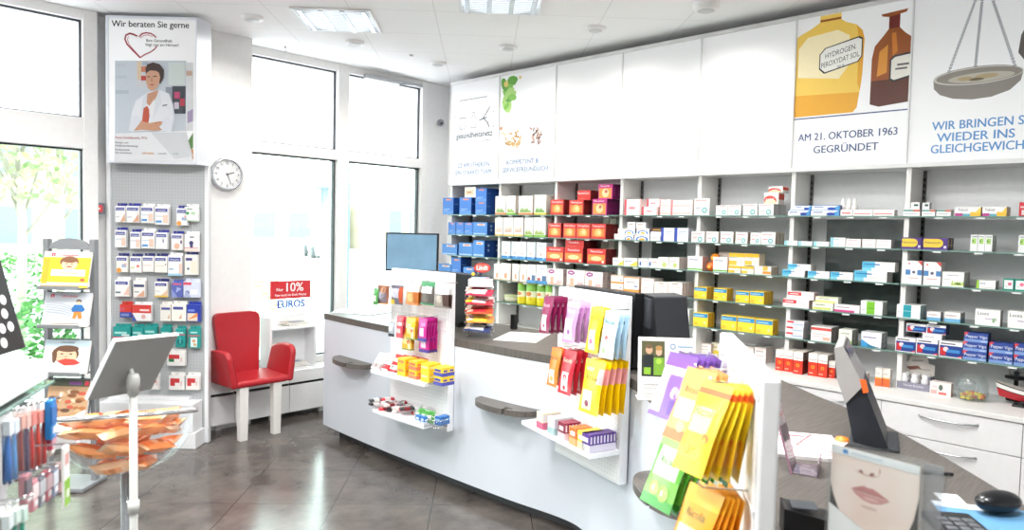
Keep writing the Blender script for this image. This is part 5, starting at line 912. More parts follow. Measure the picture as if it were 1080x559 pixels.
for k, (a, y0, c, y1, col, lbl, pos) in enumerate(mags):
    x0, zt_ = RF.hit(a, y0, .02); x1, zb_ = RF.hit(c, y1, -.06); wd = (x1-x0)*.93; hg = (zt_-zb_)/math.cos(R(17)); cx = (x0+x1)/2-rx
    tr = MB(); tr.box(-w2+.037, -.115, zb_-.018, w2-.037, .02, zb_-.006, RK, .003); tr.box(-w2+.037, -.115, zb_-.018, w2-.037, -.108, zb_+.008, RK, .002)
    tr.box(-w2+.037, 0, 0, w2-.037, .004, hg*.97, RK, M=Matrix.Translation((0, -.012, zb_))@Matrix.Rotation(R(-14), 4, 'X'))
    tr.build('tray', t)
    for j in range(3):
        m = MB(); page_block(m, wd, hg-.01*j, .009, pm(col, .35), pm('#f1efec', .6)); y = -.0008
        e = lambda c_: pm(c_, .35, 0, .05)
        if j == 0:
            def D(x, z, rx_, rz_, c_): 
                D.y -= .0002; m.disc(x*wd, z*hg, rx_*wd, D.y, e(c_), rz_*hg, 16)
            def Q(x0_, z0_, x1_, z1_, c_): D.y -= .0002; m.box(x0_*wd, D.y, z0_*hg, x1_*wd, D.y+.0001, z1_*hg, e(c_))
            def TX(s, x, z, h, c_, w_): D.y -= .0002; m.text(s, x*wd, z*hg, h*hg, D.y, e(c_), w=w_*wd)
            D.y = y
            if k == 0:
                Q(-.5, .84, .5, 1, '#f7f4ec'); D(.05, .72, .2, .15, '#8a5f45'); D(.06, .64, .17, .16, '#f1c9a8'); D(-.0, .66, .02, .014, '#5a3a30'); D(.11, .66, .02, .014, '#5a3a30'); D(.06, .58, .06, .02, '#c25a52'); D(.06, .75, .16, .06, '#8a5f45')
                Q(-.3, .32, .42, .5, '#fbf6ec'); Q(-.1, .38, .25, .42, '#d9b48a'); Q(-.5, .06, .5, .14, '#f6f0dc'); Q(-.48, .1, -.36, .8, '#f2b43a')
                TX('Lebenslinien', .05, .87, .07, '#d0475c', .5); Q(-.34, .86, -.26, .96, '#c9304a'); TX('a', -.3, .88, .07, '#ffffff', .1); D(.38, .22, .05, .04, '#e85a4a')
            elif k == 1:
                Q(-.5, .0, .5, .18, '#f0ece6'); D(.24, .74, .06, .06, '#5f4a3c'); D(.24, .7, .05, .05, '#ecc4a4'); m.poly([(x*wd, z*hg) for x, z in ((.1, .5), (.16, .64), (.32, .64), (.4, .5), (.36, .44), (.14, .42))], y-.003, e('#2f6fb0')); m.poly([(x*wd, z*hg) for x, z in ((.17, .44), (.32, .44), (.36, .24), (.28, .22), (.25, .36), (.22, .22), (.15, .24))], y-.003, e('#d98a3c'))
                for q in range(5): m.stroke([(-.45*wd, (.7-.07*q)*hg), (-.1*wd, (.66-.07*q)*hg), (.12*wd, (.55-.06*q)*hg)], .006, y-.0025, e('#b3bac4'))
                TX('Lebenslinien', .02, .86, .07, '#d0475c', .5); Q(-.38, .85, -.3, .94, '#c9304a'); TX('a', -.34, .865, .06, '#ffffff', .1); Q(-.3, .06, .3, .09, '#a99a8c'); Q(-.3, .12, .1, .14, '#c9bcae')
            elif k == 2:
                Q(-.5, .8, .5, 1, '#bcd0d8'); D(-.02, .58, .3, .26, '#6f4f3a'); D(.0, .52, .24, .24, '#efc3a2'); D(-.1, .58, .035, .02, '#4a3026'); D(.1, .58, .035, .02, '#4a3026'); D(.0, .5, .03, .03, '#dca383'); D(.02, .74, .25, .1, '#6f4f3a'); D(-.25, .5, .05, .2, '#6f4f3a')
                m.poly([(x*wd, z*hg) for x, z in ((-.18, .36), (.0, .44), (.22, .42), (.34, .32), (.2, .26), (.0, .24))], y-.004, e('#e0443a')); Q(-.5, .0, .5, .1, '#f1eee8'); D(-.1, .16, .3, .09, '#f2e2cf'); TX('Lebenslinien', .0, .9, .06, '#7a8a9a', .7)
            else:
                rr = random.Random(4)
                for q in range(26): D(rr.random()*.8-.4, rr.random()*.6+.15, .06+.06*rr.random(), .05, ['#b87a4a', '#8a5a3a', '#d9b48a', '#e6d3b4', '#6f5040', '#c9604a'][q % 6])
                Q(-.5, .84, .5, 1, '#4f5a44'); Q(.0, .88, .3, .96, '#8a4a9a'); Q(.38, .86, .48, .98, '#c9304a'); m.poly([(.1*wd, 0), (.5*wd, 0), (.5*wd, .25*hg)], y-.009, e('#f4f2ee')); Q(.18, .02, .24, .05, '#d8454a')
        o = m.build('magazine')
        o.matrix_world = Matrix.Translation(RF.w(cx+rx-.004*j, -.088+.0105*j, zb_-.004+.002*j)) @ Matrix.Rotation(RF.a, 4, 'Z') @ Matrix.Rotation(R(-14), 4, 'X')
        tag(o, lbl+', %s of the rack' % pos if j == 0 else 'magazine copy %s the front one, %s tray of the rack' % (['', 'right behind', 'furthest behind'][j], pos), 'magazine', 'magazines in the grey rack')

# bench of drawers under the window
BN = pm('#f0eff0', .35, name='white_bench_laminate')
t = empty('window_bench', (3.1, 5.95, 0), 0, 'long low white drawer bench under the window with dark slots', 'bench')
b = MB(); b.box(-.78, .02, .06, 1.0, .075, .42, BN); b.box(-.18, .075, .06, 1.0, .24, .42, BN); b.build('carcass', t)
b = MB(); b.box(-.79, 0, .418, 1.0, .078, .442, BN, .002); b.box(-.18, .076, .418, 1.0, .24, .442, BN, .002); b.build('top', t)
for x0, x1 in ((-.785, -.39), (-.384, .13), (.136, .56), (.566, 1.0)):
    MB().box(x0, 0, .06, x1, .019, .308, BN, .002).build('drawer_front', t); MB().box(x0, 0, .332, x1, .019, .416, BN, .002).build('fascia', t)
    MB().box(x0, .012, .309, x1, .0195, .331, pm('#17181b', .4)).build('grip_slot', t)
for x in (-.5, -.0, .5): MB().box(x-.025, .06, 0, x+.025, .1, .06, WHITE).build('foot', t)
# armchair: red tub on two white front legs, its back edge carried by the bench
RED = pm('#aa1f28', .38, 0, .05, 18, name='red_leather')
t = empty('armchair', (2.785, 5.66, 0), R(2.5), 'red leather armchair with white legs by the window bench', 'chair')
def soft(o, w, seg=3):
    m = o.modifiers.new('bevel', 'BEVEL'); m.width = w; m.segments = seg; m.limit_method = 'ANGLE'; m.angle_limit = R(40)
    for p in o.data.polygons: p.use_smooth = True
    n = o.modifiers.new('wn', 'WEIGHTED_NORMAL'); return o
sw = .235
b = MB(); vs = []
for z, s in ((.445, .0), (.50, 0)):
    vs += [(-sw, -.1, z), (sw, -.1, z), (sw, .30, z+(.01 if z > .47 else 0)), (-sw, .30, z+(.01 if z > .47 else 0))]
b.add(vs, [(3, 2, 1, 0), (4, 5, 6, 7), (0, 1, 5, 4), (1, 2, 6, 5), (2, 3, 7, 6), (3, 0, 4, 7)], RED); soft(b.build('seat', t), .022)
def arm(sg):
    # a leaning side shell: outline in the y-z plane, thickness in x, flaring outward to the top
    out = [(-.1, .445), (-.1, .52)]
    n = 8
    for i in range(n+1):
        a = PI-(PI/2)*i/n; out.append((-.005+.085*math.cos(a)-.0, .665+.085*math.sin(a)))
    out += [(.10, .752), (.2, .735), (.285, .70), (.30, .445)]
    vs, m = [], len(out)
    for th in (0, .055):
        for y, z in out:
            fl = .075*((z-.445)/.3)**1.2
            vs.append((sg*(sw-.012+th+fl*(.6+.9*max(0, y))), y, z))
    fs = [list(range(m)), list(range(2*m-1, m-1, -1))] + [(i, m+i, m+(i+1) % m, (i+1) % m) for i in range(m)]
    if sg < 0: fs = [f_[::-1] for f_ in fs]
    b = MB(); b.add(vs, [list(f_) for f_ in fs], RED)
    o = soft(b.build('armrest', t), .02)
arm(-1); arm(1)
pr = []
n = 6; bw0, bw1, zt_ = .165, .205, 1.03
out = [(-bw0, .47), (bw0, .47), (bw1, .93)] + [(bw1-.055+.055*math.cos(PI/2*i/n), .965+.055*math.sin(PI/2*i/n)) for i in range(n+1)] + [(-bw1+.055+.055*math.cos(PI/2+PI/2*i/n), .965+.055*math.sin(PI/2+PI/2*i/n)) for i in range(n+1)] + [(-bw1, .93)]
b = MB(); b.prism([(x, z) for x, z in out], .0, .05, RED)
b.v = [(x-.02, .255+y+.07*((z-.47)/.56), z) for x, y, z in b.v]
soft(b.build('backrest', t), .02)
for x in (-.165, .135):
    b = MB(); vs = []
    for z, w in ((0, .032), (.445, .038)): vs += [(x-w, -.055-w+.01, z), (x+w, -.055-w+.01, z), (x+w, -.055+w, z), (x-w, -.055+w, z)]
    b.add(vs, [(3, 2, 1, 0), (4, 5, 6, 7), (0, 1, 5, 4), (1, 2, 6, 5), (2, 3, 7, 6), (3, 0, 4, 7)], pm('#ece9e4', .4)); b.build('leg', t)
# white cubby with magazines on the bench
x0, x1 = 3.07, 3.52
t = empty('magazine_cubby', ((x0+x1)/2, 5.99, .442), 0, 'white open cubby shelf on the window bench beneath the red sign', 'shelf')
h = (x1-x0)/2
for s in (-1, 1): MB().box(s*h-.01, 0, 0, s*h+.01, .2, .4 if s > 0 else .5, WHITE, .002).build('side_panel', t)
MB().box(-h+.01, .18, 0, h-.01, .2, .5, WHITE).build('back_panel', t); MB().box(-h+.01, .0, .385, h-.01, .18, .402, WHITE, .002).build('shelf', t); MB().box(-h+.01, 0, 0, h-.01, .18, .014, WHITE, .002).build('bottom', t)
for k, (z, n_, where) in enumerate(((.442+.402, 3, 'on top of the white cubby'), (.442+.014, 4, 'inside the white cubby'))):
    for j in range(n_):
        c = ['#cfcac2', '#8f8f94', '#b9a894', '#55565a'][(j+k) % 4]
        m = MB(); m.box(-.11+.01*(j % 2), -.075, 0, .12, .07, .011, pm('#f0ede8', .6)); m.box(-.11+.01*(j % 2), -.075, .011, .12, .07, .0122, pm(c, .4)); m.box(-.05, -.05, .0122, .08, .03, .0126, pm('#6f7f96', .4, 0, .3, 40))
        tag(m.build('magazine', loc=(3.31+.012*((j*3) % 4), 5.99+.085, z+.0128*j), rz=R((j*7) % 9-4)), 'magazine %s in the flat pile %s' % (['lowest', 'second from bottom', 'third from bottom', 'topmost'][j] if n_ > 3 else ['lowest', 'middle', 'topmost'][j], where), 'magazine', 'magazines piled in the cubby')
# window sign
a, c = ony(286, 297, 6.26), ony(328.3, 313.6, 6.26)
t = empty('window_sign', ((a.x+c.x)/2, 6.275, c.z), 0, 'red window sign reading Nur 10% over blue EUROS lettering', 'sign')
w2 = (c.x-a.x)/2; h = a.z-c.z
b = MB(); b.box(-w2, 0, 0, w2, .004, h, pm('#d8303a', .4)); b.text('Nur', -.115, .075, .03, -.001, pm('#ffffff', .4)); b.text('10%', .04, .068, .085, -.001, pm('#ffffff', .4)); b.text('Nur noch bis Ende Monat', .0, .025, .022, -.001, pm('#ffffff', .4), w=w2*1.7); b.build('red_panel', t)
b = MB(); [b.text('EUROS', dx_, -.09+dz_, .072, .001-.0002*k_, pm('#1f4fae', .4), w=.28) for k_, (dx_, dz_) in enumerate(((0, 0), (.006, 0), (0, .004), (.006, .004)))]; b.text('billiger', .03, -.115, .018, .001, pm('#5f7fb8', .4)); b.build('blue_lettering', t)
# ------------------------------------------------------------------ counter
A1 = onx(412.7, 283, 3.10); G1 = Fr(3.10, A1.y, -90); G1W = G1.hit(475, 288.3, 0)[0]; G1T = (A1.z+G1.hit(475, 288.3, 0)[1])/2
def framed(pa, pb, z):
    a, b = onz(*pa, z), onz(*pb, z); d = b-a
    return Fr(a.x, a.y, math.degrees(math.atan2(d.y, d.x))), d.length
G2, G2W = framed((589.2, 302.3), (659, 313), 1.472); G3, G3W = framed((759.4, 350.3), (804, 400), 1.49)
G2T, G3T = 1.472, 1.49
PT = .052                                       # panel thickness
CTZ = 1.05
ctrl = [(3.2, 5.31), (3.175, 4.9), (3.16, 4.4), (3.155, 3.9), (3.156, 3.5), (3.165, 3.05)]
ctrl += [tuple(G2.w(x, PT+.016)[:2]) for x in (0.05, .3, .6)] + [(2.765, 1.74), (2.5, 1.40)] + [tuple(G3.w(x, PT+.004)[:2]) for x in (.1, .4, .72)] + [tuple(G3.w(1.1, PT+.03)[:2]), tuple(G3.w(1.5, PT+.05)[:2])]
def catmull(pts, n=6):
    P_ = [Vector(p).to_2d() if len(p) > 2 else Vector(p) for p in pts]; out = []
    for i in range(len(P_)-1):
        a, b, c, d = P_[max(i-1, 0)], P_[i], P_[i+1], P_[min(i+2, len(P_)-1)]
        for j in range(n):
            t_ = j/n; out.append(.5*((2*b)+(c-a)*t_+(2*a-5*b+4*c-d)*t_*t_+(3*b-a-3*c+d)*t_**3))
    return out+[P_[-1]]
front = catmull(ctrl)
def offs(line, d):
    o = []
    for i, p in enumerate(line):
        t_ = (line[min(i+2, len(line)-1)]-line[max(i-2, 0)]).normalized(); o.append(p + Vector((-t_.y, t_.x))*d)
    return o
def strip(b, l1, l2, z0, z1, mat, smooth=True):
    n = len(l1); vs = [(p.x, p.y, z) for z in (z0, z1) for l in (l1, l2) for p in l]
    fs_s = [(i, i+1, 2*n+i+1, 2*n+i) for i in range(n-1)] + [(n+i+1, n+i, 3*n+i, 3*n+i+1) for i in range(n-1)]
    fs_f = [(n+i, n+i+1, i+1, i) for i in range(n-1)] + [(2*n+i, 2*n+i+1, 3*n+i+1, 3*n+i) for i in range(n-1)] + [(0, 2*n, 3*n, n), (n-1, 2*n-1, 4*n-1, 3*n-1)]
    b.add(vs, fs_s, mat, smooth); b.add(vs, fs_f, mat, False)
def wood(nt, b):
    tc = N(nt, 'ShaderNodeTexCoord'); mp = N(nt, 'ShaderNodeMapping'); mp.inputs['Rotation'].default_value = (0, 0, R(-60)); mp.inputs['Scale'].default_value = (3, 60, 3)
    nt.links.new(tc.outputs['Object'], mp.inputs['Vector']); nz = N(nt, 'ShaderNodeTexNoise'); nz.inputs['Scale'].default_value = 2.5; nz.inputs['Detail'].default_value = 5
    nt.links.new(mp.outputs[0], nz.inputs['Vector']); cr = N(nt, 'ShaderNodeValToRGB'); cr.color_ramp.elements[0].color = lin('#4f4a46'); cr.color_ramp.elements[1].color = lin('#645e59')
    cr.color_ramp.elements[0].position = .35; cr.color_ramp.elements[1].position = .65
    nt.links.new(nz.outputs['Fac'], cr.inputs[0]); nt.links.new(cr.outputs[0], b.inputs['Base Color']); b.inputs['Roughness'].default_value = .42
TOPM = nodes_mat('taupe_grained_worktop', wood)
cf = pm('#d3d9e1', .3, 0, .01, name='white_counter_front')
ct = empty('shop_counter', (0, 0, 0), 0, 'long curved white sales counter with dark taupe worktop', 'counter')
b = MB(); strip(b, front, offs(front, .03), .09, CTZ-.05, cf); b.build('front_panel', ct)
b = MB(); strip(b, offs(front, -.002), offs(front, .78), CTZ-.05, CTZ, TOPM); b.build('worktop', ct)
inner = offs(front, .1)[2:]; b = MB(); strip(b, inner, offs(front, .6)[2:], 0, .09, DGREY); b.build('plinth', ct)
b = MB(); strip(b, offs(front, .031), offs(front, .62), .09, CTZ-.051, WHITE); b.build('body', ct)
# bag shelves: dark rounded boards with a hook notch, fixed to the counter front
def bag_shelf(pl, pr, py, name='bag_shelf', wide=None):
    # local frame on the counter front nearest the picture point
    best = None
    for i, p in enumerate(front[:-1]):
        q = front[i+1]; d = (q-p).normalized(); m_ = (p+q)/2
        fr = Fr(m_.x, m_.y, math.degrees(math.atan2(d.y, d.x))); x, z = fr.hit((pl+pr)/2, py, 0)
        if best is None or abs(x) < best[0]: best = (abs(x), fr, x, z)
    _, fr, x, z = best; x0 = fr.hit(pl, py, -.06)[0]; x1 = fr.hit(pr, py, -.03)[0]; w = wide or (x1-x0); cx = (x0+x1)/2
    n = 20; dp = .15
    pts = [(-w/2, .012)] + [(-w/2*math.cos(PI*i/n)*(1 if abs(math.cos(PI*i/n)) < .99 else 1), -dp*math.sin(PI*i/n)**.8) for i in range(n+1)] + [(w/2, .012)]
    # hook notch cut into the edge, right of the middle
    out = []
    nx = w*.16
    for p in pts:
        out.append(p)
    k = min(range(len(out)), key=lambda i: abs(out[i][0]-nx) + (0 if out[i][1] < -.01 else 9))
    y = out[k][1]; out[k:k+1] = [(nx-.012, y), (nx-.012, y+.03), (nx-.03, y+.045), (nx+.02, y+.06), (nx+.045, y+.05), (nx+.012, y+.03), (nx+.012, y)]
    o = MB().prism(out, -.035, 0, TOPM, 'z').build('bag_shelf', ct); o.location = fr.w(cx, -.0, z); o.rotation_euler.z = fr.a
    return z
print('bag', bag_shelf(347, 396, 378, wide=.5), bag_shelf(500, 566, 424, wide=.5), bag_shelf(664, 745, 512, wide=.5))

# ------------------------------------------------------------------ pouches and their hooks
PC = {}
def pouch_mesh(w, h, th, sty):
    key = (w, h, th, sty['n'])
    if key in PC: return PC[key]
    nx, nz = 8, 14; b = MB()
    def pt(u, v, sg):
        hor = max(0, 1-(2*abs(u-.5))**2.6)**.55; vv = min(1, max(0, (v-.03)/.84)) if v < .87 else 1
        ver = math.sin(PI*min(1, vv)**1.25)**sty.get('full', .7) if v < .87 else 0
        wr = .0015*math.sin(u*23+v*9)*ver
        edge = 1-.05*math.sin(PI*min(1, max(0, v/.9)))*abs(2*u-1)
        return ((u-.5)*w*edge, sg*(th/2*hor*ver+.0008+wr), (v-1)*h)
    g = {}
    for sg in (-1, 1):
        vs = [pt(i/nx, j/nz, sg) for j in range(nz+1) for i in range(nx+1)]
        fm = {}
        for j in range(nz):
            for i in range(nx):
                u, v = (i+.5)/nx, (j+.5)/nz; c = sty['base']
                for (u0, v0, u1, v1, cc) in sty['p']:
                    if u0 <= u <= u1 and v0 <= v <= v1: c = cc
                a = j*(nx+1)+i; f_ = (a, a+1, a+nx+2, a+nx+1)
                fm.setdefault(c, []).append(f_ if sg < 0 else f_[::-1])
        for c, fs in fm.items(): b.add(vs, fs, pm(c, .28, 0, .06, 30), True)
    for tx in sty.get('t', ()):
        s, u, v, hh, c = tx
        fn = lambda x, z: (x, pt(min(1, max(0, x/w+.5)), min(1, max(0, z/h+1)), -1)[1]-.0012, z)
        b.text(s, (u-.5)*w, (v-1)*h, hh*h, 0, pm(c, .4), w=.72*w, fn=fn)
    for dsk in sty.get('d', ()):
        u, v, ru, c = dsk
        pts = [((u-.5)*w+ru*w*math.cos(2*PI*i/12), (v-1)*h+ru*w*math.sin(2*PI*i/12)) for i in range(12)]
        b.add([(x, pt(min(1, max(0, x/w+.5)), min(1, max(0, z/h+1)), -1)[1]-.001, z) for x, z in pts], [list(range(12))], pm(c, .35))
    me = b.build('x'); m = me.data; bpy.data.objects.remove(me); PC[key] = m; return m
def sty(n, base, p=(), t=(), d=()): return dict(n=n, base=base, p=p, t=t, d=d)
LBL = [(.2, .12, .72, .55, '#f4efe9')]
BS = {
 'maroon': sty('maroon', '#8a1f52', [(.2, .1, .75, .52, '#f0e3e6')], [('Ricola', .5, .72, .09, '#e9cfd9')], [(.5, .2, .1, '#a8326a')]),
 'lilac': sty('lilac', '#c58fc4', [(.15, .1, .8, .55, '#f1e7f1'), (0, .88, 1, 1, '#d9b3d6')], [('Ricola', .5, .72, .09, '#f6eef6')], [(.5, .25, .12, '#9f5aa5')]),
 'yelr': sty('yelr', '#f4d414', [(.2, .1, .8, .5, '#f7f0c4')], [('Ricola', .5, .72, .1, '#2f5a3a')], [(.45, .25, .13, '#c06fa0')]),
 'ltblue': sty('ltblue', '#b7d7ea', [(.15, .1, .8, .55, '#edf4f7'), (0, .9, 1, 1, '#cfe4f0')], [('Ricola', .5, .72, .1, '#2f5f4a')], [(.5, .42, .1, '#d84a4a'), (.35, .15, .12, '#9fc48a')]),
 'orange': sty('orange', '#ee7f2a', [(.2, .08, .75, .45, '#f8e6d0')], [('Ricola', .5, .7, .1, '#2f5a3a')], [(.5, .2, .14, '#f4b05a')]),
 'redb': sty('redb', '#c92636', [(.2, .1, .75, .52, '#f6ecea')], [('Ricola', .5, .72, .1, '#cfe6cf')], [(.5, .38, .12, '#d8323f'), (.5, .15, .1, '#b31a2a')]),
 'yelb': sty('yelb', '#f7cd0d', [(.15, .1, .6, .45, '#f7ecc0'), (.75, .6, 1, .85, '#e8a0a0'), (.1, .78, .5, .84, '#fae48a')], [('Ricola', .5, .62, .1, '#2f5a3a')], [(.4, .18, .1, '#8a3a5a')]),
 'purple': sty('purple', '#7a4fa8', [(.0, .1, .4, .7, '#c9b4de'), (0, .72, 1, .8, '#d8cbe6'), (.6, .1, 1, .3, '#5f3392')], [('Ricola', .55, .66, .09, '#ffffff')], [(.7, .4, .14, '#b79ad2')]),
 'orgyel': sty('orgyel', '#f2d22a', [(.1, .42, .8, .7, '#f3eb96'), (.0, .12, 1, .4, '#f6c52e'), (0, .84, 1, .9, '#e8642c'), (0, .9, 1, 1, '#f4d84a'), (0, 0, 1, .12, '#e6c312')], [('Ricola', .5, .62, .1, '#3f7a4a')], [(.3, .25, .14, '#f29a2a'), (.6, .2, .16, '#f4b43a'), (.75, .4, .1, '#ee7a2a')]),
 'peach': sty('peach', '#f0a25a', [(.1, .3, .7, .6, '#f6cfa4'), (0, .0, 1, .14, '#ea6a2a')], [('Ricola', .5, .66, .09, '#3f7a4a')], [(.5, .2, .14, '#f4c08a')]),
 'green': sty('green', '#5fb23a', [(.1, .4, .9, .86, '#d9ecc4'), (0, .14, 1, .4, '#7cc353'), (0, 0, 1, .14, '#3f9a2f'), (0, .88, 1, 1, '#8fce6a')], [('Ricola', .5, .62, .1, '#2f7a3a')], [(.35, .25, .15, '#a9d86a'), (.65, .22, .17, '#9ccf5a'), (.35, .25, .07, '#e2f0c0'), (.65, .22, .08, '#e2f0c0')]),
 'dkgreen': sty('dkgreen', '#1f5a34', [(.15, .3, .8, .6, '#e6efe2'), (0, .85, 1, 1, '#2f7a44')], [('Ricola', .5, .66, .1, '#e6f0d0')], [(.5, .2, .14, '#7fb06a')]),
 'orglow': sty('orglow', '#f29a22', [(.1, .1, .7, .5, '#f6dca6'), (0, .8, 1, 1, '#f6b02c')], [('Ricola', .5, .62, .1, '#3f7a4a')], [(.35, .3, .12, '#e2502c'), (.6, .2, .1, '#d83f2c')]),
 'snack1': sty('snack1', '#8a4f34', [(.1, .1, .9, .55, '#7a6a74'), (0, .85, 1, 1, '#e9e2da'), (0, 0, 1, .08, '#d98a3a')], [], [(.4, .4, .2, '#a9a3b4'), (.6, .65, .18, '#c48a5a')]),
 'snack2': sty('snack2', '#5f5a6a', [(.1, .3, .7, .7, '#b9b3c4'), (.0, 0, .4, .2, '#e6c32a'), (.75, .1, 1, .8, '#b8502a'), (0, .88, 1, 1, '#eceae8')], [], [(.4, .5, .2, '#d3cfdc')]),
 'snack3': sty('snack3', '#d98a42', [(.0, .6, 1, 1, '#d9d4cf'), (.1, .15, .6, .5, '#e6a55a'), (.6, .1, 1, .6, '#b86a2a')], [], [(.4, .3, .2, '#f0bf7a')]),
 'snack4': sty('snack4', '#5a544f', [(.0, .82, 1, 1, '#2f8a4f'), (.1, .5, .9, .82, '#f0f2ee'), (0, 0, 1, .1, '#2f8a4f')], [], [(.5, .68, .16, '#cfd8cf'), (.4, .3, .22, '#7a6f68')]),
 'snack5': sty('snack5', '#8a827c', [(.0, .6, 1, 1, '#dfe0de'), (.1, .1, .6, .5, '#a59a90'), (.6, .1, 1, .6, '#4f3a34')], [], [(.4, .35, .18, '#c9bcb0')]),
 'snackg': sty('snackg', '#4f9a4a', [(.2, .2, .8, .6, '#dfe8d6')], [], []),
 'greyp': sty('greyp', '#a9b0b9', [(.1, .4, .8, .8, '#d6dade'), (0, 0, 1, .2, '#3a3d45')], [], []),
 'pinkp': sty('pinkp', '#d84a5a', [(.1, .2, .8, .45, '#efc6c6'), (.2, .6, .9, .7, '#f0d6d6')], [], []),
 'yelp': sty('yelp', '#f2b62a', [(.1, .3, .6, .7, '#f6dc8a'), (.6, .1, .9, .6, '#f7e9c4'), (0, 0, 1, .1, '#8a9a4a')], [], [(.7, .4, .15, '#e9804a')]),
 'magp': sty('magp', '#c42a8c', [(.2, .2, .7, .6, '#ecc6e2'), (0, 0, 1, .15, '#4a3f9a'), (.4, .65, .9, .8, '#d97abf')], [], [(.5, .4, .18, '#f4e2f0')]),
}
def hang(F_, px, py, off, n, gap, w, h, th, s, label, grp, tilt=6, turn=0, back=True, name='sweets_bag', sx=None):
    x, z = F_.hit(px, py, -off)
    if sx is not None: x = sx; off, z = F_.hitx(px, py, sx); off = -off; print('off', label, off, z)
    m = pouch_mesh(w, h, th, BS[s])
    for k in range(n):
        o = bpy.data.objects.new(name, m); C.objects.link(o)
        o.location = F_.w(x, -off+gap*k, z); o.rotation_euler = (R(-tilt+1.2*((k*7) % 3-1)), R(1.5*((k*5) % 3-1)), F_.a)
        o.rotation_euler = (Matrix.Rotation(F_.a+R(turn*(1-k/(n+.5))), 3, 'Z') @ Matrix.Rotation(R(1.2*((k*5) % 3-1)), 3, 'Y') @ Matrix.Rotation(R(-tilt*(1-k/(n+1))), 3, 'X')).to_euler()
        tag(o, label+(', front one of its hook' if n > 1 and k == 0 else ', %s on its hook' % ORD[k+1] if n > 1 else ''), 'bag', grp)
    return x, z, off
def gondola(F_, Wd, zb, zt, label, shelves, hooks, PT=PT):
    t = empty('display_panel', F_.w(Wd/2, 0, zb), F_.a, label, 'display panel', 'white display panels on the counter front')
    MB().box(-Wd/2, 0, 0, Wd/2, PT, zt-zb, WHITE, .006).build('panel', t); MB().box(-Wd/2+.02, -.0025, .02, Wd/2-.02, -.0005, zt-zb-.02, PW).build('perforated_face', t)
    for (x0, x1, d, z) in shelves:
        MB().prism([(x0-Wd/2, -.003), (x1-Wd/2, -.003), (x1-Wd/2-.0, -d), (x0-Wd/2, -d)], z-zb-.022, z-zb, WHITE, 'z').build('shelf', t)
    for (x, z, off) in hooks:
        MB().tube([(x-Wd/2, -.001, z-zb+.004), (x-Wd/2, -off-.012, z-zb+.004), (x-Wd/2, -off-.022, z-zb+.016)], .0024, CHROME, 6).build('hook', t)
    last = 0
    for zz in sorted(set(round(h_[1], 2) for h_ in hooks)):
        if zz-last > .05: MB().box(-Wd/2+.02, -.006, zz-zb-.004, Wd/2-.02, -.001, zz-zb+.012, WHITE).build('slot_rail', t)
        last = zz
    return t
# --- first panel
gs = 'snack bags on the first display panel'; hk = []
for k, (px, py, s, n) in enumerate(((405, 298, 'snack1', 1), (419.5, 297.5, 'snack2', 1), (436, 297.5, 'snack3', 2), (452, 297, 'snack4', 1), (467, 299.5, 'snack5', 2))):
    hk.append(hang(G1, px, py, .13, n, .03, .14, .155, .03, s, '%s on the first panel' % ['brown nut bag leftmost', 'dark grey snack bag second', 'orange dried fruit bag third', 'green topped snack bag fourth', 'pale brown snack bag rightmost'][k], gs, 4, name='snack_bag'))
hk.append(hang(G1, 397, 304, .15, 1, .03, .06, .12, .02, 'snackg', 'green bag edge sticking out left of the snack bags', gs, 4, name='snack_bag'))
for k, (px, py, s, n) in enumerate(((413.5, 340, 'greyp', 1), (422.5, 333.5, 'pinkp', 2), (434, 335, 'yelp', 3), (446.5, 335.5, 'magp', 5))):
    hk.append(hang(G1, px, py, .13, n, .022, [.07, .075, .1, .09][k], [.1, .15, .15, .155][k], .018, s, '%s pouch in the second row of the first panel' % ['grey', 'pink red', 'yellow', 'magenta'][k], 'small pouches on the first panel', 4, name='candy_pouch'))
for k, (px, py, s, n) in enumerate(((430, 347, 'yelp', 2), (448, 349, 'magp', 4))):
    hk.append(hang(G1, px, py, .11, n, .022, .11, .145, .018, s, 'lower %s pouch peeping out beneath the second row' % ['yellow', 'magenta'][k], 'small pouches on the first panel', 3, name='candy_pouch'))
def shelf_fit(F_, z, pl, pr): # front corners in px
    a = onz(*pl, z); c = onz(*pr, z); la = (a-F_.o).dot(F_.t), (a-F_.o).dot(F_.n); lc = (c-F_.o).dot(F_.t), (c-F_.o).dot(F_.n); return la[0], lc[0], -(la[1]+lc[1])/2
zA, zBq = G1.hit(475, 400.5, 0)[1], G1.hit(475, 444, 0)[1]
sA = shelf_fit(G1, zA, (391, 389.5), (450, 405.5)); sB = shelf_fit(G1, zBq, (391.5, 431.5), (451.5, 450.5))
z2 = .74
for z_ in range(60, 95):
    if G2.hit(654, 475, 0)[1] < z_/100: z2 = z_/100; break
z2 = G2.hit(654, 475, 0)[1]; s2 = shelf_fit(G2, z2, (554, 443), (616, 479.5))
print('G1', G1W, G1T, 'sA', zA, sA, 'sB', zBq, sB, 'G2', G2W, G2.a, z2, s2, 'G3', G3W, math.degrees(G3.a))
d1 = max(.15, min(.3, sA[2])); d2 = max(.15, min(.32, s2[2]))
gondola(G1, G1W, .42, G1T, 'white display panel nearest the window with snacks and two shelves', [(max(-.05, sA[0]), G1W, d1, zA), (max(-.05, sB[0]), G1W, d1, zBq)], hk)
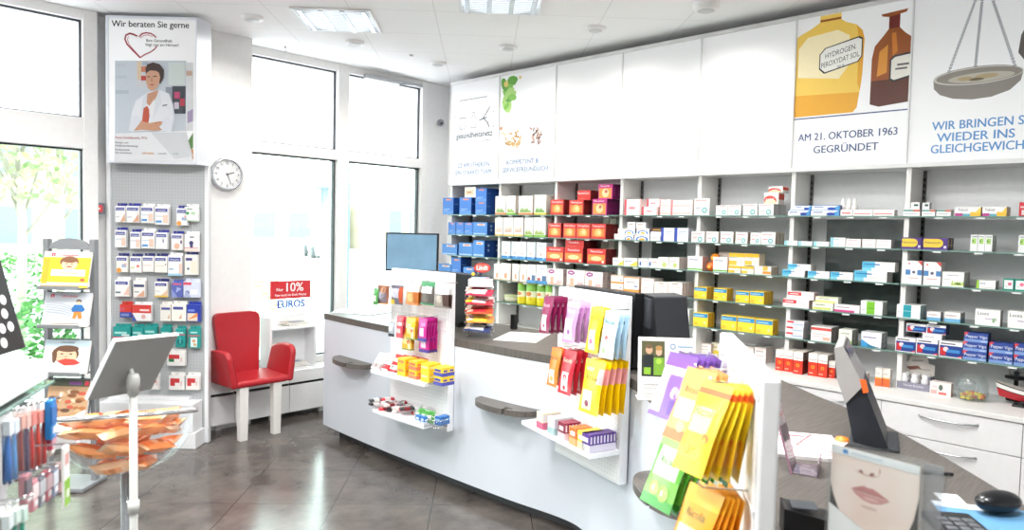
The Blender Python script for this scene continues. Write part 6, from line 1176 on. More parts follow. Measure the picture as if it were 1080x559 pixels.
# yellow cough drop boxes and slanted red packets on its upper shelf
def lbox(F_, x, y, z, w, d, h, cols, label, cat, grp, name, rz=0, text=None):
    b = MB(); b.box(-w/2, -d/2, 0, w/2, d/2, h, pm(cols[0], .4, 0, .04), .0015)
    if len(cols) > 1: b.box(-w/2-.0006, -d/2-.0006, h*.0+.001, w/2+.0006, d/2+.0006, h*.4, pm(cols[1], .4, 0, .04))
    if len(cols) > 2: b.box(-w/2+.1*w, -d/2-.001, h*.5, w/2-.2*w, -d/2, h*.75, pm(cols[2], .4)); b.box(w/2, -d/2+.2*d, h*.5, w/2+.001, d/2-.2*d, h*.7, pm(cols[2], .4))
    if text: b.text(text, 0, h*.55, h*.18, -d/2-.0015, pm('#2f5a3a', .4), w=w*.8)
    o = b.build(name, loc=F_.w(x, y, z+.001), rz=F_.a+rz); return tag(o, label, cat, grp)
xs = [G1.hit(px, 395, -.14)[0] for px in (428, 440, 453, 467)]
yc = ['#f3c21c', '#f3c21c', '#f5cb2a', '#f5cb2a']
for k, x in enumerate(xs):
    for j in range(2):
        for l in range(2):
            lbox(G1, x, -.155+.052*j+.0, zA+l*.0605, .085, .05, .06, [yc[k], ['#f3c21c', '#ef7a5a', '#f5cb2a', '#4a4fae'][k], ['#e9804a', '#e86a4a', '#f7e9a4', '#3a3fa0'][k]],
                 'yellow throat drop box, %s column, %s layer, %s row' % (['first', 'second', 'third', 'fourth'][k], ['lower', 'upper'][l], ['front', 'back'][j]), 'box', 'yellow boxes on the first panel shelf', 'sweets_box')
for k, (px, c1, c2) in enumerate(((404, '#e8e4e2', '#b5a8a8'), (409, '#efecea', '#d8303a'), (415, '#d8303a', '#efe2e0'), (420, '#c9252f', '#e9e4e2'), (426, '#d8303a', '#b31a28'), (432, '#d23a3f', '#f0e8e6'))):
    x = G1.hit(px, 392, -.13)[0]
    b = MB(); b.box(-.045, -.009, 0, .045, .009, .13, pm(c1, .35), .002); b.box(-.0455, -.0096, .01, .0455, .0096, .045, pm(c2, .35)); b.box(-.03, -.0102, .07, .03, -.0096, .1, pm('#f3e6e4', .35)); b.disc(.0, .03, .012, -.0105, pm('#8f8a8a'), n=10)
    o = b.build('sweets_packet'); o.matrix_world = Matrix.Translation(G1.w(x+.0, -.2+.026*k, zA+.006)) @ Matrix.Rotation(G1.a, 4, 'Z') @ Matrix.Rotation(R(-38), 4, 'X')
    tag(o, '%s slanted packet on the first panel shelf, %s from the front' % (['white', 'white and red', 'red', 'crimson', 'red', 'red'][k], ORD[k+1]), 'packet', 'slanted packets on the first panel shelf')
# mixed lozenge tubes, tins and blue cartons on the lower shelf
rnd = random.Random(12)
for k in range(24):
    px = 400+rnd.random()*32; x = G1.hit(px, 438, -.12)[0]; y = -.05-.13*rnd.random(); L = .1
    c = ['#3a3438', '#c9c3c6', '#d8404a', '#e9d9d6', '#55565c', '#b8303a', '#f0ecea', '#7a6f78'][k % 8]; a = rnd.random()*3.1; lv = k//8
    b = MB(); b.box(-L/2, -.019, 0, L/2, .019, .018, pm(c, .35), .004); b.box(-L*.2, -.0194, -.0002, L*.2, .0194, .0184, pm(['#f4f0ee', '#8a2a34', '#f4f0ee'][k % 3], .35))
    o = b.build('lozenge_packet', loc=G1.w(x, y, zBq+.002+.0195*lv), rz=G1.a+a); tag(o, '%s lozenge packet in the loose pile on the lower shelf' % ['charcoal', 'silver grey', 'scarlet', 'blush', 'dark grey', 'wine red', 'white', 'mauve'][k % 8], 'packet', 'loose %s packets' % ['charcoal', 'silver grey', 'scarlet', 'blush', 'dark grey', 'wine red', 'white', 'mauve'][k % 8])
for k, (px, py, r, h, c, lb) in enumerate(((440, 436, .034, .035, '#d9d5d6', 'wide grey round tin behind the green bags on the lower shelf'), (449, 437, .03, .045, '#5a4f55', 'dark capped round tin at the back of the lower shelf'))):
    x = G1.hit(px, py, -.06)[0]
    t = empty('round_tin', G1.w(x, -.055, zBq+.001), G1.a, lb, 'tin'); MB().lathe([(0, 0), (r, 0), (r, h), (0, h)], pm(c, .3, .2), 24).build('body', t); MB().lathe([(r*1.04, h), (r*1.04, h+.02), (r*.9, h+.026), (0, h+.026)], pm('#e6e4e6', .3), 24).build('lid', t)
for k in range(3):
    x = G1.hit([446, 452, 457][k], 440, -.1)[0]; o = bpy.data.objects.new('sweets_bag', pouch_mesh(.075, .085, .03, BS['snackg'])); C.objects.link(o)
    o.matrix_world = Matrix.Translation(G1.w(x, -.105-.008*k, zBq+.072+.004*k)) @ Matrix.Rotation(G1.a+R(20*k-15), 4, 'Z') @ Matrix.Rotation(R(-28), 4, 'X'); tag(o, 'small green bag leaning on the lower shelf, %s of three' % ['left', 'middle', 'right'][k], 'bag', 'green bags on the lower shelf')
for k, (px, y) in enumerate(((442, -.19), (447.5, -.19), (463, -.12), (467, -.09), (470, -.06))):
    x = G1.hit(px, 446, y)[0]; lbox(G1, x, y, zBq, .05 if k > 1 else .04, .028, .055, ['#3f7fc4', '#dfe6ef', '#cfe0f0'] if k < 2 else ['#2f6fb8', '#2f6fb8', '#9fc3e6'], ['small blue and white box at the lower shelf front left', 'small blue and white box beside the front left one', 'blue box in the right row, front', 'blue box in the right row, middle', 'blue box in the right row, back'][k], 'box', 'blue boxes on the lower shelf', 'sweets_box', R([5, -8, 12, 0, -6][k]))
x = G1.hit(459, 447, -.17)[0]
b = MB(); b.tube([(-.045, -.03, .05), (.05, -.03, .05), (.05, .06, .05), (-.045, .06, .05)], .002, CHROME, 6, True); b.tube([(-.045, -.03, .004), (.05, -.03, .004), (.05, .06, .004), (-.045, .06, .004)], .002, CHROME, 6, True)
for q in range(7): b.tube([(-.045+q*.0158, -.03, .004), (-.045+q*.0158, -.03, .05)], .0012, CHROME, 5)
for q in range(6): b.tube([(.05, -.03+q*.018, .004), (.05, -.03+q*.018, .05)], .0012, CHROME, 5)
tag(b.build('wire_basket', loc=G1.w(x, -.17, zBq), rz=G1.a), 'small chrome wire basket at the lower shelf edge', 'basket')
# --- second panel
g2 = 'herb sweet bags on the second display panel'; hk = []
for px, py, off, n, gap, w, h, s, nm in ((579.5, 313, .13, 4, .03, .1, .205, 'maroon', 'maroon sweets bag, far top row'), (606, 318, .12, 3, .032, .115, .22, 'lilac', 'lilac sweets bag, second in top row'), (631, 324, .11, 2, .03, .11, .235, 'yelr', 'bright yellow sweets bag in the top row'), (646.5, 328, .1, 3, .03, .12, .235, 'ltblue', 'pale blue sweets bag, near end of top row'),
    (588, 367, .14, 2, .03, .1, .21, 'orange', 'orange sweets bag, far lower row'), (602, 369.5, .13, 3, .034, .125, .235, 'redb', 'red sweets bag, second in lower row'), (629, 380, .17, 5, .034, .165, .265, 'yelb', 'golden yellow sweets bag in the lower row')):
    hk.append(hang(G2, px, py, off, n, gap, w, h, .025, s, nm, g2, 10))
gondola(G2, G2W, .5, G2T, 'white display panel in the middle of the counter with herb sweets', [(max(-.08, s2[0]), G2W, d2, z2)], hk)
bxs = [(571, '#f3e6c9', '#d86a8a', 6, 'blush and yellow'), (583, '#dfe3e6', '#a9c6c9', 6, 'silver grey'), (594, '#8a1f3c', '#d9c6cc', 5, 'wine red'), (606, '#f0762e', '#f3b07a', 5, 'orange'), (615, '#f4d84a', '#f6eeb0', 6, 'yellow'), (618, '#5a3592', '#dcd6e6', 8, 'violet')]
for k, (px, c1, c2, n, nm) in enumerate(bxs):
    nn = n
    for j in range(n):
        y = -d2+.016+j*.0205
        x = G2.hit(px+ (0 if k < 5 else 2), 455+ (px-571)*.35, -d2+.02)[0]
        b = MB(); w, d, h = .068, .0195, .092; b.box(-w/2, -d/2, 0, w/2, d/2, h, pm(c1, .4, 0, .03), .001); b.box(-w/2-.0004, -d/2-.0004, .001, w/2+.0004, d/2+.0004, h*.42, pm(c2, .4, 0, .03)); b.box(-w*.3, -d/2-.001, h*.55, w*.3, -d/2-.0004, h*.8, pm('#f1ecee', .4))
        b.box(w/2, -d*.25, h*.5, w/2+.0008, d*.25, h*.9, pm('#e6dff0', .4))
        o = b.build('sweets_box', loc=G2.w(x, y, z2+.001), rz=G2.a); tag(o, '%s sweets box, %s from the shelf front' % (nm, ORD[j+1]), 'box', 'sweets boxes on the second panel shelf')
# --- third panel, nearest
g3 = 'herb sweet bags on the third display panel'; hk = []
for px, py, sx, n, gap, w, h, s, nm in ((722, 374, .15, 5, .022, .135, .2, 'purple', 'purple sweets bag, far top row'), (741, 390, .38, 3, .022, .12, .2, 'peach', 'peach orange sweets bag between purple and yellow'), (758, 405, .62, 5, .0165, .105, .215, 'orgyel', 'yellow sweets bag with orange band'),
    (716, 464, .25, 5, .024, .14, .2, 'green', 'green sweets bag in the lower row'), (767, 484, .3, 2, .018, .08, .15, 'dkgreen', 'dark green sweets bag in the lower row'), (746, 516, .62, 5, .0165, .12, .19, 'orglow', 'orange sweets bag at the bottom edge')):
    hk.append(hang(G3, px, py, .2, n, gap, w, h, .0145, s, nm, g3, 24, turn=34, sx=sx))
gondola(G3, G3W, .42, G3T, 'white display panel nearest the viewer with yellow and green bags', [(0, G3W, .24, .62)], hk, .04)
# ------------------------------------------------------------------ things on the counter
SCR = pm('#6f93ad', .12, emit=.12, var=.25, scale=5, name='lit_screen')
def screen(p, a, w, h, label, tiltx=8, lit=True, z=CTZ, lift=.1):
    t = empty('monitor', (p.x, p.y, z), a, label, 'monitor')
    M = Matrix.Translation((0, 0, lift)) @ Matrix.Rotation(R(-tiltx), 4, 'X')
    MB().box(-w/2, 0, 0, w/2, .03, h, BLACK, .006, M=M).box(-w*.3, .03, h*.2, w*.3, .06, h*.8, BLACK, .01, M=M).build('housing', t)
    MB().box(-w/2+.014, -.002, .016, w/2-.014, .001, h-.014, SCR if lit else pm('#23262b', .1), M=M).build('screen', t)
    MB().box(-.03, .03, .01, .03, .055, lift+h*.4, BLACK, .004).box(-.11, -.07, 0, .11, .12, .012, BLACK, .004).build('stand', t); return t
p = onx(434, 266, 3.62); a = math.atan2(_r0.y, _r0.x)-.1
zc = p.z; wd = 57/FPX*(p-EYE).dot(_f); hd = 41/FPX*(p-EYE).dot(_f)
screen(p, a, wd, hd, 'flat monitor with pale blue lit screen before the window at the counter end', 2, True, lift=max(.03, zc-hd/2-CTZ))
ps = onx(429, 281, 3.5); nt_ = MB().box(-.035, -.002, 0, .035, .002, .09, pm('#fbfbfb', .5)).box(-.035, -.002, -.001, .035, .04, .001, pm('#fbfbfb', .5))
tag(nt_.build('paper_note', loc=(ps.x, ps.y, CTZ), rz=a), 'small white folded paper card before the lit monitor', 'card')
def pos_back(F_, pl, pr, ptop, yb, label, dp=.1):
    x0, zt_ = F_.hit(pl, ptop[0], yb); x1, zt2 = F_.hit(pr, ptop[1], yb); cx = (x0+x1)/2; w = x1-x0
    t = empty('checkout_monitor', F_.w(cx, yb, CTZ), F_.a, label, 'monitor')
    b = MB(); b.prism([(0, .035), (dp*.45, .035), (dp, zt_-CTZ-.12), (dp, zt_-CTZ), (0, zt_-CTZ)], -w/2, w/2, BLACK, 'x'); o = b.build('housing', t); soft(o, .01)
    MB().box(-w/2+.02, dp, .1, w/2-.02, dp+.004, zt_-CTZ-.02, pm('#2c3036', .1)).build('screen', t)
    MB().box(-w*.3, -.02, 0, w*.3, dp+.06, .035, BLACK, .005).build('base', t); return t
pos_back(G1, 451, 497, (285.5, 288), .46, 'black checkout monitor seen from behind the first display panel')
x0, zt_ = G2.hit(640, 302, .2)
t = pos_back(G2, 606, 670, (300.5, 308), .12, 'black checkout monitor seen from behind the middle display panel', .06)
# its grey angled receipt printer beside it
x0, z0 = G2.hit(668, 308, .2); x1, z1 = G2.hit(697, 345, .2)
t = empty('receipt_printer', G2.w((x0+x1)/2, .2, CTZ), G2.a-.15, 'dark grey angled screen housing to the right of the middle display panel', 'printer')
w = (x1-x0); hh = z0-CTZ
b = MB(); b.prism([(-w/2, .1), (w*.56, .1), (w*.28, hh*.98), (-w*.28, hh), (-w/2, hh*.8)], 0, .2, pm('#2b2d31', .4, name='charcoal_housing')); soft(b.build('housing', t), .012)
MB().prism([(-w*.30, hh*.62), (w*.2, hh*.58), (w*.24, hh*.94), (-w*.24, hh*.96)], -.012, .002, pm('#4b4e54', .45)).build('rear_cover', t)
MB().box(-.1, .0, 0, .12, .2, .02, BLACK, .004).box(-.03, .08, .02, .03, .14, .12, BLACK).build('foot', t)
tag(MB().box(-.02, -.02, 0, .02, .02, .11, BLACK, .003).build('card_post', loc=onz(542, 347, CTZ)), 'short black post on the worktop behind the paper sheet', 'post')
# sweets rack with five tiers of bars
p = onz(506, 353, CTZ)
CA = math.atan2(_r0.y, _r0.x)
t = empty('sweets_rack', p, CA, 'clear wire sweets rack with red oval topper on the worktop', 'display rack')
zt_ = .62; d_ = (p-EYE).dot(_f); pxm = FPX/d_
b = MB()
for x in (-.085, .085):
    b.tube([(x, .07, 0), (x, .07, .36)], .003, CHROME); b.tube([(x, .07, .006), (x, -.1, .006)], .003, CHROME)
b.build('frame', t)
H5 = [.045+.062*k for k in range(5)]
for z in H5:
    s = MB()
    for x in (-.1, -.05, 0, .05, .1): s.tube([(x, .07, z), (x, -.1, z-.02), (x, -.11, z)], .0018, CHROME, 5)
    s.tube([(-.1, -.11, z), (.1, -.11, z)], .0018, CHROME, 5); s.build('wire_shelf', t)
q = MB(); q.box(-.075, .06, .36, .085, .063, .52, ACRYL); q.build('topper_card', t)
q = MB(); q.disc(.005, .47, .06, .0585, pm('#e2382e', .4), .034, 24); q.disc(.005, .47, .05, .058, pm('#ee6a5c', .4), .026, 24); q.text('Lindt', .005, .455, .035, .0575, pm('#fbeeee', .4), w=.08); q.box(-.07, .058, .365, .06, .0585, .405, pm('#b5c3dc', .4)); q.box(.03, .0575, .37, .055, .058, .40, pm('#d99aa9', .4)); q.disc(-.058, .425, .012, .058, pm('#f3c93a', .4)); q.build('topper_print', t)
bars = [('#31406f', '#c9ccd3', 'navy and silver'), ('#f09a2a', '#f6dc4a', 'orange and yellow'), ('#d8502a', '#c92a36', 'orange and red'), ('#c9283c', '#eadfe0', 'red and yellow'), ('#b82a4a', '#f3e6e8', 'crimson and white')]
for k, z in enumerate(H5):
    for j in range(3):
        c1, c2, nm = bars[k]; key = sty('bar%d%d' % (k, j), c1 if j < 2 else c2, [(.3, .2, .7, .8, c2 if j < 2 else c1), (0, .3, .2, .7, '#f3dfc9' if k != 3 else '#f3d92c')])
        o = bpy.data.objects.new('sweets_bar', pouch_mesh(.19, .062, .026, key)); C.objects.link(o)
        o.matrix_world = Matrix.Translation(t.location) @ Matrix.Rotation(CA, 4, 'Z') @ Matrix.Translation((-.01+.008*((k+j) % 3), -.09+.055*j, z+.022+.009*j)) @ Matrix.Rotation(R(7*((k % 2)*2-1)), 4, 'Z') @ Matrix.Rotation(R(4-3*(k % 3)), 4, 'Y') @ Matrix.Rotation(R(-66), 4, 'X')
        tag(o, '%s sweets bar, %s tier of the wire rack, %s row' % (nm, ['lowest', 'second', 'third', 'fourth', 'top'][k], ['front', 'middle', 'back'][j]), 'sweets bar', 'bars in the wire sweets rack')
wp = MB().box(-.085, -.06, 0, .085, .05, .05, pm('#f4f2f2', .5), .004); o = wp.build('paper_bag', t); o.name = 'top_box'; o.location = (.0, -.02, .345)
# papers and flat leaflets
def sheet(px, py, w, d, rz, col, label, name='paper_sheet', marks=(), th=.002, n=1, cat='paper', z=CTZ):
    p = onz(px, py, z)
    b = MB(); b.box(-w/2, -d/2, 0, w/2, d/2, th, pm(col, .5, 0, .02), 0)
    for i, (x0, y0, x1, y1, c) in enumerate(marks): b.add([(x0*w-w/2, y0*d-d/2, th+.0004+.0002*i), (x1*w-w/2, y0*d-d/2, th+.0004+.0002*i), (x1*w-w/2, y1*d-d/2, th+.0004+.0002*i), (x0*w-w/2, y1*d-d/2, th+.0004+.0002*i)], [(0, 1, 2, 3)], pm(c, .5))
    return tag(b.build(name, loc=p, rz=rz), label, cat)
sheet(551, 355.5, .3, .42, R(-62), '#f6efef', 'white sheet with faint red print on the worktop near the sweets rack', marks=((.1, .1, .9, .2, '#e9b9bd'), (.1, .3, .5, .6, '#efd0d2'), (.6, .4, .9, .8, '#f0dcdc')))
sheet(368, 328, .22, .3, R(-50), '#fbfbfb', 'loose white sheet at the window end of the worktop, left one')
sheet(392, 329.5, .22, .32, R(-75), '#f6f6f6', 'loose white sheet leaning toward the first display panel', z=CTZ+.003)
sheet(850, 472, .22, .3, R(-60), '#f3eeee', 'white form with red lines behind the pink edged holder', marks=((.1, .1, .9, .13, '#d8606a'), (.1, .3, .9, .33, '#d8606a'), (.1, .8, .9, .86, '#d8404f'), (.1, .45, .6, .7, '#ecc9cb')), th=.012)
sheet(866, 468, .14, .2, R(-85), '#efe9ea', 'second white form with a red border on the worktop', marks=((.05, .05, .95, .1, '#d8404f'), (.05, .9, .95, .95, '#d8404f'), (.05, .05, .1, .95, '#d8404f'), (.3, .3, .8, .6, '#e3d3d5')), z=CTZ+.013)
# photo leaflet stand
a = onz(681, 421, CTZ); w = 60/FPX*(a-EYE).dot(_f); h = 66/FPX*(a-EYE).dot(_f)
c = onz(703, 423, CTZ)
t = empty('leaflet_stand', c, CA-.05, 'white leaflet stand with a photo of two people in green jackets', 'leaflet stand')
M = Matrix.Rotation(R(-9), 4, 'X')
MB().box(-w/2, 0, 0, w/2, .006, h, pm('#f3f1ec', .4), .002, M=M).box(-w/2, 0, 0, w/2, .08, .005, pm('#f3f1ec', .4), .001).build('board', t)
b = MB(); y = [-.001]
def pr(x0, z0, x1, z1, c_): y[0] -= .0002; b.rect(-w/2+x0*w, z0*h, -w/2+x1*w, z1*h, y[0], pm(c_, .4, 0, .08, 60), M=M)
def pd(x, z, r, c_, rz=None): y[0] -= .0002; b.disc(-w/2+x*w, z*h, r*w, y[0], pm(c_, .4), (rz or r)*w, 16, M=M)
pr(.06, .38, .46, .94, '#3a4030'); pr(.06, .7, .46, .94, '#5a5a3c'); pd(.19, .80, .06, '#d9a98a', .075); pd(.19, .855, .065, '#6f5a44', .04); pd(.36, .77, .055, '#e0b094', .07); pd(.36, .83, .06, '#b58a50', .045)
pr(.09, .40, .27, .72, '#262a2c'); pr(.27, .40, .45, .68, '#7fae3a'); pr(.10, .41, .22, .52, '#8fbf3a'); pd(.36, .62, .05, '#a9cf4f')
pr(.06, .06, .46, .34, '#ece9e4'); pr(.1, .24, .42, .26, '#b9b6b2'); pr(.1, .18, .4, .2, '#c9c6c2'); pr(.1, .1, .3, .12, '#d0cdc9')
y[0] -= .0002; b.ring(-w/2+.6*w, .86*h, .035*w, .05*w, y[0], pm('#5f8fc0', .4), 20, M=M); pr(.68, .85, .95, .87, '#8fb0d3'); pr(.55, .68, .69, .74, '#2f6fc0'); pr(.72, .68, .95, .74, '#c3d6ea'); pr(.55, .52, .66, .58, '#2f7fd0'); pr(.70, .52, .95, .58, '#b5cfe8'); pr(.55, .40, .8, .43, '#c9d3dd'); pr(.55, .30, .9, .33, '#d5dbe2')
b.build('print', t)
# pink edged clear holder
p = onz(838, 494, CTZ)
t = empty('leaflet_holder', p, CA+R(62), 'clear leaflet holder with pink edges standing edge-on by the third panel', 'leaflet holder')
pe = pm('#b58a9f', .25, name='pink_acrylic_edge'); pa_ = glassm('pink_acrylic', '#f0dfe6', absorb=.25, tintmix='#d9c3cf')
hh = 76/FPX*(p-EYE).dot(_f); M = Matrix.Rotation(R(-16), 4, 'X')
MB().box(-.06, 0, 0, .06, .004, hh, pa_, M=M).build('back_plate', t); MB().box(-.062, -.0, 0, -.058, .006, hh, pe, M=M).box(.058, -.0, 0, .062, .006, hh, pe, M=M).box(-.062, -.0, hh, .062, .006, hh+.004, pe, M=M).build('edge', t)
MB().box(-.06, -.075, 0, .06, .0, .004, pa_).box(-.06, -.075, .0, .06, -.071, .045, pa_).build('foot', t)
tag(MB().lathe([(0, 0), (.02, 0), (.026, .012), (.02, .026), (0, .03)], pm('#ee8a2c', .4), 16).build('orange_sample', loc=onz(888, 469, CTZ)), 'small orange round packet beside the dark monitor foot', 'packet')
# edge-on monitor at the right: its profile is seen from the side
p = onz(918, 473, CTZ); d0 = (p-EYE).dot(_f); k = d0/FPX
va = math.atan2(p.y, p.x)
t = empty('side_monitor', p, va-PI/2, 'slim monitor seen edge-on with silver rim and black back by the counter edge', 'monitor')
prof = lambda pts: [((x-918)*k*1.02, (473-y_)*k*1.04) for x, y_ in pts]
o = MB().prism(prof([(893, 428), (909, 408), (934, 469), (926, 472), (902, 467)]), -.02, .27, pm('#20242b', .4, name='dark_monitor_back')).build('back_cover', t); soft(o, .006)
o = MB().prism(prof([(880, 373), (888, 370), (909, 408), (893, 429), (884, 404)]), -.03, .28, pm('#b5b2b0', .35, .3, name='silver_rim')).build('rim', t); soft(o, .004)
MB().prism(prof([(889, 371), (891, 373), (934, 469), (932, 471)]), -.01, .26, pm('#3a2f34', .12)).build('screen', t)
MB().box(-.07, -.02, 0, .09, .24, .014, pm('#2a2d33', .4), .004).build('foot', t)
MB().prism(prof([(905, 402), (911, 402), (914, 414), (909, 416)]), -.032, -.028, pm('#ea6a2c', .4)).build('sticker', t)
# portrait leaflet in clear holder, bottom right
zt_ = 1.352; a, c = onz(878, 467, zt_), onz(971, 491, zt_); d = c-a; w = d.length; ang = math.atan2(d.y, d.x)
print('poster', w, math.degrees(ang), a, c)
FP = Fr(a.x, a.y, math.degrees(ang)); mid = (a+c)/2
t = empty('portrait_leaflet_holder', (mid.x, mid.y, CTZ), ang, 'clear acrylic holder with a leaflet of a lower face with pink lips', 'leaflet holder')
h = zt_-CTZ-.012; M = Matrix.Translation((0, 0, .01))
MB().box(-w/2-.006, -.004, 0, w/2+.006, -.0025, h+.006, ACRYL, M=M).box(-w/2-.006, .004, 0, w/2+.006, .006, h+.012, ACRYL, M=M).build('sleeve', t)
MB().tube([(w/2+.006, -.003, h), (w/2+.03, .02, h+.004), (w/2+.034, .04, h), (w/2+.034, .04, .0)], .003, ACRYL, 6).box(w/2+.006, .004, 0, w/2+.04, .007, h+.008, glassm('grey_acrylic', '#e3e6e8', absorb=.2, tintmix='#cfd3d6'), M=M).build('side_wing', t)
MB().box(-w/2, -.03, 0, w/2, .09, .006, ACRYL).build('foot', t)
def skin(nt, b):
    tc = N(nt, 'ShaderNodeTexCoord'); nz = N(nt, 'ShaderNodeTexNoise'); nz.inputs['Scale'].default_value = 9
    nt.links.new(tc.outputs['Object'], nz.inputs['Vector']); cr = N(nt, 'ShaderNodeValToRGB'); cr.color_ramp.elements[0].color = lin('#f3d6c9'); cr.color_ramp.elements[1].color = lin('#f8e6dc'); cr.color_ramp.elements[0].position = .35; cr.color_ramp.elements[1].position = .65
    nt.links.new(nz.outputs['Fac'], cr.inputs[0]); nt.links.new(cr.outputs[0], b.inputs['Base Color']); b.inputs['Roughness'].default_value = .35
SK = nodes_mat('printed_skin', skin)
b = MB(); y = [.0]; X = lambda u: -w/2+u*w; Z = lambda v: .01+v*h
b.rect(X(0), Z(0), X(1), Z(1), .001, pm('#2b2320', .35))
def pg(c_, *pts): y[0] -= .0002; b.poly([(X(u), Z(v)) for u, v in pts], y[0], c_ if not isinstance(c_, str) else pm(c_, .35, 0, .02))
def ov(c_, u, v, ru, rv, a0=0): y[0] -= .0002; b.poly([(X(u+ru*math.cos(2*PI*i/20)*math.cos(a0)-rv*math.sin(2*PI*i/20)*math.sin(a0)), Z(v+ru*math.cos(2*PI*i/20)*math.sin(a0)+rv*math.sin(2*PI*i/20)*math.cos(a0))) for i in range(20)], y[0], pm(c_, .35, 0, .02) if isinstance(c_, str) else c_)
pg(SK, (0, 1), (1, 1), (1, .78), (.96, .62), (.9, .5), (.8, .40), (.68, .34), (.55, .33), (.36, .36), (.2, .44), (.1, .54), (.03, .64), (0, .72))
pg('#e4c2b3', (.27, .86), (.33, .835), (.42, .825), (.52, .832), (.57, .855), (.52, .85), (.42, .842), (.33, .85))
ov('#a8705f', .36, .853, .026, .011, -.25); ov('#a8705f', .485, .851, .03, .012, .25); pg('#ddb5a4', (.565, .855), (.585, .885), (.57, .92), (.56, .89))
pg('#cf8682', (.25, .71), (.33, .735), (.40, .755), (.45, .745), (.50, .752), (.60, .725), (.70, .695), (.58, .70), (.45, .708), (.33, .712))
pg('#dc9a95', (.26, .708), (.35, .706), (.46, .70), (.58, .695), (.69, .693), (.6, .655), (.5, .64), (.4, .648), (.31, .675)); pg('#a85f5c', (.26, .712), (.45, .705), (.69, .696), (.58, .703), (.45, .712), (.35, .716)); ov('#ecb9b3', .49, .67, .08, .012)
ov('#e4c3b3', .47, .605, .1, .012)
pg('#f4f5f6', (0, .94), (1, .94), (1, 1), (0, 1)); pg('#3f93d8', (.14, .955), (.2, .955), (.2, .985), (.14, .985)); pg('#c9d3dc', (.24, .962), (.6, .962), (.6, .975), (.24, .975))
pg('#f3f3f2', (0, 0), (1, 0), (1, .42), (.0, .60)) if False else pg('#f3f3f2', (0, 0), (1, 0), (1, .26), (0, .56)); pg('#b9bdc3', (.08, .32), (.35, .26), (.35, .28), (.08, .34)); pg('#c9ccd0', (.08, .25), (.5, .17), (.5, .19), (.08, .27))
b.build('leaflet', t)
# card terminal, pad, mouse, pen
p = onz(864, 566, CTZ+.0)
t = empty('card_terminal', p, R(-60), 'black card terminal with cable left of the portrait leaflet', 'card terminal')
o = MB().prism([(-.09, 0), (.09, 0), (.09, .03), (.02, .055), (-.09, .075)], -.04, .04, BLACK, 'y').build('body', t); soft(o, .008)
MB().box(-.07, -.028, .074, -.01, .028, .077, pm('#3a4048', .2)).build('display', t)
MB().tube([(.09, 0, .02), (.13, .02, .012), (.16, .07, .008), (.13, .12, .008), (.06, .13, .008)], .006, BLACK).build('cable', t)
p = onz(1046, 549, CTZ)
t = empty('mouse_mat', p, R(-62), 'blue printed mouse mat at the bottom right corner', 'mouse mat'); MB().box(-.12, -.10, 0, .12, .10, .003, pm('#5f93bb', .6, 0, .2, 12), .001).build('mat', t); MB().box(-.12, .06, .0031, .02, .1, .0034, pm('#e9edf0', .5)).build('print', t)
p = onz(1052, 541, CTZ+.003)
t = empty('computer_mouse', p+Vector((0, 0, 0)), R(-35), 'black computer mouse on the blue mat', 'mouse')
MB().ball((0, 0, .032), (.068, .038, .03), pm('#17181b', .22), 12).build('shell', t); MB().lathe([(0, -.004), (.009, -.004), (.009, .004), (0, .004)], DGREY, 12, c=(0, 0, 0), M=Matrix.Translation((.03, 0, .046)) @ Matrix.Rotation(R(90), 4, 'X')).build('wheel', t)
p = onz(1012, 562, CTZ)
t = empty('keypad', p, R(-55), 'black desk keypad in front of the blue mouse mat', 'keypad')
MB().box(-.06, -.09, 0, .06, .09, .022, pm('#1b1c20', .4), .006).build('case', t)
for i in range(3):
    for j in range(4): MB().box(-.045+.032*i, -.075+.03*j, .021, -.02+.032*i, -.052+.03*j, .026, pm('#5f6266', .4), .002).build('key', t)
sheet(1003, 528, .06, .09, R(-60), '#f2f2f2', 'small white slip of paper behind the keypad', th=.004)
p0, p1 = onz(975, 500, CTZ), onz(1005, 503, CTZ)
tag(MB().tube([(0, 0, .008), (p1.x-p0.x, p1.y-p0.y, .008)], .0055, BLACK, 8).build('pen', loc=p0), 'black pen lying on the worktop behind the portrait leaflet', 'pen')

# ------------------------------------------------------------------ sample bowl and sign stand
bc = EYE + ray(132.5, 437.5)*2.7; BR = .243
MBW = Matrix.Translation(bc) @ Matrix.Rotation(CA, 4, 'Z') @ Matrix.Rotation(R(-5.0), 4, 'Y') @ Matrix.Rotation(R(-12), 4, 'X')
t = empty('sample_bowl', (bc.x, bc.y, 0), CA, 'clear acrylic bowl with chrome rim on a clear post', 'bowl')
INV = Matrix.Translation((-bc.x, -bc.y, 0)); L2 = (Matrix.Rotation(-CA, 4, 'Z') @ INV) @ MBW
n = 14; pf = [(BR*math.sin(PI/2*i/n)+.0001, -BR*.97*math.cos(PI/2*i/n)) for i in range(n+1)]
MB().lathe(pf, glassm('bowl_acrylic', '#fcfdfe', ior=0, absorb=.015, tintmix='#ffffff'), 48, M=L2).build('bowl', t)
MB().tube([(BR*1.01*math.cos(2*PI*i/48), BR*1.01*math.sin(2*PI*i/48), .0) for i in range(48)], .009, CHROME, 10, True, M=L2).build('rim', t)
MB().tube([(-.0, 0, .03), (0, 0, bc.z-BR*.93)], .018, glassm('post_acrylic', '#e6ecf2', absorb=.25, tintmix='#e8eef4'), 14).build('post', t); MB().lathe([(0, 0), (.16, 0), (.16, .012), (.02, .03), (0, .03)], pm('#e3e6ea', .2), 32).build('base', t)
oc = ['#ffa25c', '#ffb478', '#fa8f48', '#ffc698']
rnd = random.Random(21); k = 0; placed = []
names = ['packet']
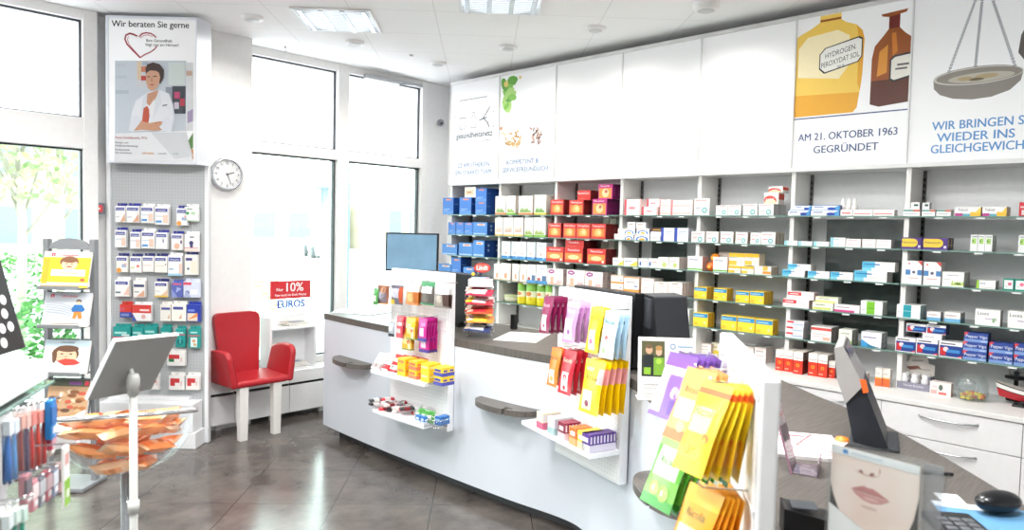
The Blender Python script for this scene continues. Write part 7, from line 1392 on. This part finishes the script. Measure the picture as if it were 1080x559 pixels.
for ring, (rr, zz, cnt) in enumerate(((.07, -.185, 4), (.135, -.12, 7), (.16, -.055, 10), (.06, -.085, 4), (.07, -.02, 5), (.165, -.012, 9))):
    for j in range(cnt):
        a = 2*PI*j/cnt+ring*.7; s = sty('orangepk%d' % (k % 4), oc[k % 4], [(.0, .0, 1, .06, '#f6c79a'), (.2, .3, .8, .7, oc[(k+1) % 4]), (.3, .45, .7, .55, '#e0803c')]); s['full'] = .5
        blue = (ring == 2 and j == 0)
        if blue: s = sty('bluepk', '#5f8fd0', [(.2, .2, .8, .8, '#3f6fb8')])
        o = bpy.data.objects.new('sample_packet', pouch_mesh(.06, .165, .044, s)); C.objects.link(o)
        o.matrix_world = MBW @ Matrix.Translation((rr*math.cos(a), rr*math.sin(a), zz)) @ Matrix.Rotation(a+PI/2+.4*rnd.random(), 4, 'Z') @ Matrix.Rotation(R(50+70*rnd.random()), 4, 'X') @ Matrix.Rotation(R(55+70*rnd.random()), 4, 'Y') @ Matrix.Translation((0, 0, .085))
        tag(o, 'blue packet among the orange ones in the clear bowl' if blue else 'orange sample packet heaped in the clear bowl', 'packet', None if blue else 'orange packets in the bowl'); k += 1
# slanted sign on a grey post
sc_ = EYE + ray(141.9, 387)*2.35
SM = Matrix.Translation(sc_) @ (Matrix.Rotation(R(19.41), 4, 'Z') @ Matrix.Rotation(R(30.78), 4, 'X') @ Matrix.Rotation(R(3.15), 4, 'Y'))
jp = EYE + ray(140.5, 399)*2.33
t = empty('sign_stand', (jp.x, jp.y, 0), 0, 'slanted grey sign panel seen from behind on a grey post', 'sign stand')
L3 = Matrix.Translation((-jp.x, -jp.y, 0)) @ SM
MB().box(-.1186, .0, -.1153, .1186, .008, .1153, pm('#8b8a88', .5, name='grey_sign_back'), M=L3).build('panel', t)
MB().box(-.1186, .0085, -.1153, .1186, .014, .1153, pm('#f4f2ee', .4), M=L3).box(-.1206, -.001, .1153, .1206, .014, .1185, pm('#f2ede4', .4), M=L3).box(-.1216, -.001, -.1153, -.1186, .014, .1185, pm('#e6e8ea', .4), M=L3).build('edge_frame', t)
gp = pm('#b9b9b6', .4, name='light_grey_post')
MB().tube([(0, 0, .02), (0, 0, jp.z-.03)], .0125, gp, 16).build('post', t)
zc = jp.z
MB().lathe([(.0, zc-.055), (.017, zc-.055), (.017, zc-.03), (.02, zc-.028), (.02, zc+.0), (.016, zc+.014), (0, zc+.016)], gp, 18).tube([(0, 0, zc), (.0, .03, zc+.03)], .008, gp).build('joint', t)
z2_ = (EYE + ray(140, 537)*2.33).z; MB().lathe([(.0125, z2_-.02), (.018, z2_-.02), (.018, z2_+.02), (.0125, z2_+.02)], gp, 18).build('collar', t)
MB().lathe([(0, 0), (.14, 0), (.14, .012), (.02, .025), (0, .025)], STEEL, 32).build('base', t)

# ------------------------------------------------------------------ near left sales stand
pe_ = EYE + ray(51, 378)*1.75
FL = Fr(pe_.x, pe_.y, 60.5)
zt_ = pe_.z
t = empty('sales_stand', FL.w(-.4, .2, 0), FL.a, 'white sales stand with glass ledge at the left picture edge', 'display stand')
xo = .4
MB().box(-.9+xo, -.12, 0, xo-.03, .2, zt_-.05, WHITE, .004).build('cabinet', t)
MB().box(-.9+xo, -.2, zt_-.05, xo, .2, zt_, WHITE, .004).build('top', t)
zg = FL.hit(30, 425, -.03)[1]
MB().box(-.9+xo, -.21, zg-.003, .0+xo, -.121, zg+.003, SHELFGLASS).box(-.9+xo, -.213, zg-.003, .0+xo, -.21, zg+.003, GEDGE).build('glass_ledge', t)
zr = zg-.03
MB().box(-.9+xo, -.135, zr-.006, -.04+xo, -.121, zr+.006, STEEL, .002).build('hook_rail', t)
# dark dotted board leaning on top
dx, dz = FL.hit(23, 385, .12)
t2 = empty('dotted_board', FL.w(dx-.11, .12, zt_), FL.a+R(-8), 'black leaning board with big white dots on the left stand', 'board')
M = Matrix.Rotation(R(-14), 4, 'X')
MB().box(-.16, 0, 0, .10, .012, .24, pm('#17161a', .35), .002, M=M).build('board', t2)
b = MB()
for i in range(5):
    for j in range(5):
        if (i-2)**2+(j-2)**2 < 6.5: b.disc(-.03-.0+(i-2)*.038+(j % 2)*.01, .1+(j-2)*.036, .014, -.001, pm('#f4f3f4', .4), .013, 16, M=M)
b.build('dots', t2)
def near_pack(px, py, off, w, h, kind, c1, c2, label, k=0):
    x, z = FL.hit(px, py, -off)
    t = empty('toothbrush_pack' if kind == 'brush' else 'hanging_pack', FL.w(x, -off, z), FL.a, label, 'packet', 'packs hanging on the left stand')
    if kind == 'brush':
        MB().box(-w/2, 0, -h, w/2, .003, 0, pm('#f1efef', .4), .0008).build('backing_card', t); MB().box(-w/2+.004, -.016, -h+.01, w/2-.004, -.001, -.02, glassm('blister', '#fbfcfd', ior=1.08, absorb=.04, tintmix='#ffffff')).build('blister', t)
        MB().tube([(0, -.008, -h+.015), (0, -.008, -h*.6), (.002, -.008, -h*.3), (0, -.008, -.03)], [.0075, .007, .0035, .0065], pm(c1, .3), 8).build('toothbrush', t)
        MB().box(-w/2+.001, -.0165, -.045, w/2-.001, -.003, -.015, pm(c2, .4)).build('top_label', t)
    elif kind == 'card':
        MB().box(-w/2, -.003, -h, w/2, .003, 0, pm(c1, .35), .001).build('card', t); MB().box(-w/2+.001, -.0036, -h+.004, w/2-.001, -.003, -h*.55, pm(c2, .35)).box(-w*.35, -.0036, -h*.3, w*.3, -.003, -h*.12, pm('#e0a9a4', .4)).box(-w*.2, -.004, -h*.85, w*.3, -.0036, -h*.72, pm('#f3f6ea', .4)).build('print', t)
    else:
        MB().box(-w/2, -.012, -h, w/2, .004, 0, pm(c1, .35, 0, .05), .003).build('body', t); MB().box(-w/2-.0005, -.013, -h*.6, w/2+.0005, -.008, -h*.15, pm(c2, .35, 0, .05)).box(-w*.3, -.0135, -h*.85, w*.3, -.012, -h*.68, pm('#f3f1f0', .4)).build('label', t)
    MB().tube([(0, off+.06, .0+.004), (0, -.02, .004), (0, -.03, .012)], .002, CHROME, 6).build('hook', t)
zz = [(3, 436), (9, 435), (16, 431), (22, 430), (28, 428), (35, 426.5), (41, 425.5)]
cs = [('#3f7fd0', '#e9eef6'), ('#5f9fdc', '#dfe9f4'), ('#9a4a44', '#e2b0a4'), ('#5a4a6a', '#e8c0b6'), ('#d8362c', '#f0948a'), ('#e2432f', '#f29a8e'), ('#dc3a34', '#f0a090')]
nm = ['blue toothbrush pack, leftmost on the stand', 'light blue toothbrush pack beside the leftmost', 'brown red toothbrush pack on the left stand', 'dark violet toothbrush pack on the left stand', 'red toothbrush pack left of two brighter ones', 'bright orange red toothbrush pack on the left stand', 'red toothbrush pack beside the blue carton']
for k, ((px, py), (c1, c2)) in enumerate(zip(zz, cs)): near_pack(px, py, .0, .026, .16, 'brush', c1, c2, nm[k])
near_pack(51, 421.5, .02, .034, .095, 'pack', '#2a86cf', '#1f6fbc', 'bright blue carton at the end of the toothbrush row')
near_pack(51, 459, .01, .03, .035, 'pack', '#c9506a', '#e0a0ac', 'small pink red packet under the blue carton')
near_pack(69, 470, .07, .04, .145, 'card', '#f6f6f2', '#93c83c', 'white card with green foot hanging at the stand corner')
lo2 = [('#b9828a', '#6f6a72'), ('#d08a94', '#f0dfe0'), ('#8a8f9a', '#d9dde3'), ('#cf6f80', '#e9c9cd'), ('#7f8aa3', '#dde2ea'), ('#c9a0a0', '#8f7f78')]
for k, (px, py) in enumerate(((24, 500), (31, 506), (39, 502), (46, 497), (53, 493), (60, 489))):
    near_pack(px, py, .02, .032, .07, 'pack', lo2[k][0], lo2[k][1], '%s small tube packet in the lower row of the left stand' % ['dusty rose', 'pink', 'grey', 'deep pink', 'slate blue', 'beige rose'][k])
for k, (px, py) in enumerate(((2, 535), (10, 530), (18, 528))): near_pack(px, py, .02, .026, .14, 'brush', ['#4f9fa8', '#2f8f6f', '#3fa98a'][k], ['#dfe9ea', '#d9ece4', '#cfe8de'][k], '%s toothbrush pack in the lowest left row' % ['teal', 'deep green', 'mint green'][k])
for k, (px, py) in enumerate(((27, 470), (34, 466), (42, 462), (50, 462))): near_pack(px, py, -.02, .034, .045, 'pack', ['#cfc3bb', '#8f7f76', '#dcd2ca', '#b5a396'][k], ['#8a7a70', '#d9cdc4', '#a08f84', '#efe6df'][k], '%s small carton behind the tubes on the left stand' % ['taupe', 'brown', 'cream', 'tan'][k])

# ------------------------------------------------------------------ outside
struct(MB().box(-60, YW+.13, -.25, 90, 80, -.15, pm('#bfbfbd', .8, 0, .1, 2, name='street_paving')).build('ground_outside'))
rnd = random.Random(9)
def tree(x, y, h, cr, n, cols, label, trunk='#8f877c'):
    t = empty('street_tree', (x, y, -.15), 0, label, 'tree', 'trees outside the left window'); b = MB()
    b.tube([(0, 0, 0), (.05, .02, h*.35), (-.03, 0, h*.6)], [.07, .06, .04], pm(trunk, .8), 10)
    for k in range(7):
        a = k*.9; b.tube([(0, 0, h*(.3+.04*k)), (cr*.5*math.cos(a), cr*.5*math.sin(a), h*(.5+.05*k)), (cr*.8*math.cos(a), cr*.8*math.sin(a), h*(.62+.05*k))], [.03, .02, .01], pm(trunk, .8), 6)
    b.build('trunk', t); f = MB()
    for k in range(n):
        a = rnd.random()*6.28; r = cr*rnd.random()**.5; z = h*(.42+.55*rnd.random()); q = 1-abs(z/h-.68)*1.4; c = Vector((r*q*math.cos(a), r*q*math.sin(a), z)); d1 = Vector((rnd.random()-.5, rnd.random()-.5, rnd.random()-.5)).normalized()*.075; d2 = d1.cross(Vector((rnd.random()-.5, rnd.random()-.5, rnd.random()))).normalized()*.06
        f.add([c-d1, c+d2, c+d1, c-d2], [(0, 1, 2, 3)], pm(cols[k % len(cols)], .7))
    o = f.build('foliage', t); o['kind'] = 'stuff'; return t
gn = ['#8a9f6c', '#9dac78', '#7d9664', '#b5ad80']
p = ony(20, 230, 12.5); tree(p.x, 12.5, 5.2, 1.3, 900, gn, 'slender green street tree outside the left window, nearer one')
p = ony(62, 230, 15); tree(p.x, 15, 6.0, 1.5, 900, ['#c3b282', '#a3a270', '#b8a474', '#939c68'], 'yellowish street tree outside the left window, farther right')
p = ony(-190, 230, 14); tree(p.x, 14, 6.0, 1.7, 420, gn, 'street tree beyond the left picture edge')
for k, (px, Y, w, h) in enumerate(((14, 16, 1.5, 1.5), (62, 10.2, .8, 1.15))):
    p = ony(px, 250, Y); f = MB()
    for q in range(520):
        c = Vector(((rnd.random()-.5)*w, (rnd.random()-.5)*.6, rnd.random()**.8*h*.85)); d1 = Vector((rnd.random()-.5, rnd.random()-.5, rnd.random()-.5)).normalized()*.055; d2 = d1.cross(Vector((0, .3, 1))).normalized()*.05
        f.add([c-d1, c+d2, c+d1, c-d2], [(0, 1, 2, 3)], pm(['#4f8a44', '#669a50', '#437a3c'][q % 3], .7))
    tag(f.build('bush', loc=(p.x, Y, -.15)), '%s green bush outside the left window' % ['left', 'right'][k], 'bush')
def building(x, y, w, h, d, wall, label, rows, cols, win='#5f7486', roof=None):
    t = empty('street_building', (x, y, -.15), 0, label, 'building'); MB().box(0, 0, 0, w, d, h, pm(wall, .8, 0, .05, 1)).build('walls', t)
    MB().box(-.2, -.2, h, w+.2, d, h+.25, pm(roof or '#c9c3bc', .7)).build('roof', t)
    for r in range(rows):
        for c in range(cols):
            cw = w/cols; x0 = c*cw+cw*.2; z0 = .9+r*(h-.6)/rows
            f = MB().box(x0-.08, -.06, z0-.08, x0+cw*.6+.08, .0, z0+(h/rows)*.5+.08, pm('#f0f0ee', .5)).build('window', t); MB().box(x0, -.07, z0, x0+cw*.6, -.05, z0+(h/rows)*.5, pm(win, .2)).build('pane', f)
building(3, 34, 9, 9, 8, '#a8a090', 'pale beige town building seen through the left window', 3, 4)
building(18, 50, 14, 3.8, 8, '#b5b5b0', 'white low building behind the parked van', 1, 5, '#6a7580')
building(33, 46, 12, 4.6, 8, '#b0a593', 'cream shop building seen through the right casement', 1, 6, '#5f7486')
pv = ony(343, 250, 38)
t = empty('delivery_van', (pv.x, 38, -.15), R(68), 'white delivery van parked across the street', 'van')
b = MB(); b.prism([(-2.4, .35), (2.3, .35), (2.4, .9), (2.0, 1.15), (1.45, 1.95), (-2.3, 2.0), (-2.4, 1.8)], -.9, .9, pm('#a9adb3', .4)); soft(b.build('body', t), .08)
b = MB()
for x in (-1.5, 1.5):
    for y in (-.92, .92): b.lathe([(0, -.1), (.34, -.1), (.34, .1), (0, .1)], pm('#5f6266', .8), 20, M=Matrix.Translation((x, y, .34)) @ Matrix.Rotation(R(90), 4, 'X'))
    b.build('wheel', t); b = MB()
MB().prism([(1.2, 1.2), (1.9, 1.15), (1.45, 1.8), (1.1, 1.8)], -.92, .92, pm('#66727e', .5)).box(-.2, -.92, 1.2, .9, .92, 1.75, pm('#66727e', .5)).build('glazing', t)
t = empty('shop_awning', (*ony(355, 191, 20).xy, 3.0), 0, 'pale blue flat shop awning across the street', 'awning'); MB().box(-1.3, 0, 0, 1.3, 1.6, .16, pm('#6f8397', .6)).build('canopy', t); MB().box(-.1, .6, -3.15, .1, .8, 0, pm('#7f8a94', .6)).build('post', t)
p = ony(366, 260, 14); tag(MB().tube([(0, 0, 0), (.0, 0, 6)], .055, pm('#55728a', .5), 10).build('flag_pole', loc=(p.x, 14, -.15)), 'thin grey pole on the pavement outside', 'pole')
def brick(nt, b):
    tc = N(nt, 'ShaderNodeTexCoord'); mp = N(nt, 'ShaderNodeMapping'); mp.inputs['Rotation'].default_value = (R(90), 0, 0); br = N(nt, 'ShaderNodeTexBrick'); br.inputs['Scale'].default_value = 4; br.inputs['Color1'].default_value = lin('#94705c'); br.inputs['Color2'].default_value = lin('#a8897a'); br.inputs['Mortar'].default_value = lin('#c9c4bd')
    nt.links.new(tc.outputs['Object'], mp.inputs[0]); nt.links.new(mp.outputs[0], br.inputs['Vector']); nt.links.new(br.outputs['Color'], b.inputs['Base Color']); b.inputs['Roughness'].default_value = .9
p = ony(272, 290, 10.5); tag(MB().box(-.5, 0, 0, .35, .3, 1.15, nodes_mat('pale_brick', brick)).build('brick_wall', loc=(p.x, 10.5, -.15)), 'low pale brick wall outside behind the red sign', 'wall')

# ------------------------------------------------------------------ light
wd_ = bpy.data.worlds.new('world'); S.world = wd_; wd_.use_nodes = True
bg = wd_.node_tree.nodes['Background']; bg.inputs['Color'].default_value = (.95, .98, 1, 1); bg.inputs['Strength'].default_value = WS
S.view_settings.view_transform = 'Standard'; S.view_settings.look = 'None'; S.view_settings.gamma = 1; S.view_settings.exposure = EXPO; S.view_settings.use_curve_mapping = False
S.cycles.use_denoising = True; S.cycles.max_bounces = 10; S.cycles.diffuse_bounces = 5; S.cycles.glossy_bounces = 4; S.cycles.transparent_max_bounces = 16; S.cycles.transmission_bounces = 6
S.cycles.sample_clamp_indirect = 6; S.cycles.caustics_reflective = False; S.cycles.caustics_refractive = False
